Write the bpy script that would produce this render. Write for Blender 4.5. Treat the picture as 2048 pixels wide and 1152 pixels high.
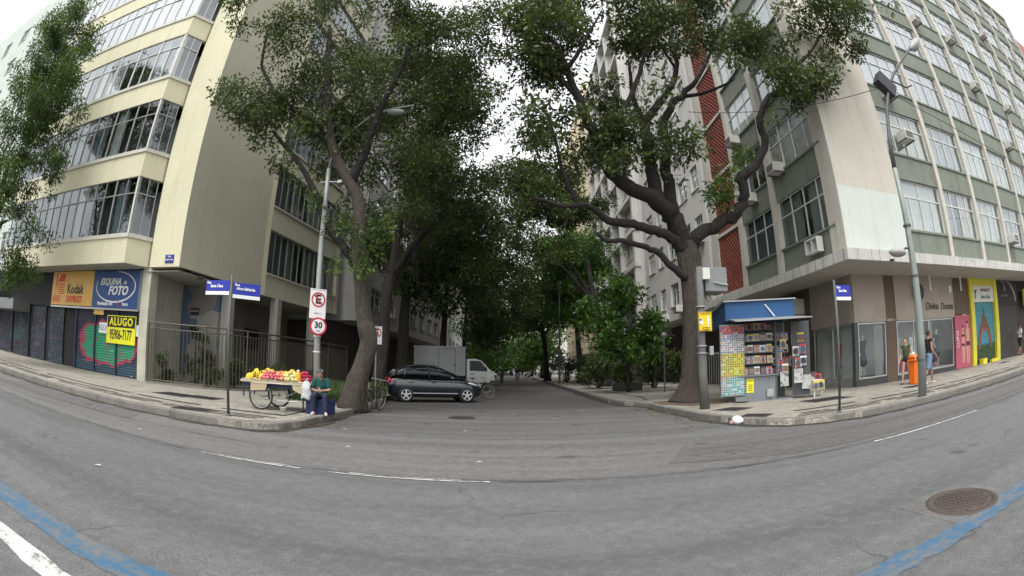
import bpy, bmesh, math, random
import numpy as np
from mathutils import Vector, Matrix
random.seed(7); RNG = np.random.default_rng(11)
scene = bpy.context.scene
for o in list(bpy.data.objects): bpy.data.objects.remove(o)
COL = scene.collection
rad = math.radians
# ------------------------------------------------------------------ camera (wide dash-camera lens: barrel projection)
K = (1.048104947526943, 0.06360363183981461, -0.10357450095022094, 0.10726182034329397)
PITCH, ROLL, YAW = 0.16917765914244717, -0.0043307575125099435, 0.008744983040581297
CAMH = 1.35
def cam_axis(d):
    x, y, z = d
    c, s = math.cos(ROLL), math.sin(ROLL); x, z = c*x + s*z, -s*x + c*z
    c, s = math.cos(PITCH), math.sin(PITCH); y, z = c*y - s*z, s*y + c*z
    c, s = math.cos(YAW), math.sin(YAW); x, y = c*x + s*y, -s*x + c*y
    return Vector((x, y, z))
cd = bpy.data.cameras.new('dash_camera'); cam = bpy.data.objects.new('dash_camera', cd); COL.objects.link(cam)
r_, u_, f_ = cam_axis((1,0,0)), cam_axis((0,0,1)), cam_axis((0,1,0))
cam.matrix_world = Matrix(((r_.x,u_.x,-f_.x,0),(r_.y,u_.y,-f_.y,0),(r_.z,u_.z,-f_.z,CAMH),(0,0,0,1)))
cd.type = 'PANO'; cd.sensor_width = 36; cd.sensor_height = 20.25; cd.sensor_fit = 'HORIZONTAL'; cd.clip_start = 0.05; cd.clip_end = 2000
for tgt in (cd, getattr(cd, 'cycles', None)):
    try:
        tgt.panorama_type = 'FISHEYE_LENS_POLYNOMIAL'; tgt.fisheye_fov = 3.4
        for i in range(5): setattr(tgt, 'fisheye_polynomial_k%d' % i, 0.0 if i == 0 else -K[i-1]/18.0**i)
    except Exception: pass
scene.camera = cam
# ------------------------------------------------------------------ sky, sun, exposure (bright overcast noon)
SUN_EL, SUN_AZ = rad(62), rad(200)          # azimuth measured from +Y clockwise: behind the camera, a little left
w = bpy.data.worlds.new('World'); scene.world = w; w.use_nodes = True
nt = w.node_tree; nt.nodes.clear()
sky = nt.nodes.new('ShaderNodeTexSky'); sky.sky_type = 'NISHITA'; sky.sun_disc = False
sky.sun_elevation = SUN_EL; sky.sun_rotation = SUN_AZ; sky.air_density = 1.0; sky.dust_density = 6.0; sky.ozone_density = 0.6
hs = nt.nodes.new('ShaderNodeHueSaturation'); hs.inputs['Saturation'].default_value = 0.10
bg = nt.nodes.new('ShaderNodeBackground'); bg.inputs['Strength'].default_value = 0.15
wo = nt.nodes.new('ShaderNodeOutputWorld')
ov = nt.nodes.new('ShaderNodeMix'); ov.data_type = 'RGBA'; ov.inputs[0].default_value = 0.55; ov.inputs[7].default_value = (3.75, 3.85, 3.9, 1)   # even cloud cover over the clear-sky gradient
nt.links.new(sky.outputs[0], hs.inputs['Color']); nt.links.new(hs.outputs[0], ov.inputs[6]); nt.links.new(ov.outputs[2], bg.inputs[0]); nt.links.new(bg.outputs[0], wo.inputs[0])
sl = bpy.data.lights.new('sun', 'SUN'); sl.energy = 0.5; sl.angle = rad(25); sl.color = (1, 0.97, 0.92)
so = bpy.data.objects.new('sun', sl); COL.objects.link(so)
sd = Vector((math.sin(SUN_AZ)*math.cos(SUN_EL), math.cos(SUN_AZ)*math.cos(SUN_EL), math.sin(SUN_EL)))
so.rotation_euler = sd.to_track_quat('Z', 'Y').to_euler(); so.location = (0, 0, 40)
vs = scene.view_settings; vs.view_transform = 'Standard'; vs.look = 'None'; vs.gamma = 1; vs.use_curve_mapping = False; vs.exposure = 1.45
scene.cycles.max_bounces = 8; scene.cycles.diffuse_bounces = 3; scene.cycles.glossy_bounces = 3; scene.cycles.transmission_bounces = 4; scene.cycles.transparent_max_bounces = 10
scene.cycles.use_denoising = True; scene.cycles.sample_clamp_indirect = 8
# ------------------------------------------------------------------ materials
MATS = {}
def N(nt, t, **kw):
    n = nt.nodes.new(t)
    for k, v in kw.items():
        if k in n.inputs: n.inputs[k].default_value = v
        else: setattr(n, k, v)
    return n
def L(nt, a, b): nt.links.new(a, b)
def c4(c): return (c[0], c[1], c[2], 1)
def mixc(nt, fac, a, b, mode='MIX'):
    m = N(nt, 'ShaderNodeMix', data_type='RGBA', blend_type=mode)
    for sock, val in ((m.inputs[0], fac), (m.inputs[6], a), (m.inputs[7], b)):
        if isinstance(val, (int, float)): sock.default_value = val
        elif isinstance(val, (tuple, list)): sock.default_value = c4(val)
        else: L(nt, val, sock)
    return m.outputs[2]
def ramp(nt, src, a, b):
    m = N(nt, 'ShaderNodeMapRange'); m.inputs[1].default_value = a; m.inputs[2].default_value = b; L(nt, src, m.inputs[0]); return m.outputs[0]
def noise(nt, vec, scale, detail=4, rough=.6):
    n = N(nt, 'ShaderNodeTexNoise'); n.inputs['Scale'].default_value = scale; n.inputs['Detail'].default_value = detail; n.inputs['Roughness'].default_value = rough
    L(nt, vec, n.inputs['Vector']); return n.outputs[0]
def mapping(nt, vec, sc, loc=(0,0,0), rot=(0,0,0)):
    m = N(nt, 'ShaderNodeMapping'); m.inputs['Scale'].default_value = sc; m.inputs['Location'].default_value = loc; m.inputs['Rotation'].default_value = rot
    L(nt, vec, m.inputs[0]); return m.outputs[0]
def newmat(name):
    m = bpy.data.materials.new(name); m.use_nodes = True; t = m.node_tree
    return m, t, t.nodes['Principled BSDF'], t.nodes['Material Output']
def pos(nt): return N(nt, 'ShaderNodeNewGeometry').outputs['Position']
def mth(nt, op, a, b=None):
    m = N(nt, 'ShaderNodeMath', operation=op)
    for i, v in enumerate((a, b)):
        if v is None: continue
        if isinstance(v, (int, float)): m.inputs[i].default_value = v
        else: L(nt, v, m.inputs[i])
    return m.outputs[0]
def bump(nt, bs, h, st, dist=.02):
    b = N(nt, 'ShaderNodeBump'); b.inputs['Strength'].default_value = st; b.inputs['Distance'].default_value = dist
    L(nt, h, b.inputs['Height']); L(nt, b.outputs[0], bs.inputs['Normal'])
def M(name, col=(.5,.5,.5), rough=.7, metal=0, var=.15, vs=2.0, bmp=.15, bsc=60, streak=0, spots=0, spec=.4, orand=0, coat=0, tile=0, stc=(.12,.115,.10), stk=(.45,.43,.38), ssc=1.0):
    if name in MATS: return MATS[name]
    m, t, b, o = newmat(name); MATS[name] = m
    p = pos(t)
    n1 = noise(t, p, vs, 5); n2 = noise(t, p, vs*9, 3)
    f = mth(t, 'ADD', mth(t, 'MULTIPLY', n1, .65), mth(t, 'MULTIPLY', n2, .35))
    f = ramp(t, f, .3, .7)
    c = mixc(t, f, tuple(max(0, x*(1-var)) for x in col), tuple(min(1, x*(1+var)) for x in col))
    if streak:
        s = noise(t, mapping(t, p, (2.2*ssc, 2.2*ssc, .13)), 1.6, 5, .65)
        c = mixc(t, mth(t, 'MULTIPLY', ramp(t, s, .52, .75), streak), c, tuple(x*y for x, y in zip(col, stk)))
    if spots:
        s = noise(t, p, 1.1, 6, .7)
        c = mixc(t, mth(t, 'MULTIPLY', ramp(t, s, .6, .68), spots), c, stc)
    if tile:
        br = N(t, 'ShaderNodeTexBrick'); br.inputs['Scale'].default_value = tile; br.inputs['Mortar Size'].default_value = .035; br.offset = 0
        br.inputs['Brick Width'].default_value = .5; br.inputs['Row Height'].default_value = .5
        br.inputs['Color1'].default_value = (1,1,1,1); br.inputs['Color2'].default_value = (.93,.93,.93,1); br.inputs['Mortar'].default_value = (.78,.78,.76,1)
        sep = N(t, 'ShaderNodeSeparateXYZ'); L(t, p, sep.inputs[0]); cmb = N(t, 'ShaderNodeCombineXYZ')
        L(t, mth(t, 'ADD', sep.outputs[0], sep.outputs[1]), cmb.inputs[0]); L(t, sep.outputs[2], cmb.inputs[1]); L(t, cmb.outputs[0], br.inputs['Vector'])
        c = mixc(t, 1.0, c, br.outputs[0], 'MULTIPLY')
    if orand:
        oi = N(t, 'ShaderNodeObjectInfo'); h = N(t, 'ShaderNodeHueSaturation')
        L(t, c, h.inputs['Color']); L(t, ramp2(t, oi.outputs['Random'], 1-orand, 1+orand), h.inputs['Value']); c = h.outputs[0]
    L(t, c, b.inputs['Base Color'])
    b.inputs['Metallic'].default_value = metal; b.inputs['Specular IOR Level'].default_value = spec
    if coat: b.inputs['Coat Weight'].default_value = coat; b.inputs['Coat Roughness'].default_value = .08
    L(t, ramp2(t, n2, max(0, rough-.08), min(1, rough+.08)), b.inputs['Roughness'])
    if bmp: bump(t, b, noise(t, p, bsc, 4), bmp, .01)
    return m
def ramp2(nt, src, lo, hi):
    m = N(nt, 'ShaderNodeMapRange'); m.inputs[3].default_value = lo; m.inputs[4].default_value = hi; L(nt, src, m.inputs[0]); return m.outputs[0]
def glass_mat(name, tint, gloss=.5, rough=.03, base=0.0):
    """window pane: a see-through pane mixed with a mirror, stronger at grazing angles"""
    if name in MATS: return MATS[name]
    m, t, b, o = newmat(name); MATS[name] = m; t.nodes.remove(b)
    tr = N(t, 'ShaderNodeBsdfTransparent'); tr.inputs[0].default_value = c4(tint)
    gl = N(t, 'ShaderNodeBsdfGlossy'); gl.inputs['Roughness'].default_value = rough; gl.inputs[0].default_value = (.95,.97,1,1)
    lw = N(t, 'ShaderNodeLayerWeight'); lw.inputs[0].default_value = .5; fr_ = mth(t, 'ADD', base+.03, mth(t, 'MULTIPLY', mth(t, 'POWER', lw.outputs['Facing'], 3.2), (gloss+.25)*(1-base)))
    n = noise(t, mapping(t, pos(t), (1,1,1)), .9, 2)
    bp = N(t, 'ShaderNodeBump'); bp.inputs['Strength'].default_value = .05; bp.inputs['Distance'].default_value = .05; L(t, n, bp.inputs['Height']); L(t, bp.outputs[0], gl.inputs['Normal'])
    mx = N(t, 'ShaderNodeMixShader'); L(t, fr_, mx.inputs[0]); L(t, tr.outputs[0], mx.inputs[1]); L(t, gl.outputs[0], mx.inputs[2]); L(t, mx.outputs[0], o.inputs[0])
    return m
# ------------------------------------------------------------------ mesh building
class MB:
    def __init__(s): s.v = []; s.f = []
    def add(s, vs, fs):
        k = len(s.v); s.v += [tuple(v) for v in vs]; s.f += [tuple(i+k for i in f) for f in fs]; return s
    def box(s, x0, x1, y0, y1, z0, z1):
        return s.add([(x0,y0,z0),(x1,y0,z0),(x1,y1,z0),(x0,y1,z0),(x0,y0,z1),(x1,y0,z1),(x1,y1,z1),(x0,y1,z1)], [(0,3,2,1),(4,5,6,7),(0,1,5,4),(1,2,6,5),(2,3,7,6),(3,0,4,7)])
    def bbox(s, x0, x1, y0, y1, z0, z1, b=.01):
        """box with chamfered vertical and horizontal edges"""
        bm = bmesh.new(); bmesh.ops.create_cube(bm, size=1)
        for v in bm.verts: v.co = Vector(((x0+x1)/2 + v.co.x*(x1-x0), (y0+y1)/2 + v.co.y*(y1-y0), (z0+z1)/2 + v.co.z*(z1-z0)))
        bmesh.ops.bevel(bm, geom=bm.edges[:], offset=b, segments=2, affect='EDGES', profile=.5)
        bm.verts.index_update(); s.add([v.co[:] for v in bm.verts], [[v.index for v in f.verts] for f in bm.faces]); bm.free(); return s
    def obox(s, c, size, R):
        a, b, d = [x/2 for x in size]; P = [Vector(p) for p in ((-a,-b,-d),(a,-b,-d),(a,b,-d),(-a,b,-d),(-a,-b,d),(a,-b,d),(a,b,d),(-a,b,d))]
        return s.add([tuple(Vector(c) + R @ p) for p in P], [(0,3,2,1),(4,5,6,7),(0,1,5,4),(1,2,6,5),(2,3,7,6),(3,0,4,7)])
    def prism(s, poly, z0, z1):
        n = len(poly)
        return s.add([(x,y,z0) for x,y in poly] + [(x,y,z1) for x,y in poly], [tuple(range(n))[::-1], tuple(range(n,2*n))] + [(i,(i+1)%n,(i+1)%n+n,i+n) for i in range(n)])
    def slab(s, poly, d, o, U, V, Nn):
        """polygon in the plane (U,V) at o, thickness d along Nn"""
        n = len(poly); o, U, V, Nn = Vector(o), Vector(U), Vector(V), Vector(Nn)
        A = [o+U*a+V*b for a,b in poly]; return s.add([p[:] for p in A]+[(p+Nn*d)[:] for p in A], [tuple(range(n))[::-1], tuple(range(n,2*n))] + [(i,(i+1)%n,(i+1)%n+n,i+n) for i in range(n)])
    def tube(s, pts, rs, n=8, cap=True):
        pts = [Vector(p) for p in pts]
        if isinstance(rs, (int,float)): rs = [rs]*len(pts)
        k = len(s.v); up = Vector((.013,.017,1)); prev = None
        for i, p in enumerate(pts):
            d = (pts[min(i+1,len(pts)-1)] - pts[max(i-1,0)]).normalized()
            if prev is None:
                a = d.cross(up if abs(d.z) < .9 else Vector((1,.01,0))).normalized()
            else: a = (prev - d*prev.dot(d)).normalized()
            prev = a; b = d.cross(a)
            for j in range(n):
                t = 2*math.pi*j/n; s.v.append(tuple(p + (a*math.cos(t) + b*math.sin(t))*rs[i]))
        for i in range(len(pts)-1):
            for j in range(n):
                s.f.append((k+i*n+j, k+i*n+(j+1)%n, k+(i+1)*n+(j+1)%n, k+(i+1)*n+j))
        if cap: s.f.append(tuple(k+j for j in range(n))[::-1]); s.f.append(tuple(k+(len(pts)-1)*n+j for j in range(n)))
        return s
    def ell(s, c, r, n=12, m=8, R=None):
        if isinstance(r, (int,float)): r = (r,r,r)
        k = len(s.v); c = Vector(c)
        V = [Vector((0,0,-r[2]))]
        for i in range(1, m):
            ph = math.pi*i/m - math.pi/2
            for j in range(n): V.append(Vector((r[0]*math.cos(ph)*math.cos(2*math.pi*j/n), r[1]*math.cos(ph)*math.sin(2*math.pi*j/n), r[2]*math.sin(ph))))
        V.append(Vector((0,0,r[2])))
        F = [(0, 1+(j+1)%n, 1+j) for j in range(n)]
        for i in range(m-2):
            for j in range(n): F.append((1+i*n+j, 1+i*n+(j+1)%n, 1+(i+1)*n+(j+1)%n, 1+(i+1)*n+j))
        e = len(V)-1; F += [(e, 1+(m-2)*n+j, 1+(m-2)*n+(j+1)%n) for j in range(n)]
        return s.add([tuple(c + (R @ v if R else v)) for v in V], F)
    def lathe(s, prof, n=20, o=(0,0,0), ax='Z'):
        """profile of (radius, height); axis Z, or Y for wheels"""
        k = len(s.v)
        for (r, h) in prof:
            for j in range(n):
                t = 2*math.pi*j/n; a, b = r*math.cos(t), r*math.sin(t)
                s.v.append((o[0]+a, o[1]+b, o[2]+h) if ax == 'Z' else (o[0]+a, o[1]+h, o[2]+b))
        for i in range(len(prof)-1):
            for j in range(n):
                q = (k+i*n+j, k+i*n+(j+1)%n, k+(i+1)*n+(j+1)%n, k+(i+1)*n+j); s.f.append(q if ax == 'Z' else q[::-1])
        return s
    def mesh(s, name, mat, smooth=False):
        me = bpy.data.meshes.new(name); me.from_pydata(s.v, [], s.f); me.materials.append(mat)
        if smooth: me.polygons.foreach_set('use_smooth', [True]*len(me.polygons))
        me.update(); return me
    def build(s, name, mat, parent=None, smooth=False, auto=False):
        o = bpy.data.objects.new(name, s.mesh(name, mat, smooth)); COL.objects.link(o); o.parent = parent
        if auto:
            try: o.data.set_sharp_from_angle(angle=rad(38))
            except Exception: pass
        return o
def link(name, me, parent=None, loc=(0,0,0), rot=(0,0,0), scale=None):
    o = bpy.data.objects.new(name, me); COL.objects.link(o); o.parent = parent; o.location = loc; o.rotation_euler = rot
    if scale: o.scale = scale
    return o
def thing(name, label, cat, loc=(0,0,0), rz=0, group=None):
    o = bpy.data.objects.new(name, None); COL.objects.link(o); o.location = loc; o.rotation_euler = (0,0,rz); o.empty_display_size = .1
    return tag(o, label, cat, group)
def tag(o, label, cat, group=None):
    o['label'] = label; o['category'] = cat
    if group: o['group'] = group
    return o
def struct(name, mb, m, smooth=False):
    o = mb.build(name, m, None, smooth); o['kind'] = 'structure'; return o
def stuff(o): o['kind'] = 'stuff'; return o
def copy_tree(o, parent=None):
    c = o.copy(); COL.objects.link(c); c.parent = parent
    for ch in list(o.children): copy_tree(ch, c)
    return c
TMP = bpy.data.scenes.new('workshop')      # where helper shapes are evaluated before they are linked
def tdg():
    with bpy.context.temp_override(scene=TMP, view_layer=TMP.view_layers[0]):
        dg = bpy.context.evaluated_depsgraph_get(); dg.update(); return dg
def text_mesh(txt, size, bold=0, shear=0, depth=.004, spacing=1):
    cu = bpy.data.curves.new('t', 'FONT'); cu.body = txt; cu.size = size; cu.align_x = 'CENTER'; cu.align_y = 'CENTER'; cu.offset = bold; cu.shear = shear; cu.extrude = depth; cu.space_character = spacing; cu.resolution_u = 2
    ob = bpy.data.objects.new('t', cu); TMP.collection.objects.link(ob); dg = tdg()
    me = bpy.data.meshes.new_from_object(ob.evaluated_get(dg)); bpy.data.objects.remove(ob); bpy.data.curves.remove(cu)
    return me
def lettering(txt, size, mat, parent, loc, rz=0, bold=0, shear=0, sx=1, name='lettering', spacing=1, roll=0):
    """flat raised letters standing upright, facing -Y before the turn rz"""
    me = text_mesh(txt, size, bold, shear, spacing=spacing); me.materials.clear(); me.materials.append(mat)
    o = link(name, me, parent, loc); o.rotation_euler = (rad(90), roll, rz); o.scale = (sx, 1, 1); o['kind'] = 'stuff'; return o
class FR:
    """a facade's own frame: u along the wall, z up, d outwards"""
    def __init__(s, o, u): s.o = Vector((o[0],o[1],0)); s.u = Vector((u[0],u[1],0)).normalized(); s.n = Vector((s.u.y,-s.u.x,0)); s.rz = math.atan2(s.u.y, s.u.x)
    def p(s, u, z, d=0): q = s.o + s.u*u + s.n*d; return (q.x, q.y, z)
    def box(s, mb, u0, u1, z0, z1, d0, d1):
        return mb.add([s.p(u0,z0,d1),s.p(u1,z0,d1),s.p(u1,z0,d0),s.p(u0,z0,d0),s.p(u0,z1,d1),s.p(u1,z1,d1),s.p(u1,z1,d0),s.p(u0,z1,d0)], [(0,3,2,1),(4,5,6,7),(0,1,5,4),(1,2,6,5),(2,3,7,6),(3,0,4,7)])
# ================================================================== SETTING
def asphalt(name, col, brown=0.0):
    m, t, b, o = newmat(name); p = pos(t)
    big = noise(t, mapping(t, p, (.12,.5,1)), 1.0, 5, .6); mid = noise(t, p, 2.3, 6, .7); fine = noise(t, p, 38, 5, .95)
    vo = N(t, 'ShaderNodeTexVoronoi'); vo.inputs['Scale'].default_value = 60; L(t, p, vo.inputs['Vector'])
    c = mixc(t, ramp(t, big, .3, .7), tuple(x*.82 for x in col), tuple(x*1.12 for x in col))
    c = mixc(t, mth(t, 'MULTIPLY', ramp(t, mid, .45, .75), .5), c, tuple(x*.72 for x in col))
    c = mixc(t, mth(t, 'MULTIPLY', ramp(t, fine, .5, .72), .8), c, tuple(min(1,x*2.3) for x in col))
    c = mixc(t, mth(t, 'MULTIPLY', ramp(t, fine, .48, .28), .85), c, tuple(x*.35 for x in col))
    trk = noise(t, mapping(t, p, (.05,1.15,1), (1,2,0)), 1.0, 3, .5); c = mixc(t, mth(t, 'MULTIPLY', ramp(t, trk, .42, .66), .7), c, tuple(x*.6 for x in col))
    blot = noise(t, p, 7, 5, .75); c = mixc(t, mth(t, 'MULTIPLY', ramp(t, blot, .5, .72), .55), c, tuple(min(1,x*1.5) for x in col)); c = mixc(t, mth(t, 'MULTIPLY', ramp(t, blot, .46, .3), .5), c, tuple(x*.55 for x in col))
    oil = N(t, 'ShaderNodeTexVoronoi'); oil.inputs['Scale'].default_value = .8; L(t, p, oil.inputs['Vector']); c = mixc(t, mth(t, 'MULTIPLY', ramp(t, mth(t, 'ADD', oil.outputs['Distance'], mth(t, 'MULTIPLY', mid, .25)), .27, .17), .75), c, tuple(x*.35 for x in col))
    stain = noise(t, mapping(t, p, (.5,.9,1), (3,7,0)), .8, 6, .65)
    c = mixc(t, mth(t, 'MULTIPLY', ramp(t, stain, .56, .72), .4), c, tuple(x*.5 for x in col))
    # hairline cracks: thin edges of large warped cells
    wv = N(t, 'ShaderNodeVectorMath', operation='ADD'); nn = N(t, 'ShaderNodeTexNoise'); nn.inputs['Scale'].default_value = 1.3; L(t, p, nn.inputs['Vector'])
    L(t, p, wv.inputs[0]); L(t, nn.outputs['Color'], wv.inputs[1])
    cr = N(t, 'ShaderNodeTexVoronoi'); cr.feature = 'DISTANCE_TO_EDGE'; cr.inputs['Scale'].default_value = .38; L(t, wv.outputs[0], cr.inputs['Vector'])
    gate = ramp(t, noise(t, p, .35, 2), .5, .6)
    c = mixc(t, mth(t, 'MULTIPLY', mth(t, 'MULTIPLY', ramp(t, cr.outputs['Distance'], .008, .0), gate), .7), c, tuple(x*.3 for x in col))
    L(t, c, b.inputs['Base Color']); b.inputs['Roughness'].default_value = .82; b.inputs['Specular IOR Level'].default_value = .35
    h = mth(t, 'ADD', mth(t, 'MULTIPLY', fine, .7), vo.outputs['Distance']); bump(t, b, h, .55, .012)
    MATS[name] = m; return m
def mosaic(name, col, col2, sc=13):
    m, t, b, o = newmat(name); p = pos(t)
    vo = N(t, 'ShaderNodeTexVoronoi'); vo.inputs['Scale'].default_value = sc; L(t, p, vo.inputs['Vector'])
    ve = N(t, 'ShaderNodeTexVoronoi'); ve.feature = 'DISTANCE_TO_EDGE'; ve.inputs['Scale'].default_value = sc; L(t, p, ve.inputs['Vector'])
    s = N(t, 'ShaderNodeSeparateColor'); L(t, vo.outputs['Color'], s.inputs[0])
    c = mixc(t, s.outputs[0], tuple(x*.72 for x in col), tuple(x*1.2 for x in col))
    n = noise(t, p, .8, 6, .7); c = mixc(t, ramp(t, n, .42, .72), c, col2)
    d = noise(t, p, 2.7, 5, .7); c = mixc(t, mth(t, 'MULTIPLY', ramp(t, d, .58, .72), .7), c, tuple(x*.4 for x in col2))
    c = mixc(t, mth(t, 'MULTIPLY', ramp(t, ve.outputs['Distance'], .09, .02), .75), c, tuple(x*.4 for x in col))
    L(t, c, b.inputs['Base Color']); b.inputs['Roughness'].default_value = .8
    bump(t, b, ramp(t, ve.outputs['Distance'], 0, .2), .5, .01); MATS[name] = m; return m
ASPH = asphalt('asphalt_main', (.115,.116,.117)); ASPH2 = asphalt('asphalt_side', (.10,.096,.092)); ASPH3 = asphalt('asphalt_patch', (.106,.104,.104))
ASPH4 = asphalt('asphalt_pale', (.128,.126,.123))
STONE = mosaic('mosaic_pale', (.32,.30,.255), (.20,.185,.15)); BLACKSTONE = mosaic('mosaic_dark', (.022,.022,.022), (.045,.042,.036))
KERB = M('kerb_granite', (.15,.14,.125), .85, var=.35, vs=3, bmp=.5, bsc=30, spots=.6)
struct('ground', MB().box(-400,400,-60,400,-.5,-.03), M('far_ground', (.12,.115,.1), .9))
struct('main_road', MB().box(-120,120,-12,9.6,-.4,0), ASPH)
struct('side_street', MB().prism([(-12,9.605),(12,9.605),(12,180),(-12,180)], -.4, .0), ASPH2)
MB_ = MB()
def sheet(poly, z=.004):
    n = len(poly); return MB().add([(x,y,z) for x,y in poly], [tuple(range(n))])
o = sheet([(-60,5.75),(60,5.75),(60,8.9),(-60,8.9)]).build('road_gutter_lane', ASPH4); o['kind'] = 'structure'
o = sheet([(2.2,6.35),(4.2,5.95),(9,6.0),(17,6.2),(14,7.3),(9,7.6),(5,7.8),(2.9,7.6)], .008).build('road_patch', ASPH3); o['kind'] = 'structure'
o = sheet([(-13.5,6.6),(-7.2,6.9),(-7.6,7.9),(-13,7.8)], .008).build('road_patch', ASPH3); o['kind'] = 'structure'
o = sheet([(-3.6,9.3),(1.2,9.2),(3.9,9.3),(4.2,12),(2,13),(-2.5,12.6)], .004).build('road_patch', asphalt('asphalt_warm', (.108,.105,.101))); o['kind'] = 'structure'
# worn paint
def paint(name, col, wear):
    m, t, b, o = newmat(name); p = pos(t)
    n = noise(t, p, 9, 6, .75); n2 = noise(t, mapping(t, p, (.7,4,1)), 2, 4)
    c = mixc(t, mth(t, 'MULTIPLY', ramp(t, mth(t, 'ADD', mth(t,'MULTIPLY',n,.6), mth(t,'MULTIPLY',n2,.4)), wear+.06, wear-.06), 1.0), col, (.12,.12,.12))
    L(t, c, b.inputs['Base Color']); b.inputs['Roughness'].default_value = .7; bump(t, b, noise(t, p, 85), .4, .01); MATS[name] = m; return m
WHITEP, BLUEP = paint('road_paint_white', (.58,.58,.54), .46), paint('road_paint_blue', (.035,.10,.175), .485)
def ragged(x0, x1, y0, y1, z, step=.25, jit=.02):
    a = np.arange(x0, x1+.01, step); mb = MB(); vs = []
    for x in a: vs += [(x, y0+random.uniform(-jit,jit), z), (x, y1+random.uniform(-jit,jit), z)]
    return mb.add(vs, [(2*i,2*i+2,2*i+3,2*i+1) for i in range(len(a)-1)])
def marking(name, mb, m): o = mb.build(name, m); o['kind'] = 'structure'; return o
for (a, b_) in ((-4.2,-2.42),(-2.2,-.12)):
    marking('lane_line', ragged(a, b_, 5.62, 5.655, .0085, .2, .008), WHITEP); marking('lane_line', ragged(a+.25, b_-.25, 5.70, 5.72, .0085, .2, .006), WHITEP)
marking('lane_line', ragged(5.5, 9.0, 5.60, 5.65, .009, .2, .005), WHITEP)
marking('blue_lane_line', ragged(-14, -1.75, 1.82, 2.1, .005, .12, .018), BLUEP); marking('blue_lane_line', ragged(1.6, 12, 1.88, 2.1, .005, .12, .03), BLUEP)
marking('white_lane_line', ragged(-9, -2.0, 1.36, 1.56, .005), WHITEP)
SEAM = M('tar_seam', (.05,.049,.047), .8)
for a, b_, y_, w_ in ((-.1,5.4,5.66,.006),(-26,-4.3,5.62,.006),(-22,-3.2,6.95,.009),(3.0,15,7.2,.008),(9.1,20,5.64,.005)):
    marking('road_seam', ragged(a, b_, y_-w_, y_+w_, .0092, .3, .012), SEAM)
# pavements with kerb
PL_ = [(-70,8.2),(-5.3,8.2),(-4.75,8.32),(-4.45,8.65),(-4.28,9.3),(-4.25,10.5),(-4.3,14.5),(-4.6,17),(-4.9,19),(-5.0,24),(-5.0,120),(-70,120)]
PR_ = [(70,8.2),(70,120),(4.0,120),(4.0,26),(3.95,18.5),(4.25,17.0),(4.75,16.2),(4.8,13),(4.85,11.5),(5.0,10.3),(5.25,9.5),(5.75,8.75),(6.5,8.35),(7.5,8.2)]
pav_l = struct('pavement_left', MB().prism(PL_, -.3, .14), STONE); pav_r = struct('pavement_right', MB().prism(PR_[::-1][::-1], -.3, .14), STONE)
def kerb_run(parent, pts, wid=.2):
    """kerb stones laid one after another along the pavement edge"""
    P = [Vector((x,y,0)) for x,y in pts]; seg = [0]
    for a, b in zip(P, P[1:]): seg.append(seg[-1]+(b-a).length)
    def at(s):
        for i in range(len(P)-1):
            if s <= seg[i+1]: return P[i].lerp(P[i+1], (s-seg[i])/(seg[i+1]-seg[i]))
        return P[-1]
    s = 0; stn = None
    while s < seg[-1]-.05:
        ln = random.uniform(.75,1.05); a, b = at(s), at(min(s+ln-.012, seg[-1])); d = b-a; ang = math.atan2(d.y,d.x); l = d.length
        if l < .1: break
        if stn is None:
            mb = MB().bbox(0,1,-.02,wid,-.12,.155,.025); stn = mb.mesh('kerb_stone', KERB)
        link('kerb_stone', stn, parent, (a.x,a.y,random.uniform(-.006,.006)), (random.uniform(-.012,.012),0,ang+random.uniform(-.01,.01)), (l,1,1)); s += ln
kerb_run(pav_l, [(-32,8.2),(-5.3,8.2),(-4.75,8.32),(-4.45,8.65),(-4.28,9.3),(-4.25,10.5),(-4.3,14.5),(-4.6,17),(-4.9,19),(-5.0,24),(-5.0,45)])
kerb_run(pav_r, [(4.0,50),(4.0,26),(3.95,18.5),(4.25,17.0),(4.75,16.2),(4.8,13),(4.85,11.5),(5.0,10.3),(5.25,9.5),(5.75,8.75),(6.5,8.35),(7.5,8.2),(34,8.2)])
# dirt gathered in the gutters
DIRT = asphalt('gutter_dirt', (.045,.04,.035))
def gutter(pts, side, wd=.3):
    vs = []; P = []
    for (a, b) in zip(pts, pts[1:]):
        n = max(1, int((Vector(b)-Vector(a)).length/.4)); P += [Vector(a).lerp(Vector(b), i/n) for i in range(n)]
    P.append(Vector(pts[-1]))
    for i, p in enumerate(P):
        d = (P[min(i+1,len(P)-1)]-P[max(i-1,0)]).normalized(); nn = Vector((-d.y,d.x))*side; q = p+nn*(wd*random.uniform(.35,1.1)); p2 = p-nn*.08; vs += [(p2.x,p2.y,.012),(q.x,q.y,.012)]
    o = MB().add(vs, [(2*i,2*i+1,2*i+3,2*i+2) if side < 0 else (2*i,2*i+2,2*i+3,2*i+1) for i in range(len(P)-1)]).build('gutter', DIRT); o['kind'] = 'structure'
gutter([(-40,8.2),(-5.3,8.2),(-4.75,8.32),(-4.45,8.65),(-4.28,9.3),(-4.25,10.5),(-4.3,14.5),(-4.6,17),(-4.9,19),(-5.0,24)], -1)
gutter([(4.0,40),(4.0,26),(3.95,18.5),(4.25,17.0),(4.75,16.2),(4.8,13),(4.85,11.5),(5.0,10.3),(5.25,9.5),(5.75,8.75),(6.5,8.35),(7.5,8.2),(40,8.2)], -1)
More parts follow.
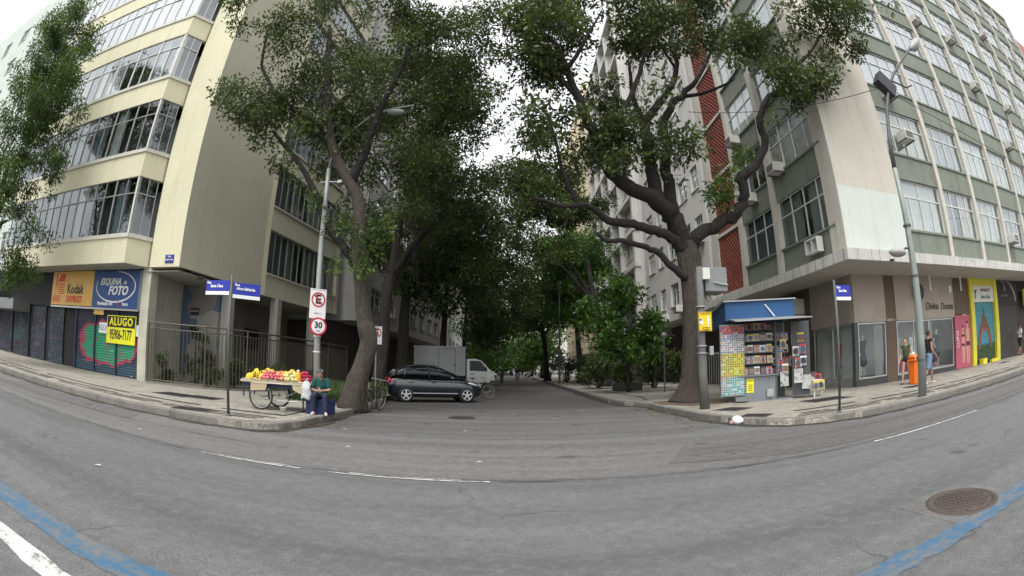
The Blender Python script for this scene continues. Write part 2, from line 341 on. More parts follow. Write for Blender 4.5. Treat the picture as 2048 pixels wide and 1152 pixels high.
# dark stone stripes set in the mosaic along the kerb
for k, y in enumerate((8.95,9.2,9.42,10.0)):
    for pav, x0, x1 in ((pav_l,-30,-5.0+.1*k),(pav_r,6.2+.2*k,33)):
        x = x0
        while x < x1-.5:
            ln = random.uniform(1.0,3.2); e = min(x+ln, x1)
            ragged(x, e, y-.05 if k < 3 else y-.09, y+.05 if k < 3 else y+.09, .146, .3, .02).build('paving_stripe', BLACKSTONE, pav); x = e + random.choice((.0,.0,.15,.5))
def stripe_run(pav, pts, wd=.1):
    vs = []
    for i, (x,y) in enumerate(pts):
        a = Vector(pts[max(i-1,0)]); b = Vector(pts[min(i+1,len(pts)-1)]); d = (b-a).normalized(); n = Vector((-d.y,d.x))*wd/2
        vs += [(x+n.x,y+n.y,.1465),(x-n.x,y-n.y,.1465)]
    MB().add(vs, [(2*i,2*i+2,2*i+3,2*i+1) for i in range(len(pts)-1)]).build('paving_stripe', BLACKSTONE, pav)
stripe_run(pav_r, [(5.2,17.5),(5.6,20),(5.3,24),(5.2,30)]); stripe_run(pav_r, [(6.4,19),(7.5,21),(9,22)]); stripe_run(pav_l, [(-5.0,10),(-5.1,13),(-5.4,17)])
DG = M('cast_iron', (.035,.034,.033), .75, .3, bmp=.6, bsc=45)
def cover(parent, cx, cy, a, b, ang, label, round_=False):
    t = thing('inspection_cover', label, 'cover', (cx,cy,.146), ang)
    MB().bbox(-a/2,a/2,-b/2,b/2,-.01,.006,.003).build('frame', M('cover_frame', (.09,.085,.08), .8), t)
    mb = MB()
    for i in range(int(a/.06)-1): mb.box(-a/2+.05+i*.06, -a/2+.085+i*.06, -b/2+.04, b/2-.04, .006, .012)
    mb.build('tread', DG, t); return t
cover(0,-9.6,11.55,1.25,1.0,.1,'dark iron cover in left pavement, farther of the pair by the fence'); cover(0,-8.7,11.85,1.1,.9,.15,'dark iron cover in left pavement, nearer the fruit cart')
cover(0,-6.9,8.95,1.0,.6,.3,'dark iron cover beside the kerb left of the street sign pole')
cover(0,6.0,11.9,.9,.8,.5,'dark iron cover on right pavement by the kiosk front'); cover(0,5.65,9.95,.7,.7,.75,'dark iron cover at the tip of the right corner pavement')
cover(0,9.2,11.7,1.6,.9,0,'wide dark iron cover between kiosk and right sign pole'); cover(0,13.0,11.2,.9,.5,0,'small dark iron cover near the orange bin'); cover(0,22.6,12.3,.8,.5,0,'small dark iron cover in front of the yellow shopfront')
# manholes in the road
t = thing('manhole_cover', 'round brown iron manhole cover beside the blue line', 'manhole', (3.75,2.42,0))
MB().lathe([(.02,.014),(.3,.016),(.31,.008),(.33,.008),(.335,.015),(.385,.013),(.40,.004)],40).build('rim', M('manhole_iron', (.075,.06,.052), .7, .3, bmp=.5, bsc=50), t, True)
mb = MB()
for i in range(-4,5):
    for j in range(-4,5):
        if math.hypot(i,j) < 4.3: mb.box(i*.066-.022,i*.066+.022,j*.066-.022,j*.066+.022,.015,.02)
mb.build('tread', MATS['manhole_iron'], t)
ragged(-.5,.5,-.46,.46,.002,.1,.05).build('asphalt_collar', ASPH4, t)
t = thing('manhole_cover', 'small dark manhole cover in the side street mouth', 'manhole', (-1.25,13.3,0.006)); MB().lathe([(.02,.02),(.29,.02),(.3,.012),(.36,.014),(.38,.0)],28).build('rim', DG, t, True)
MB().lathe([(.0,.021),(.26,.024)],20).build('tread', DG, t)

# ================================================================== BUILDINGS
DARKIN = M('interior_room', (.34,.34,.34), .9, bmp=0); 
FRAMEM = M('window_frame_white', (.55,.55,.52), .5, bmp=0, var=.08); FRAMEG = M('window_frame_grey', (.30,.30,.29), .5, .3, bmp=0)
PANE = glass_mat('pane_clear', (.86,.89,.88), .36, base=.09); PANED = glass_mat('pane_dark', (.72,.76,.76), .30, base=.05); PANER = glass_mat('pane_mirror', (.82,.85,.85), .45, base=.20)
def curtain_mat():
    m, t, b, o = newmat('curtain_cloth'); oi = N(t, 'ShaderNodeObjectInfo'); cr = N(t, 'ShaderNodeValToRGB'); L(t, oi.outputs['Random'], cr.inputs[0]); cr.color_ramp.interpolation = 'CONSTANT'
    cols = [(.60,.58,.55),(.46,.46,.48),(.66,.64,.62),(.36,.36,.40),(.55,.50,.44),(.70,.70,.70),(.30,.32,.36)]
    e = cr.color_ramp.elements
    while len(e) < len(cols): e.new(.5)
    for i, c in enumerate(cols): e[i].position = i/len(cols); e[i].color = c4(c)
    L(t, cr.outputs[0], b.inputs['Base Color']); b.inputs['Roughness'].default_value = .9; return m
CURT = curtain_mat()
MESHC = {}
def pane_mesh(w, h, mat):
    k = ('p', round(w,3), round(h,3), mat.name)
    if k not in MESHC: MESHC[k] = MB().box(0,w,-.006,.006,0,h).mesh('pane', mat)
    return MESHC[k]
def curtain_mesh(w, h):
    k = ('c', round(w,2), round(h,2))
    if k not in MESHC:
        mb = MB(); n = max(8, int(w/.06)); vs = []
        for i in range(n+1):
            y = .035*math.sin(i*1.9)+.012*math.sin(i*.7); vs += [(w*i/n, y, 0), (w*i/n, y*.7, h)]
        MESHC[k] = mb.add(vs, [(2*i,2*i+2,2*i+3,2*i+1) for i in range(n)]).mesh('curtain', CURT, True)
    return MESHC[k]
def win(parent, fr, u, z, d, w, h, lower, upper, trans, fm=None, pm=None, fw=.045, curtains=1, sill=True, lab=None):
    """one window: frame bars, a pane object in every light, cloth behind"""
    fm = fm or FRAMEM; pm = pm or PANE
    k = ('w', round(w,2), round(h,2), lower, upper, trans, fm.name, fw)
    th = h*trans if upper else h
    if k not in MESHC:
        mb = MB(); f2 = fw
        mb.box(0,w,-.04,.03,0,fw); mb.box(0,w,-.04,.03,h-fw,h); mb.box(0,fw,-.04,.03,fw,h-fw); mb.box(w-fw,w,-.04,.03,fw,h-fw)
        if upper: mb.box(fw,w-fw,-.045,.03,th-fw/2,th+fw/2)
        for i in range(1,lower): mb.box(w*i/lower-fw/2,w*i/lower+fw/2,-.035,.025,fw,th-(fw/2 if upper else fw))
        for i in range(1,upper): mb.box(w*i/upper-fw/2,w*i/upper+fw/2,-.035,.025,th+fw/2,h-fw)
        MESHC[k] = mb.mesh('window', fm)
    o = link('window', MESHC[k], parent, fr.p(u,z,d), (0,0,fr.rz))
    for i in range(lower):
        a = w*i/lower+fw/2+(fw/2 if i == 0 else 0); b = w*(i+1)/lower-fw/2-(fw/2 if i == lower-1 else 0)
        sl_ = .0
        link('pane', pane_mesh(b-a, th-fw*1.5, pm), o, (a, .012*(i%2), fw))
    for i in range(upper):
        a = w*i/upper+fw/2+(fw/2 if i == 0 else 0); b = w*(i+1)/upper-fw/2-(fw/2 if i == upper-1 else 0)
        link('pane', pane_mesh(b-a, h-th-fw*1.5, pm), o, (a, 0, th+fw/2))
    if curtains:
        for s in range(1 if curtains == 3 else curtains):
            cw = w*random.choice((.25,.4,.5,.5,.62))/ (1 if curtains == 1 else 1.3) if curtains < 3 else w-.06; x0 = 0.03 if s == 0 else w-cw-.03
            link('curtain', curtain_mesh(cw, h-.08), o, (x0, .16+.05*s, .04))
    return o
AC_N = [0]
def ac_unit(loc, rz, label, w=.62, h=.42, d=.55, group=None, m=None):
    t = thing('air_conditioner', label, 'air conditioner', loc, rz, group)
    m = m or M('ac_beige', (.55,.54,.50), .6, var=.2, spots=.4)
    MB().bbox(-w/2,w/2,-d,0.05,0,h,.02).build('casing', m, t)
    mb = MB()
    for i in range(9): mb.box(-w/2+.05,w/2-.05,-d-.012,-d-.001,.06+i*(h-.12)/9,.06+i*(h-.12)/9+.018)
    mb.build('grille', M('ac_grille', (.16,.16,.15), .7), t)
    for s in (-1,1): MB().box(s*w/2-.025,s*w/2+.025,-d+.02,.1,-.05,-.002).build('bracket', M('ac_bracket', (.12,.11,.1), .8), t)
    return t
# ---------------------------------------------------------------- right corner building
R1 = thing('office_building', 'long grey-green corner block with beige blank end wall and concrete canopy', 'building', (11.3,12.6,0.14))
R1.location = (0,0,0)
GREENP = M('panel_greygreen', (.165,.185,.15), .75, var=.16, streak=.55, spots=.25); PIL = M('pilaster_beige', (.46,.44,.385), .8, var=.12, streak=.4)
BEIGE = M('wall_beige', (.50,.465,.40), .85, var=.08, streak=.3, vs=.6); WHITEW = M('wall_patch_white', (.52,.55,.51), .8, var=.06, streak=.2)
FRONT = FR((11.3,12.6),(1,0)); SIDE = FR((11.3,24.0),(0,-1))
SILL0, WH, FH, NF = 5.87, 2.07, 3.22, 7
MB().box(12.9,45,13.9,24,4.84,28.3).build('core', DARKIN, R1)
for k in range(NF+1):                                        # floor slabs seen through the glass
    z = 4.84+FH*k; MB().box(11.45,45,12.85,13.9,z,z+.22).build('floor_slab', M('slab_concrete', (.4,.39,.37), .9), R1); MB().box(11.45,12.9,13.9,24,z,z+.22).build('floor_slab', MATS['slab_concrete'], R1)
mb = MB(); FRONT.box(mb,0,3.55,4.84,28.6,-.9,0); mb.build('end_wall', BEIGE, R1)
mb = MB(); FRONT.box(mb,-.003,3.56,4.9,7.18,-.3,.006); mb.build('painted_patch', WHITEW, R1)
NB = 9; BW = 3.3
for b in range(NB+1):
    u = 3.55 + BW*b; mb = MB(); FRONT.box(mb, u+(0 if b else .002), u+.28, 4.84, 28.35, -.35, .05 if b else -.004)
    if b: mb.build('pilaster', PIL, R1)
for k in range(NF+1):
    z0 = 4.84 if k == 0 else SILL0+FH*(k-1)+WH; z1 = SILL0+FH*k if k < NF else 28.35
    for b in range(NB):
        key = ('sp', k == 0, k == NF, b == 0); u0 = 0 if b == 0 else .28
        if key not in MESHC:
            w0 = BW if b == 0 else BW-.28; h = z1-z0
            m_ = MB().box(0,w0,.06,.36,0,h); m_.box(-.0,w0,.0,.06,h-.09,h); m_.box(0,w0,.03,.06,0,.05); MESHC[key] = m_.mesh('spandrel', GREENP)
        link('spandrel', MESHC[key], R1, FRONT.p(3.55+BW*b+u0, z0, 0), (0,0,FRONT.rz))
for k in range(NF):
    for b in range(NB):
        u0 = 0.02 if b == 0 else .3; w0 = BW-.02 if b == 0 else BW-.32
        win(R1, FRONT, 3.55+BW*b+u0, SILL0+FH*k+.01, -.17, w0, WH-.02, 4, 4 if (k+b) % 3 else 2, .66, FRAMEM, PANE if k < 2 else PANER, curtains=random.choice((3,2,3,3) if k < 2 else (3,3,2,3,1)))
mb = MB(); FRONT.box(mb,0,33.3,28.36,28.75,-.6,.12); mb.build('cornice', PIL, R1)
for u0, u1 in ((0,.65),(3.25,3.6),(6.6,7.0),(10.95,11.398)):
    mb = MB(); SIDE.box(mb,u0,u1,4.84,28.35,-.35,.04); mb.build('pilaster', PIL, R1)
LATT = M('lattice_red', (.24,.07,.052), .8, var=.25, spots=.3)
def lattice_mesh(w, h, sp=.17, t_=.03):
    mb = MB()
    for sgn in (1,-1):
        n = int((w+h)/sp)+2
        for i in range(n):
            c = i*sp; pts = []
            # line x*1 + sgn... clip to the rectangle
            if sgn == 1: a, b = (max(0,c-h), min(c,h)), (min(c,w), max(0,c-w))
            else: a, b = (max(0,c-h), h-min(c,h)), (min(c,w), h-max(0,c-w))
            d = Vector((b[0]-a[0],b[1]-a[1]))
            if d.length < .05: continue
            nrm = Vector((-d.y,d.x)).normalized()*t_/2; y0 = -.05 if sgn == 1 else -.028
            q = [(a[0]+nrm.x,a[1]+nrm.y),(b[0]+nrm.x,b[1]+nrm.y),(b[0]-nrm.x,b[1]-nrm.y),(a[0]-nrm.x,a[1]-nrm.y)]
            mb.add([(x,y0,z) for x,z in q]+[(x,y0+.05,z) for x,z in q], [(0,1,2,3),(7,6,5,4),(0,4,5,1),(1,5,6,2),(2,6,7,3),(3,7,4,0)])
    return mb
lm = lattice_mesh(2.56,2.98,.27,.05).mesh('lattice', LATT)
for k in range(NF):
    z = 4.98+FH*k
    stuff(link('lattice', lm, R1, SIDE.p(.67,z+.04,-.08), (0,0,SIDE.rz)))
    mb = MB(); SIDE.box(mb,.65,3.25,z-.14,z+.03,-.35,.03); mb.build('lintel', PIL, R1)
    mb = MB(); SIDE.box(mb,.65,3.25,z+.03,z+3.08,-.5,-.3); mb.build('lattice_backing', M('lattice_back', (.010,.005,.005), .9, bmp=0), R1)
    for u0, u1 in ((3.6,6.6),(7.0,10.95)):
        zb = 4.84 if k == 0 else SILL0+FH*(k-1)+WH+.05; zt = SILL0+.06+FH*k
        mb = MB(); SIDE.box(mb,u0,u1,zb,zt-.08,-.4,-.07); SIDE.box(mb,u0,u1,zt-.08,zt,-.4,.03); mb.build('spandrel', GREENP, R1)
        win(R1, SIDE, u0+.02, zt+.01, -.17, u1-u0-.04, WH-.03, 3 if u1-u0 < 3.5 else 4, 3 if u1-u0 < 3.5 else 4, .64, FRAMEM, PANED if k == 0 else PANE, curtains=random.choice((3,3,2)))
mb = MB(); SIDE.box(mb,0,11.4,SILL0+FH*(NF-1)+WH+.05,28.6,-.6,.02); mb.build('parapet', GREENP, R1)
CANO = M('canopy_concrete', (.46,.45,.42), .85, var=.2, streak=.9, spots=.6, vs=1.6, stk=(.14,.13,.11), ssc=2.0); SOFF = M('canopy_soffit', (.42,.40,.36), .9, var=.15)
MB().box(10.9,60,12.2,14.6,4.45,4.83).build('canopy', CANO, R1); MB().box(10.9,13.1,14.602,24.7,4.45,4.83).build('canopy', CANO, R1)
MB().box(10.96,60,12.26,14.6,4.440,4.4495).build('soffit', SOFF, R1); MB().box(10.96,13.1,14.602,24.6,4.440,4.4495).build('soffit', SOFF, R1)
MB().box(46.5,62,13.2,26,4.84,27.6).build('neighbour_wall', M('wall_pinkred', (.36,.16,.13), .85, streak=.3), R1)
# ground floor of the right building
TILEB = M('shop_tile_beige', (.33,.285,.24), .55, var=.14, vs=1.5, bmp=.05); BROWN = M('shop_brown', (.11,.075,.05), .6, var=.15); DKB = M('shop_dark_wall', (.05,.042,.038), .8)
S = thing('clothes_shop', 'clothes shop with beige tiled fascia and display windows made bright by a pale interior under the canopy', 'shop', (0,0,0))
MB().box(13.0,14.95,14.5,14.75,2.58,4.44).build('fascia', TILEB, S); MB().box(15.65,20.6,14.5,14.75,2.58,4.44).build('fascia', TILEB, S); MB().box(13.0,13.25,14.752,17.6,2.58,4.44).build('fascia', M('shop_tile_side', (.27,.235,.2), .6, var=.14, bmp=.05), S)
MB().box(14.952,15.648,14.53,14.78,0.14,4.44).build('pier', BROWN, S); MB().box(20.602,22.28,14.53,14.8,2.7,4.44).build('pier', BROWN, S)
MB().box(13.06,13.3,17.602,23.9,.14,4.44).build('side_wall', M('shop_side_brown', (.085,.065,.052), .8), S)
MB().box(14.702,24.5,16.6,16.8,.14,4.44).build('back_wall', M('shop_interior', (.62,.64,.62), .9), S); MB().box(13.302,26,14.76,16.598,.14,.42).build('display_floor', M('shop_floor', (.5,.49,.47), .5), S)  # pale walls and floor stand in for shop lighting, put into the colour
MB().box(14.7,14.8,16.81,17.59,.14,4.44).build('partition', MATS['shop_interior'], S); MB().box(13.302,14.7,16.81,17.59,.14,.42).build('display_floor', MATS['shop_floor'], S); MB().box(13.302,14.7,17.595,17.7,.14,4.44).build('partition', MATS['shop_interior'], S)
MB().box(13.02,14.95,14.52,14.76,.14,.40).build('plinth', M('plinth_dark', (.05,.05,.05), .5), S); MB().box(15.65,20.45,14.52,14.76,.14,.34).build('plinth', MATS['plinth_dark'], S)
SF = FR((0,14.5),(1,0)); SS = FR((13.0,24.0),(0,-1))
ALU = M('aluminium', (.45,.46,.46), .4, .6, bmp=0)
def shopwin(fr, u, z, w, h, n): return win(S, fr, u, z, -.08, w, h, n, 0, 1, ALU, glass_mat('shop_glass', (.97,.98,.98), .22), .05, 0)
shopwin(SF, 13.2, .42, 1.72, 2.14, 1); shopwin(SF, 15.67, .36, 2.5, 2.2, 2); shopwin(SF, 18.19, .36, 2.2, 2.2, 1); shopwin(SS, 6.5, .42, 2.75, 2.14, 2)
MB().box(13.0,13.18,14.55,14.74,.14,2.575).build('corner_post', M('post_green', (.06,.075,.07), .5), S)
GRIL = M('grille_white', (.5,.5,.48), .5, .2, bmp=0)
def grille(fr, u, z, w, h): return stuff(link('security_grille', lattice_mesh(w, h, .11, .012).mesh('security_grille', GRIL), S, fr.p(u,z,-.22), (0,0,fr.rz)))
grille(SF,14.3,.46,.55,2.05); grille(SS,6.55,.46,.55,2.05); grille(SS,8.3,.46,.9,2.05); grille(SF,18.25,.4,.35,2.1)
MB().box(13.4,14.9,14.9,16.4,.421,.44).build('display_mat', M('display_red', (.20,.045,.06), .8), S); MB().box(15.7,20.4,15.6,15.65,.421,.95).build('display_panel', M('display_pink', (.33,.06,.14), .7), S)
# shop signs and fittings; interior brightness comes from its pale colours, no lamps
lettering('Divina', .44, M('sign_dark', (.03,.022,.018), .5, bmp=0), S, (18.5,14.485,3.12), shear=.25, bold=.006); lettering('Donna', .44, MATS['sign_dark'], S, (19.85,14.485,3.10), shear=.25, bold=.006)
lettering('450 M-3', .16, M('sign_pale', (.6,.58,.5), .5, bmp=0), S, (15.3,14.515,2.62))
MB().box(20.15,20.4,14.44,14.5,3.75,4.05).build('meter_box', M('white_plastic', (.7,.7,.68), .5, bmp=0), S)
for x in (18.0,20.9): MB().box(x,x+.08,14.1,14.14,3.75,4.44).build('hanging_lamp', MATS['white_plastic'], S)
MB().lathe([(.0,-.03),(.36,-.03),(.38,0),(.36,.03),(0,.03)],28,(17.3,14.3,3.75),'Y').build('round_sign', M('round_sign_dark', (.05,.035,.03), .5), S)
# magenta lingerie panel
MAG = M('panel_magenta', (.42,.085,.13), .5, var=.08, bmp=0)
P_ = thing('advert_panel', 'magenta advert panel with two bare standing figures by the yellow shopfront', 'advert', (0,0,0))
MB().box(20.55,22.2,14.5,14.6,.16,2.66).build('board', MAG, P_)
SKINP = M('printed_skin', (.55,.30,.22), .6, bmp=0); DKP = M('printed_dark', (.06,.02,.03), .6, bmp=0)
def printed_figure(par, cx, z0, h, d, y, suit):
    s = h; U, V, Nn = (1,0,0), (0,0,1), (0,-1,0)
    mb = MB(); o = (cx,y,z0)
    mb.slab([(-.10*s,.5*s),(-.085*s,.25*s),(-.06*s,0),(-.015*s,0),(-.02*s,.25*s),(0,.46*s),(.02*s,.25*s),(.015*s,0),(.06*s,0),(.085*s,.25*s),(.10*s,.5*s),(.075*s,.62*s),(.11*s,.80*s),(.03*s,.84*s),(.03*s,.87*s),(-.03*s,.87*s),(-.03*s,.84*s),(-.11*s,.80*s),(-.075*s,.62*s)], .002, o, U, V, Nn)
    mb.slab([(.055*s*math.cos(a),.93*s+.07*s*math.sin(a)) for a in np.linspace(0,2*math.pi,14)[:-1]], .003, o, U, V, Nn); mb.build('printed_figure', SKINP, par)
    mb = MB()
    if suit != 'trunks': mb.slab([(-.095*s,.70*s),(.095*s,.70*s),(.10*s,.77*s),(-.10*s,.77*s)], .005, o, U, V, Nn)
    mb.build('printed_swimwear', DKP, par) if mb.v else None; mb = MB()
    mb.slab([(-.10*s,.52*s),(-.09*s,.40*s if suit == 'trunks' else .47*s),(0,.43*s),(.09*s,.40*s if suit == 'trunks' else .47*s),(.10*s,.52*s)], .005, o, U, V, Nn); mb.build('printed_swimwear', DKP, par); mb = MB()
    mb.slab([(.06*s*math.cos(a),.95*s+.065*s*math.sin(a)) for a in np.linspace(0,math.pi,9)], .005, o, U, V, Nn); mb.build('printed_hair', DKP, par)
printed_figure(P_, 21.35, .4, 1.75, 0, 14.498, 'bikini'); printed_figure(P_, 21.85, .35, 2.0, 0, 14.498, 'trunks')
lettering('LUPO', .32, M('sign_white', (.75,.74,.72), .5, bmp=0), P_, (20.78,14.49,1.55), roll=rad(-90))
# yellow shopfront with a painted shutter
YEL = M('paint_yellow', (.62,.55,.05), .6, var=.12, spots=.2)
Y_ = thing('toy_shop', 'yellow framed shopfront with a painted tower mural on its shutter', 'shop', (0,0,0))
MB().box(22.3,22.72,14.4,14.8,.14,4.44).build('post', YEL, Y_); MB().box(25.4,25.85,14.4,14.8,.14,4.44).build('post', YEL, Y_); MB().box(22.722,25.398,14.45,14.8,4.08,4.44).build('lintel', YEL, Y_)
MB().box(22.73,25.39,14.47,14.7,3.25,4.075).build('name_board', M('board_white', (.62,.63,.58), .6, bmp=0), Y_)
lettering('MOANAZZE', .22, M('sign_dkred', (.10,.02,.02), .5, bmp=0), Y_, (24.3,14.462,3.85), shear=.2, bold=.004); lettering('Baby & Kids', .24, M('sign_teal', (.03,.10,.11), .5, bmp=0), Y_, (24.3,14.462,3.5), bold=.004)
mb = MB(); U, V, Nn = (1,0,0),(0,0,1),(0,-1,0)
mb.slab([(0,0),(.12,.1),(.2,.35),(.32,.5),(.2,.52),(.12,.44),(.02,.5),(-.05,.4),(.04,.3)], .01, (22.95,14.468,3.38), U, V, Nn); mb.build('bird_emblem', MATS['sign_teal'], Y_)
def mural_mat():
    m, t, b, o = newmat('shutter_mural'); p = pos(t); s = N(t, 'ShaderNodeSeparateXYZ'); L(t, p, s.inputs[0])
    n = noise(t, p, 5, 4); c = mixc(t, ramp(t, n, .3, .7), (.05,.20,.27), (.09,.30,.36))
    g = mth(t, 'ADD', s.outputs[2], mth(t, 'MULTIPLY', n, .5)); c = mixc(t, ramp(t, g, 1.45, 1.3), c, (.035,.07,.03))
    fl = N(t, 'ShaderNodeTexVoronoi'); fl.inputs['Scale'].default_value = 5; L(t, p, fl.inputs['Vector'])
    c = mixc(t, mth(t, 'MULTIPLY', ramp(t, fl.outputs['Distance'], .16, .12), ramp(t, g, 1.35, 1.2)), c, (.45,.10,.06))
    L(t, c, b.inputs['Base Color']); b.inputs['Roughness'].default_value = .6; return m
def shutter(par, x0, x1, y, z0, z1, mat, pitch=.09, name='shutter'):
    mb = MB(); n = int((z1-z0)/pitch); vs = []
    for i in range(n):
        z = z0+(z1-z0)*i/n; dz = (z1-z0)/n
        for a, d in ((0,0),(.25,-.022),(.75,-.022),(.97,0)): vs += [(x0,y+d,z+dz*a),(x1,y+d,z+dz*a)]
    k = len(vs)//2; mb.add(vs, [(2*i,2*i+1,2*i+3,2*i+2) for i in range(k-1)])
    return mb.build(name, mat, par)
shutter(Y_, 22.74, 25.38, 14.6, .2, 3.24, mural_mat())
TOWM = M('mural_tower', (.16,.075,.05), .7, bmp=0)
mb = MB(); o_ = (24.05,14.565,.2); U, V, Nn = (1,0,0),(0,0,1),(0,-1,0)
arch = [(.52*math.cos(a),1.0+.62*math.sin(a)) for a in np.linspace(0,math.pi,15)]; outer = [(.95,.55),(.72,1.2),(.42,1.95),(.24,2.45)]
mb.slab([(.95,.7),(.85,1.15),(.62,1.75),(.36,1.78),(.5,1.3),(.58,.95),(.62,.7)], .004, o_, U, V, Nn); mb.slab([(-x,z) for x,z in [(.95,.7),(.85,1.15),(.62,1.75),(.36,1.78),(.5,1.3),(.58,.95),(.62,.7)]][::-1], .004, o_, U, V, Nn)
mb.slab([(-.62,1.76),(.62,1.76),(.6,1.9),(-.6,1.9)], .006, o_, U, V, Nn); mb.slab([(-.4,1.91),(.4,1.91),(.28,2.3),(-.28,2.3)], .004, o_, U, V, Nn); mb.slab([(-.14,2.31),(.14,2.31),(.03,2.75),(-.03,2.75)], .004, o_, U, V, Nn)
mb.build('painted_tower', TOWM, Y_)
mb = MB()
for a0, a1 in zip(np.linspace(0,math.pi,13)[:-1], np.linspace(0,math.pi,13)[1:]):
    mb.slab([(.62*math.cos(a0),1.15+.62*math.sin(a0)),(.62*math.cos(a1),1.15+.62*math.sin(a1)),(.5*math.cos(a1),1.15+.5*math.sin(a1)),(.5*math.cos(a0),1.15+.5*math.sin(a0))], .009, o_, U, V, Nn)
mb.build('painted_arch', M('mural_red', (.35,.08,.04), .7, bmp=0), Y_)
MB().box(23.0,23.5,14.1,14.4,.14,.42).build('step', YEL, Y_); MB().box(24.3,25.3,14.2,14.4,.14,.3).build('step', YEL, Y_)
# dark shops further right
D_ = thing('shuttered_shop', 'dark shuttered shopfront right of the yellow frame', 'shop', (0,0,0))
MB().box(25.86,29.8,14.75,14.95,.14,4.44).build('wall', DKB, D_); shutter(D_, 26.1, 29.2, 14.7, .16, 3.0, M('shutter_dark', (.065,.06,.055), .6, spots=.5))
lettering('ACADEMIA', .2, M('sign_grey', (.3,.29,.27), .6, bmp=0), D_, (27.6,14.735,3.6), name='lettering')
E_ = thing('corner_store', 'dim store with yellow hanging sign at the right picture edge', 'shop', (0,0,0))
MB().box(29.802,60,14.8,15,.14,4.44).build('wall', DKB, E_); MB().box(30.0,32.5,14.2,14.35,2.9,3.9).build('sign_board', YEL, E_); MB().box(30.05,32.45,14.18,14.199,3.3,3.8).build('sign_face', MATS['board_white'], E_)
mb = MB(); mb.tube([(26.6,14.5,4.44),(26.62,14.2,4.2),(26.6,14.15,3.75)], .05); mb.build('drain_pipe', M('pipe_grey', (.3,.29,.28), .7), D_); mb = MB(); mb.tube([(27.6,14.5,4.44),(27.7,14.2,4.1),(28.0,14.1,3.6),(28.05,14.1,3.2)], .07); mb.build('drain_pipe', M('pipe_grey', (.3,.29,.28), .7), D_)
# air conditioners of the right building
for (x, z, lab) in ((16.0,11.72,'white air conditioner below a second-row window near the beige end wall'),(16.2,9.65,'air conditioner poking from a first bay window behind the right lamp post'),(28.9,11.8,'air conditioner on right facade under the fourth bay, third floor'),(26.5,15.1,'air conditioner on right facade high in the fourth bay'),(22.0,18.2,'air conditioner high on right facade in the third bay'),(25.9,18.3,'air conditioner high on right facade in the fourth bay'),(25.6,5.95,'air conditioner at first row window near the right picture edge'),(31.5,15.0,'air conditioner high on right facade in the sixth bay'),(33.3,21.6,'air conditioner near the roof in the sixth bay of the right facade')):
    ac_unit((x,12.64,z), 0, lab)
t = thing('air_conditioner_hole', 'empty white framed air conditioner opening above the canopy corner', 'wall opening', (11.27,14.4,5.15), SIDE.rz)
mb = MB().box(-.42,.42,-.3,0,0,.05).box(-.42,.42,-.3,0,.5,.55).box(-.42,-.37,-.3,0,.05,.5).box(.37,.42,-.3,0,.05,.5).box(-.03,.02,-.28,0,.05,.5); mb.build('frame', FRAMEM, t); MB().box(-.37,.37,-.02,.0,.05,.5).build('back', DARKIN, t)
for (y, z, lab) in ((16.2,9.0,'air conditioner on side wall under the second floor curtained window'),(18.9,8.6,'slatted air conditioner on side wall beside the tree limb'),(19.6,11.9,'air conditioner on side wall under the blue tinted window')): ac_unit((11.3,y,z), SIDE.rz, lab)
ac_unit((13.03,18.6,3.35), SIDE.rz, 'large air conditioner hung on dark wall behind the kiosk roof', .9,.7,.6)
# ---------------------------------------------------------------- generic street block
def block(name, label, fr, length, depth, z0, nf, fh, bays, sill, wh, wall, cols=2, fm=None, pm=None, base=None, curt=1, ground=None, roof=True, lintel=0, piers=None):
    t = thing(name, label, 'building', (0,0,0)); zt = z0+nf*fh
    mb = MB(); fr.box(mb,0.05,length-.05,z0,zt,-depth,-.9); mb.build('core', DARKIN, t)
    mb = MB(); e = [0]+[x for b in bays for x in b]+[length]
    for i in range(0,len(e),2): 
        if e[i+1]-e[i] > .02: fr.box(mb,e[i],e[i+1],z0,zt,-.95,0)
    for k in range(nf):
        for (a,b) in bays:
            fr.box(mb,a,b,z0+k*fh,z0+k*fh+sill,-.9,-.003); fr.box(mb,a,b,z0+k*fh+sill+wh,z0+(k+1)*fh,-.9,-.003)
    fr.box(mb,0,length,zt,zt+1.0,-depth,.0); mb.build('wall', wall, t)
    for k in range(nf):
        for (a,b) in bays: 
            win(t, fr, a, z0+k*fh+sill, -.14, b-a, wh, cols, cols, .68, fm, pm, curtains=curt)
            if sill > .3: mb = MB(); fr.box(mb,a-.06,b+.06,z0+k*fh+sill-.07,z0+k*fh+sill-.002,-.1,.07); mb.build('sill', wall, t)
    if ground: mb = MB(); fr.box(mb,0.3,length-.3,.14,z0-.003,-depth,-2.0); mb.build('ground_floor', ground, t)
    return t
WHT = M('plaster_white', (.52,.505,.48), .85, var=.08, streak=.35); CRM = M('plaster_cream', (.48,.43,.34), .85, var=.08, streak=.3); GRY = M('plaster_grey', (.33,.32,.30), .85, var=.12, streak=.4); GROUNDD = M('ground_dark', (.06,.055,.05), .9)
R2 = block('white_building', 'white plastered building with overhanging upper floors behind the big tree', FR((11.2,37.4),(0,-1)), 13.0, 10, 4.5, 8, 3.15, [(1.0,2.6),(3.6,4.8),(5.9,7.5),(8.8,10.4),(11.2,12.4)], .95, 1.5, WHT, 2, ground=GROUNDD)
for (y,z,lab) in ((32.4,4.6,'small window air conditioner low on the white building'),(29.3,4.85,'second window air conditioner on the white building beside the trunk'),(25.3,8.4,'grey air conditioner on white building behind the tree fork')): ac_unit((11.2,y,z), SIDE.rz, lab)
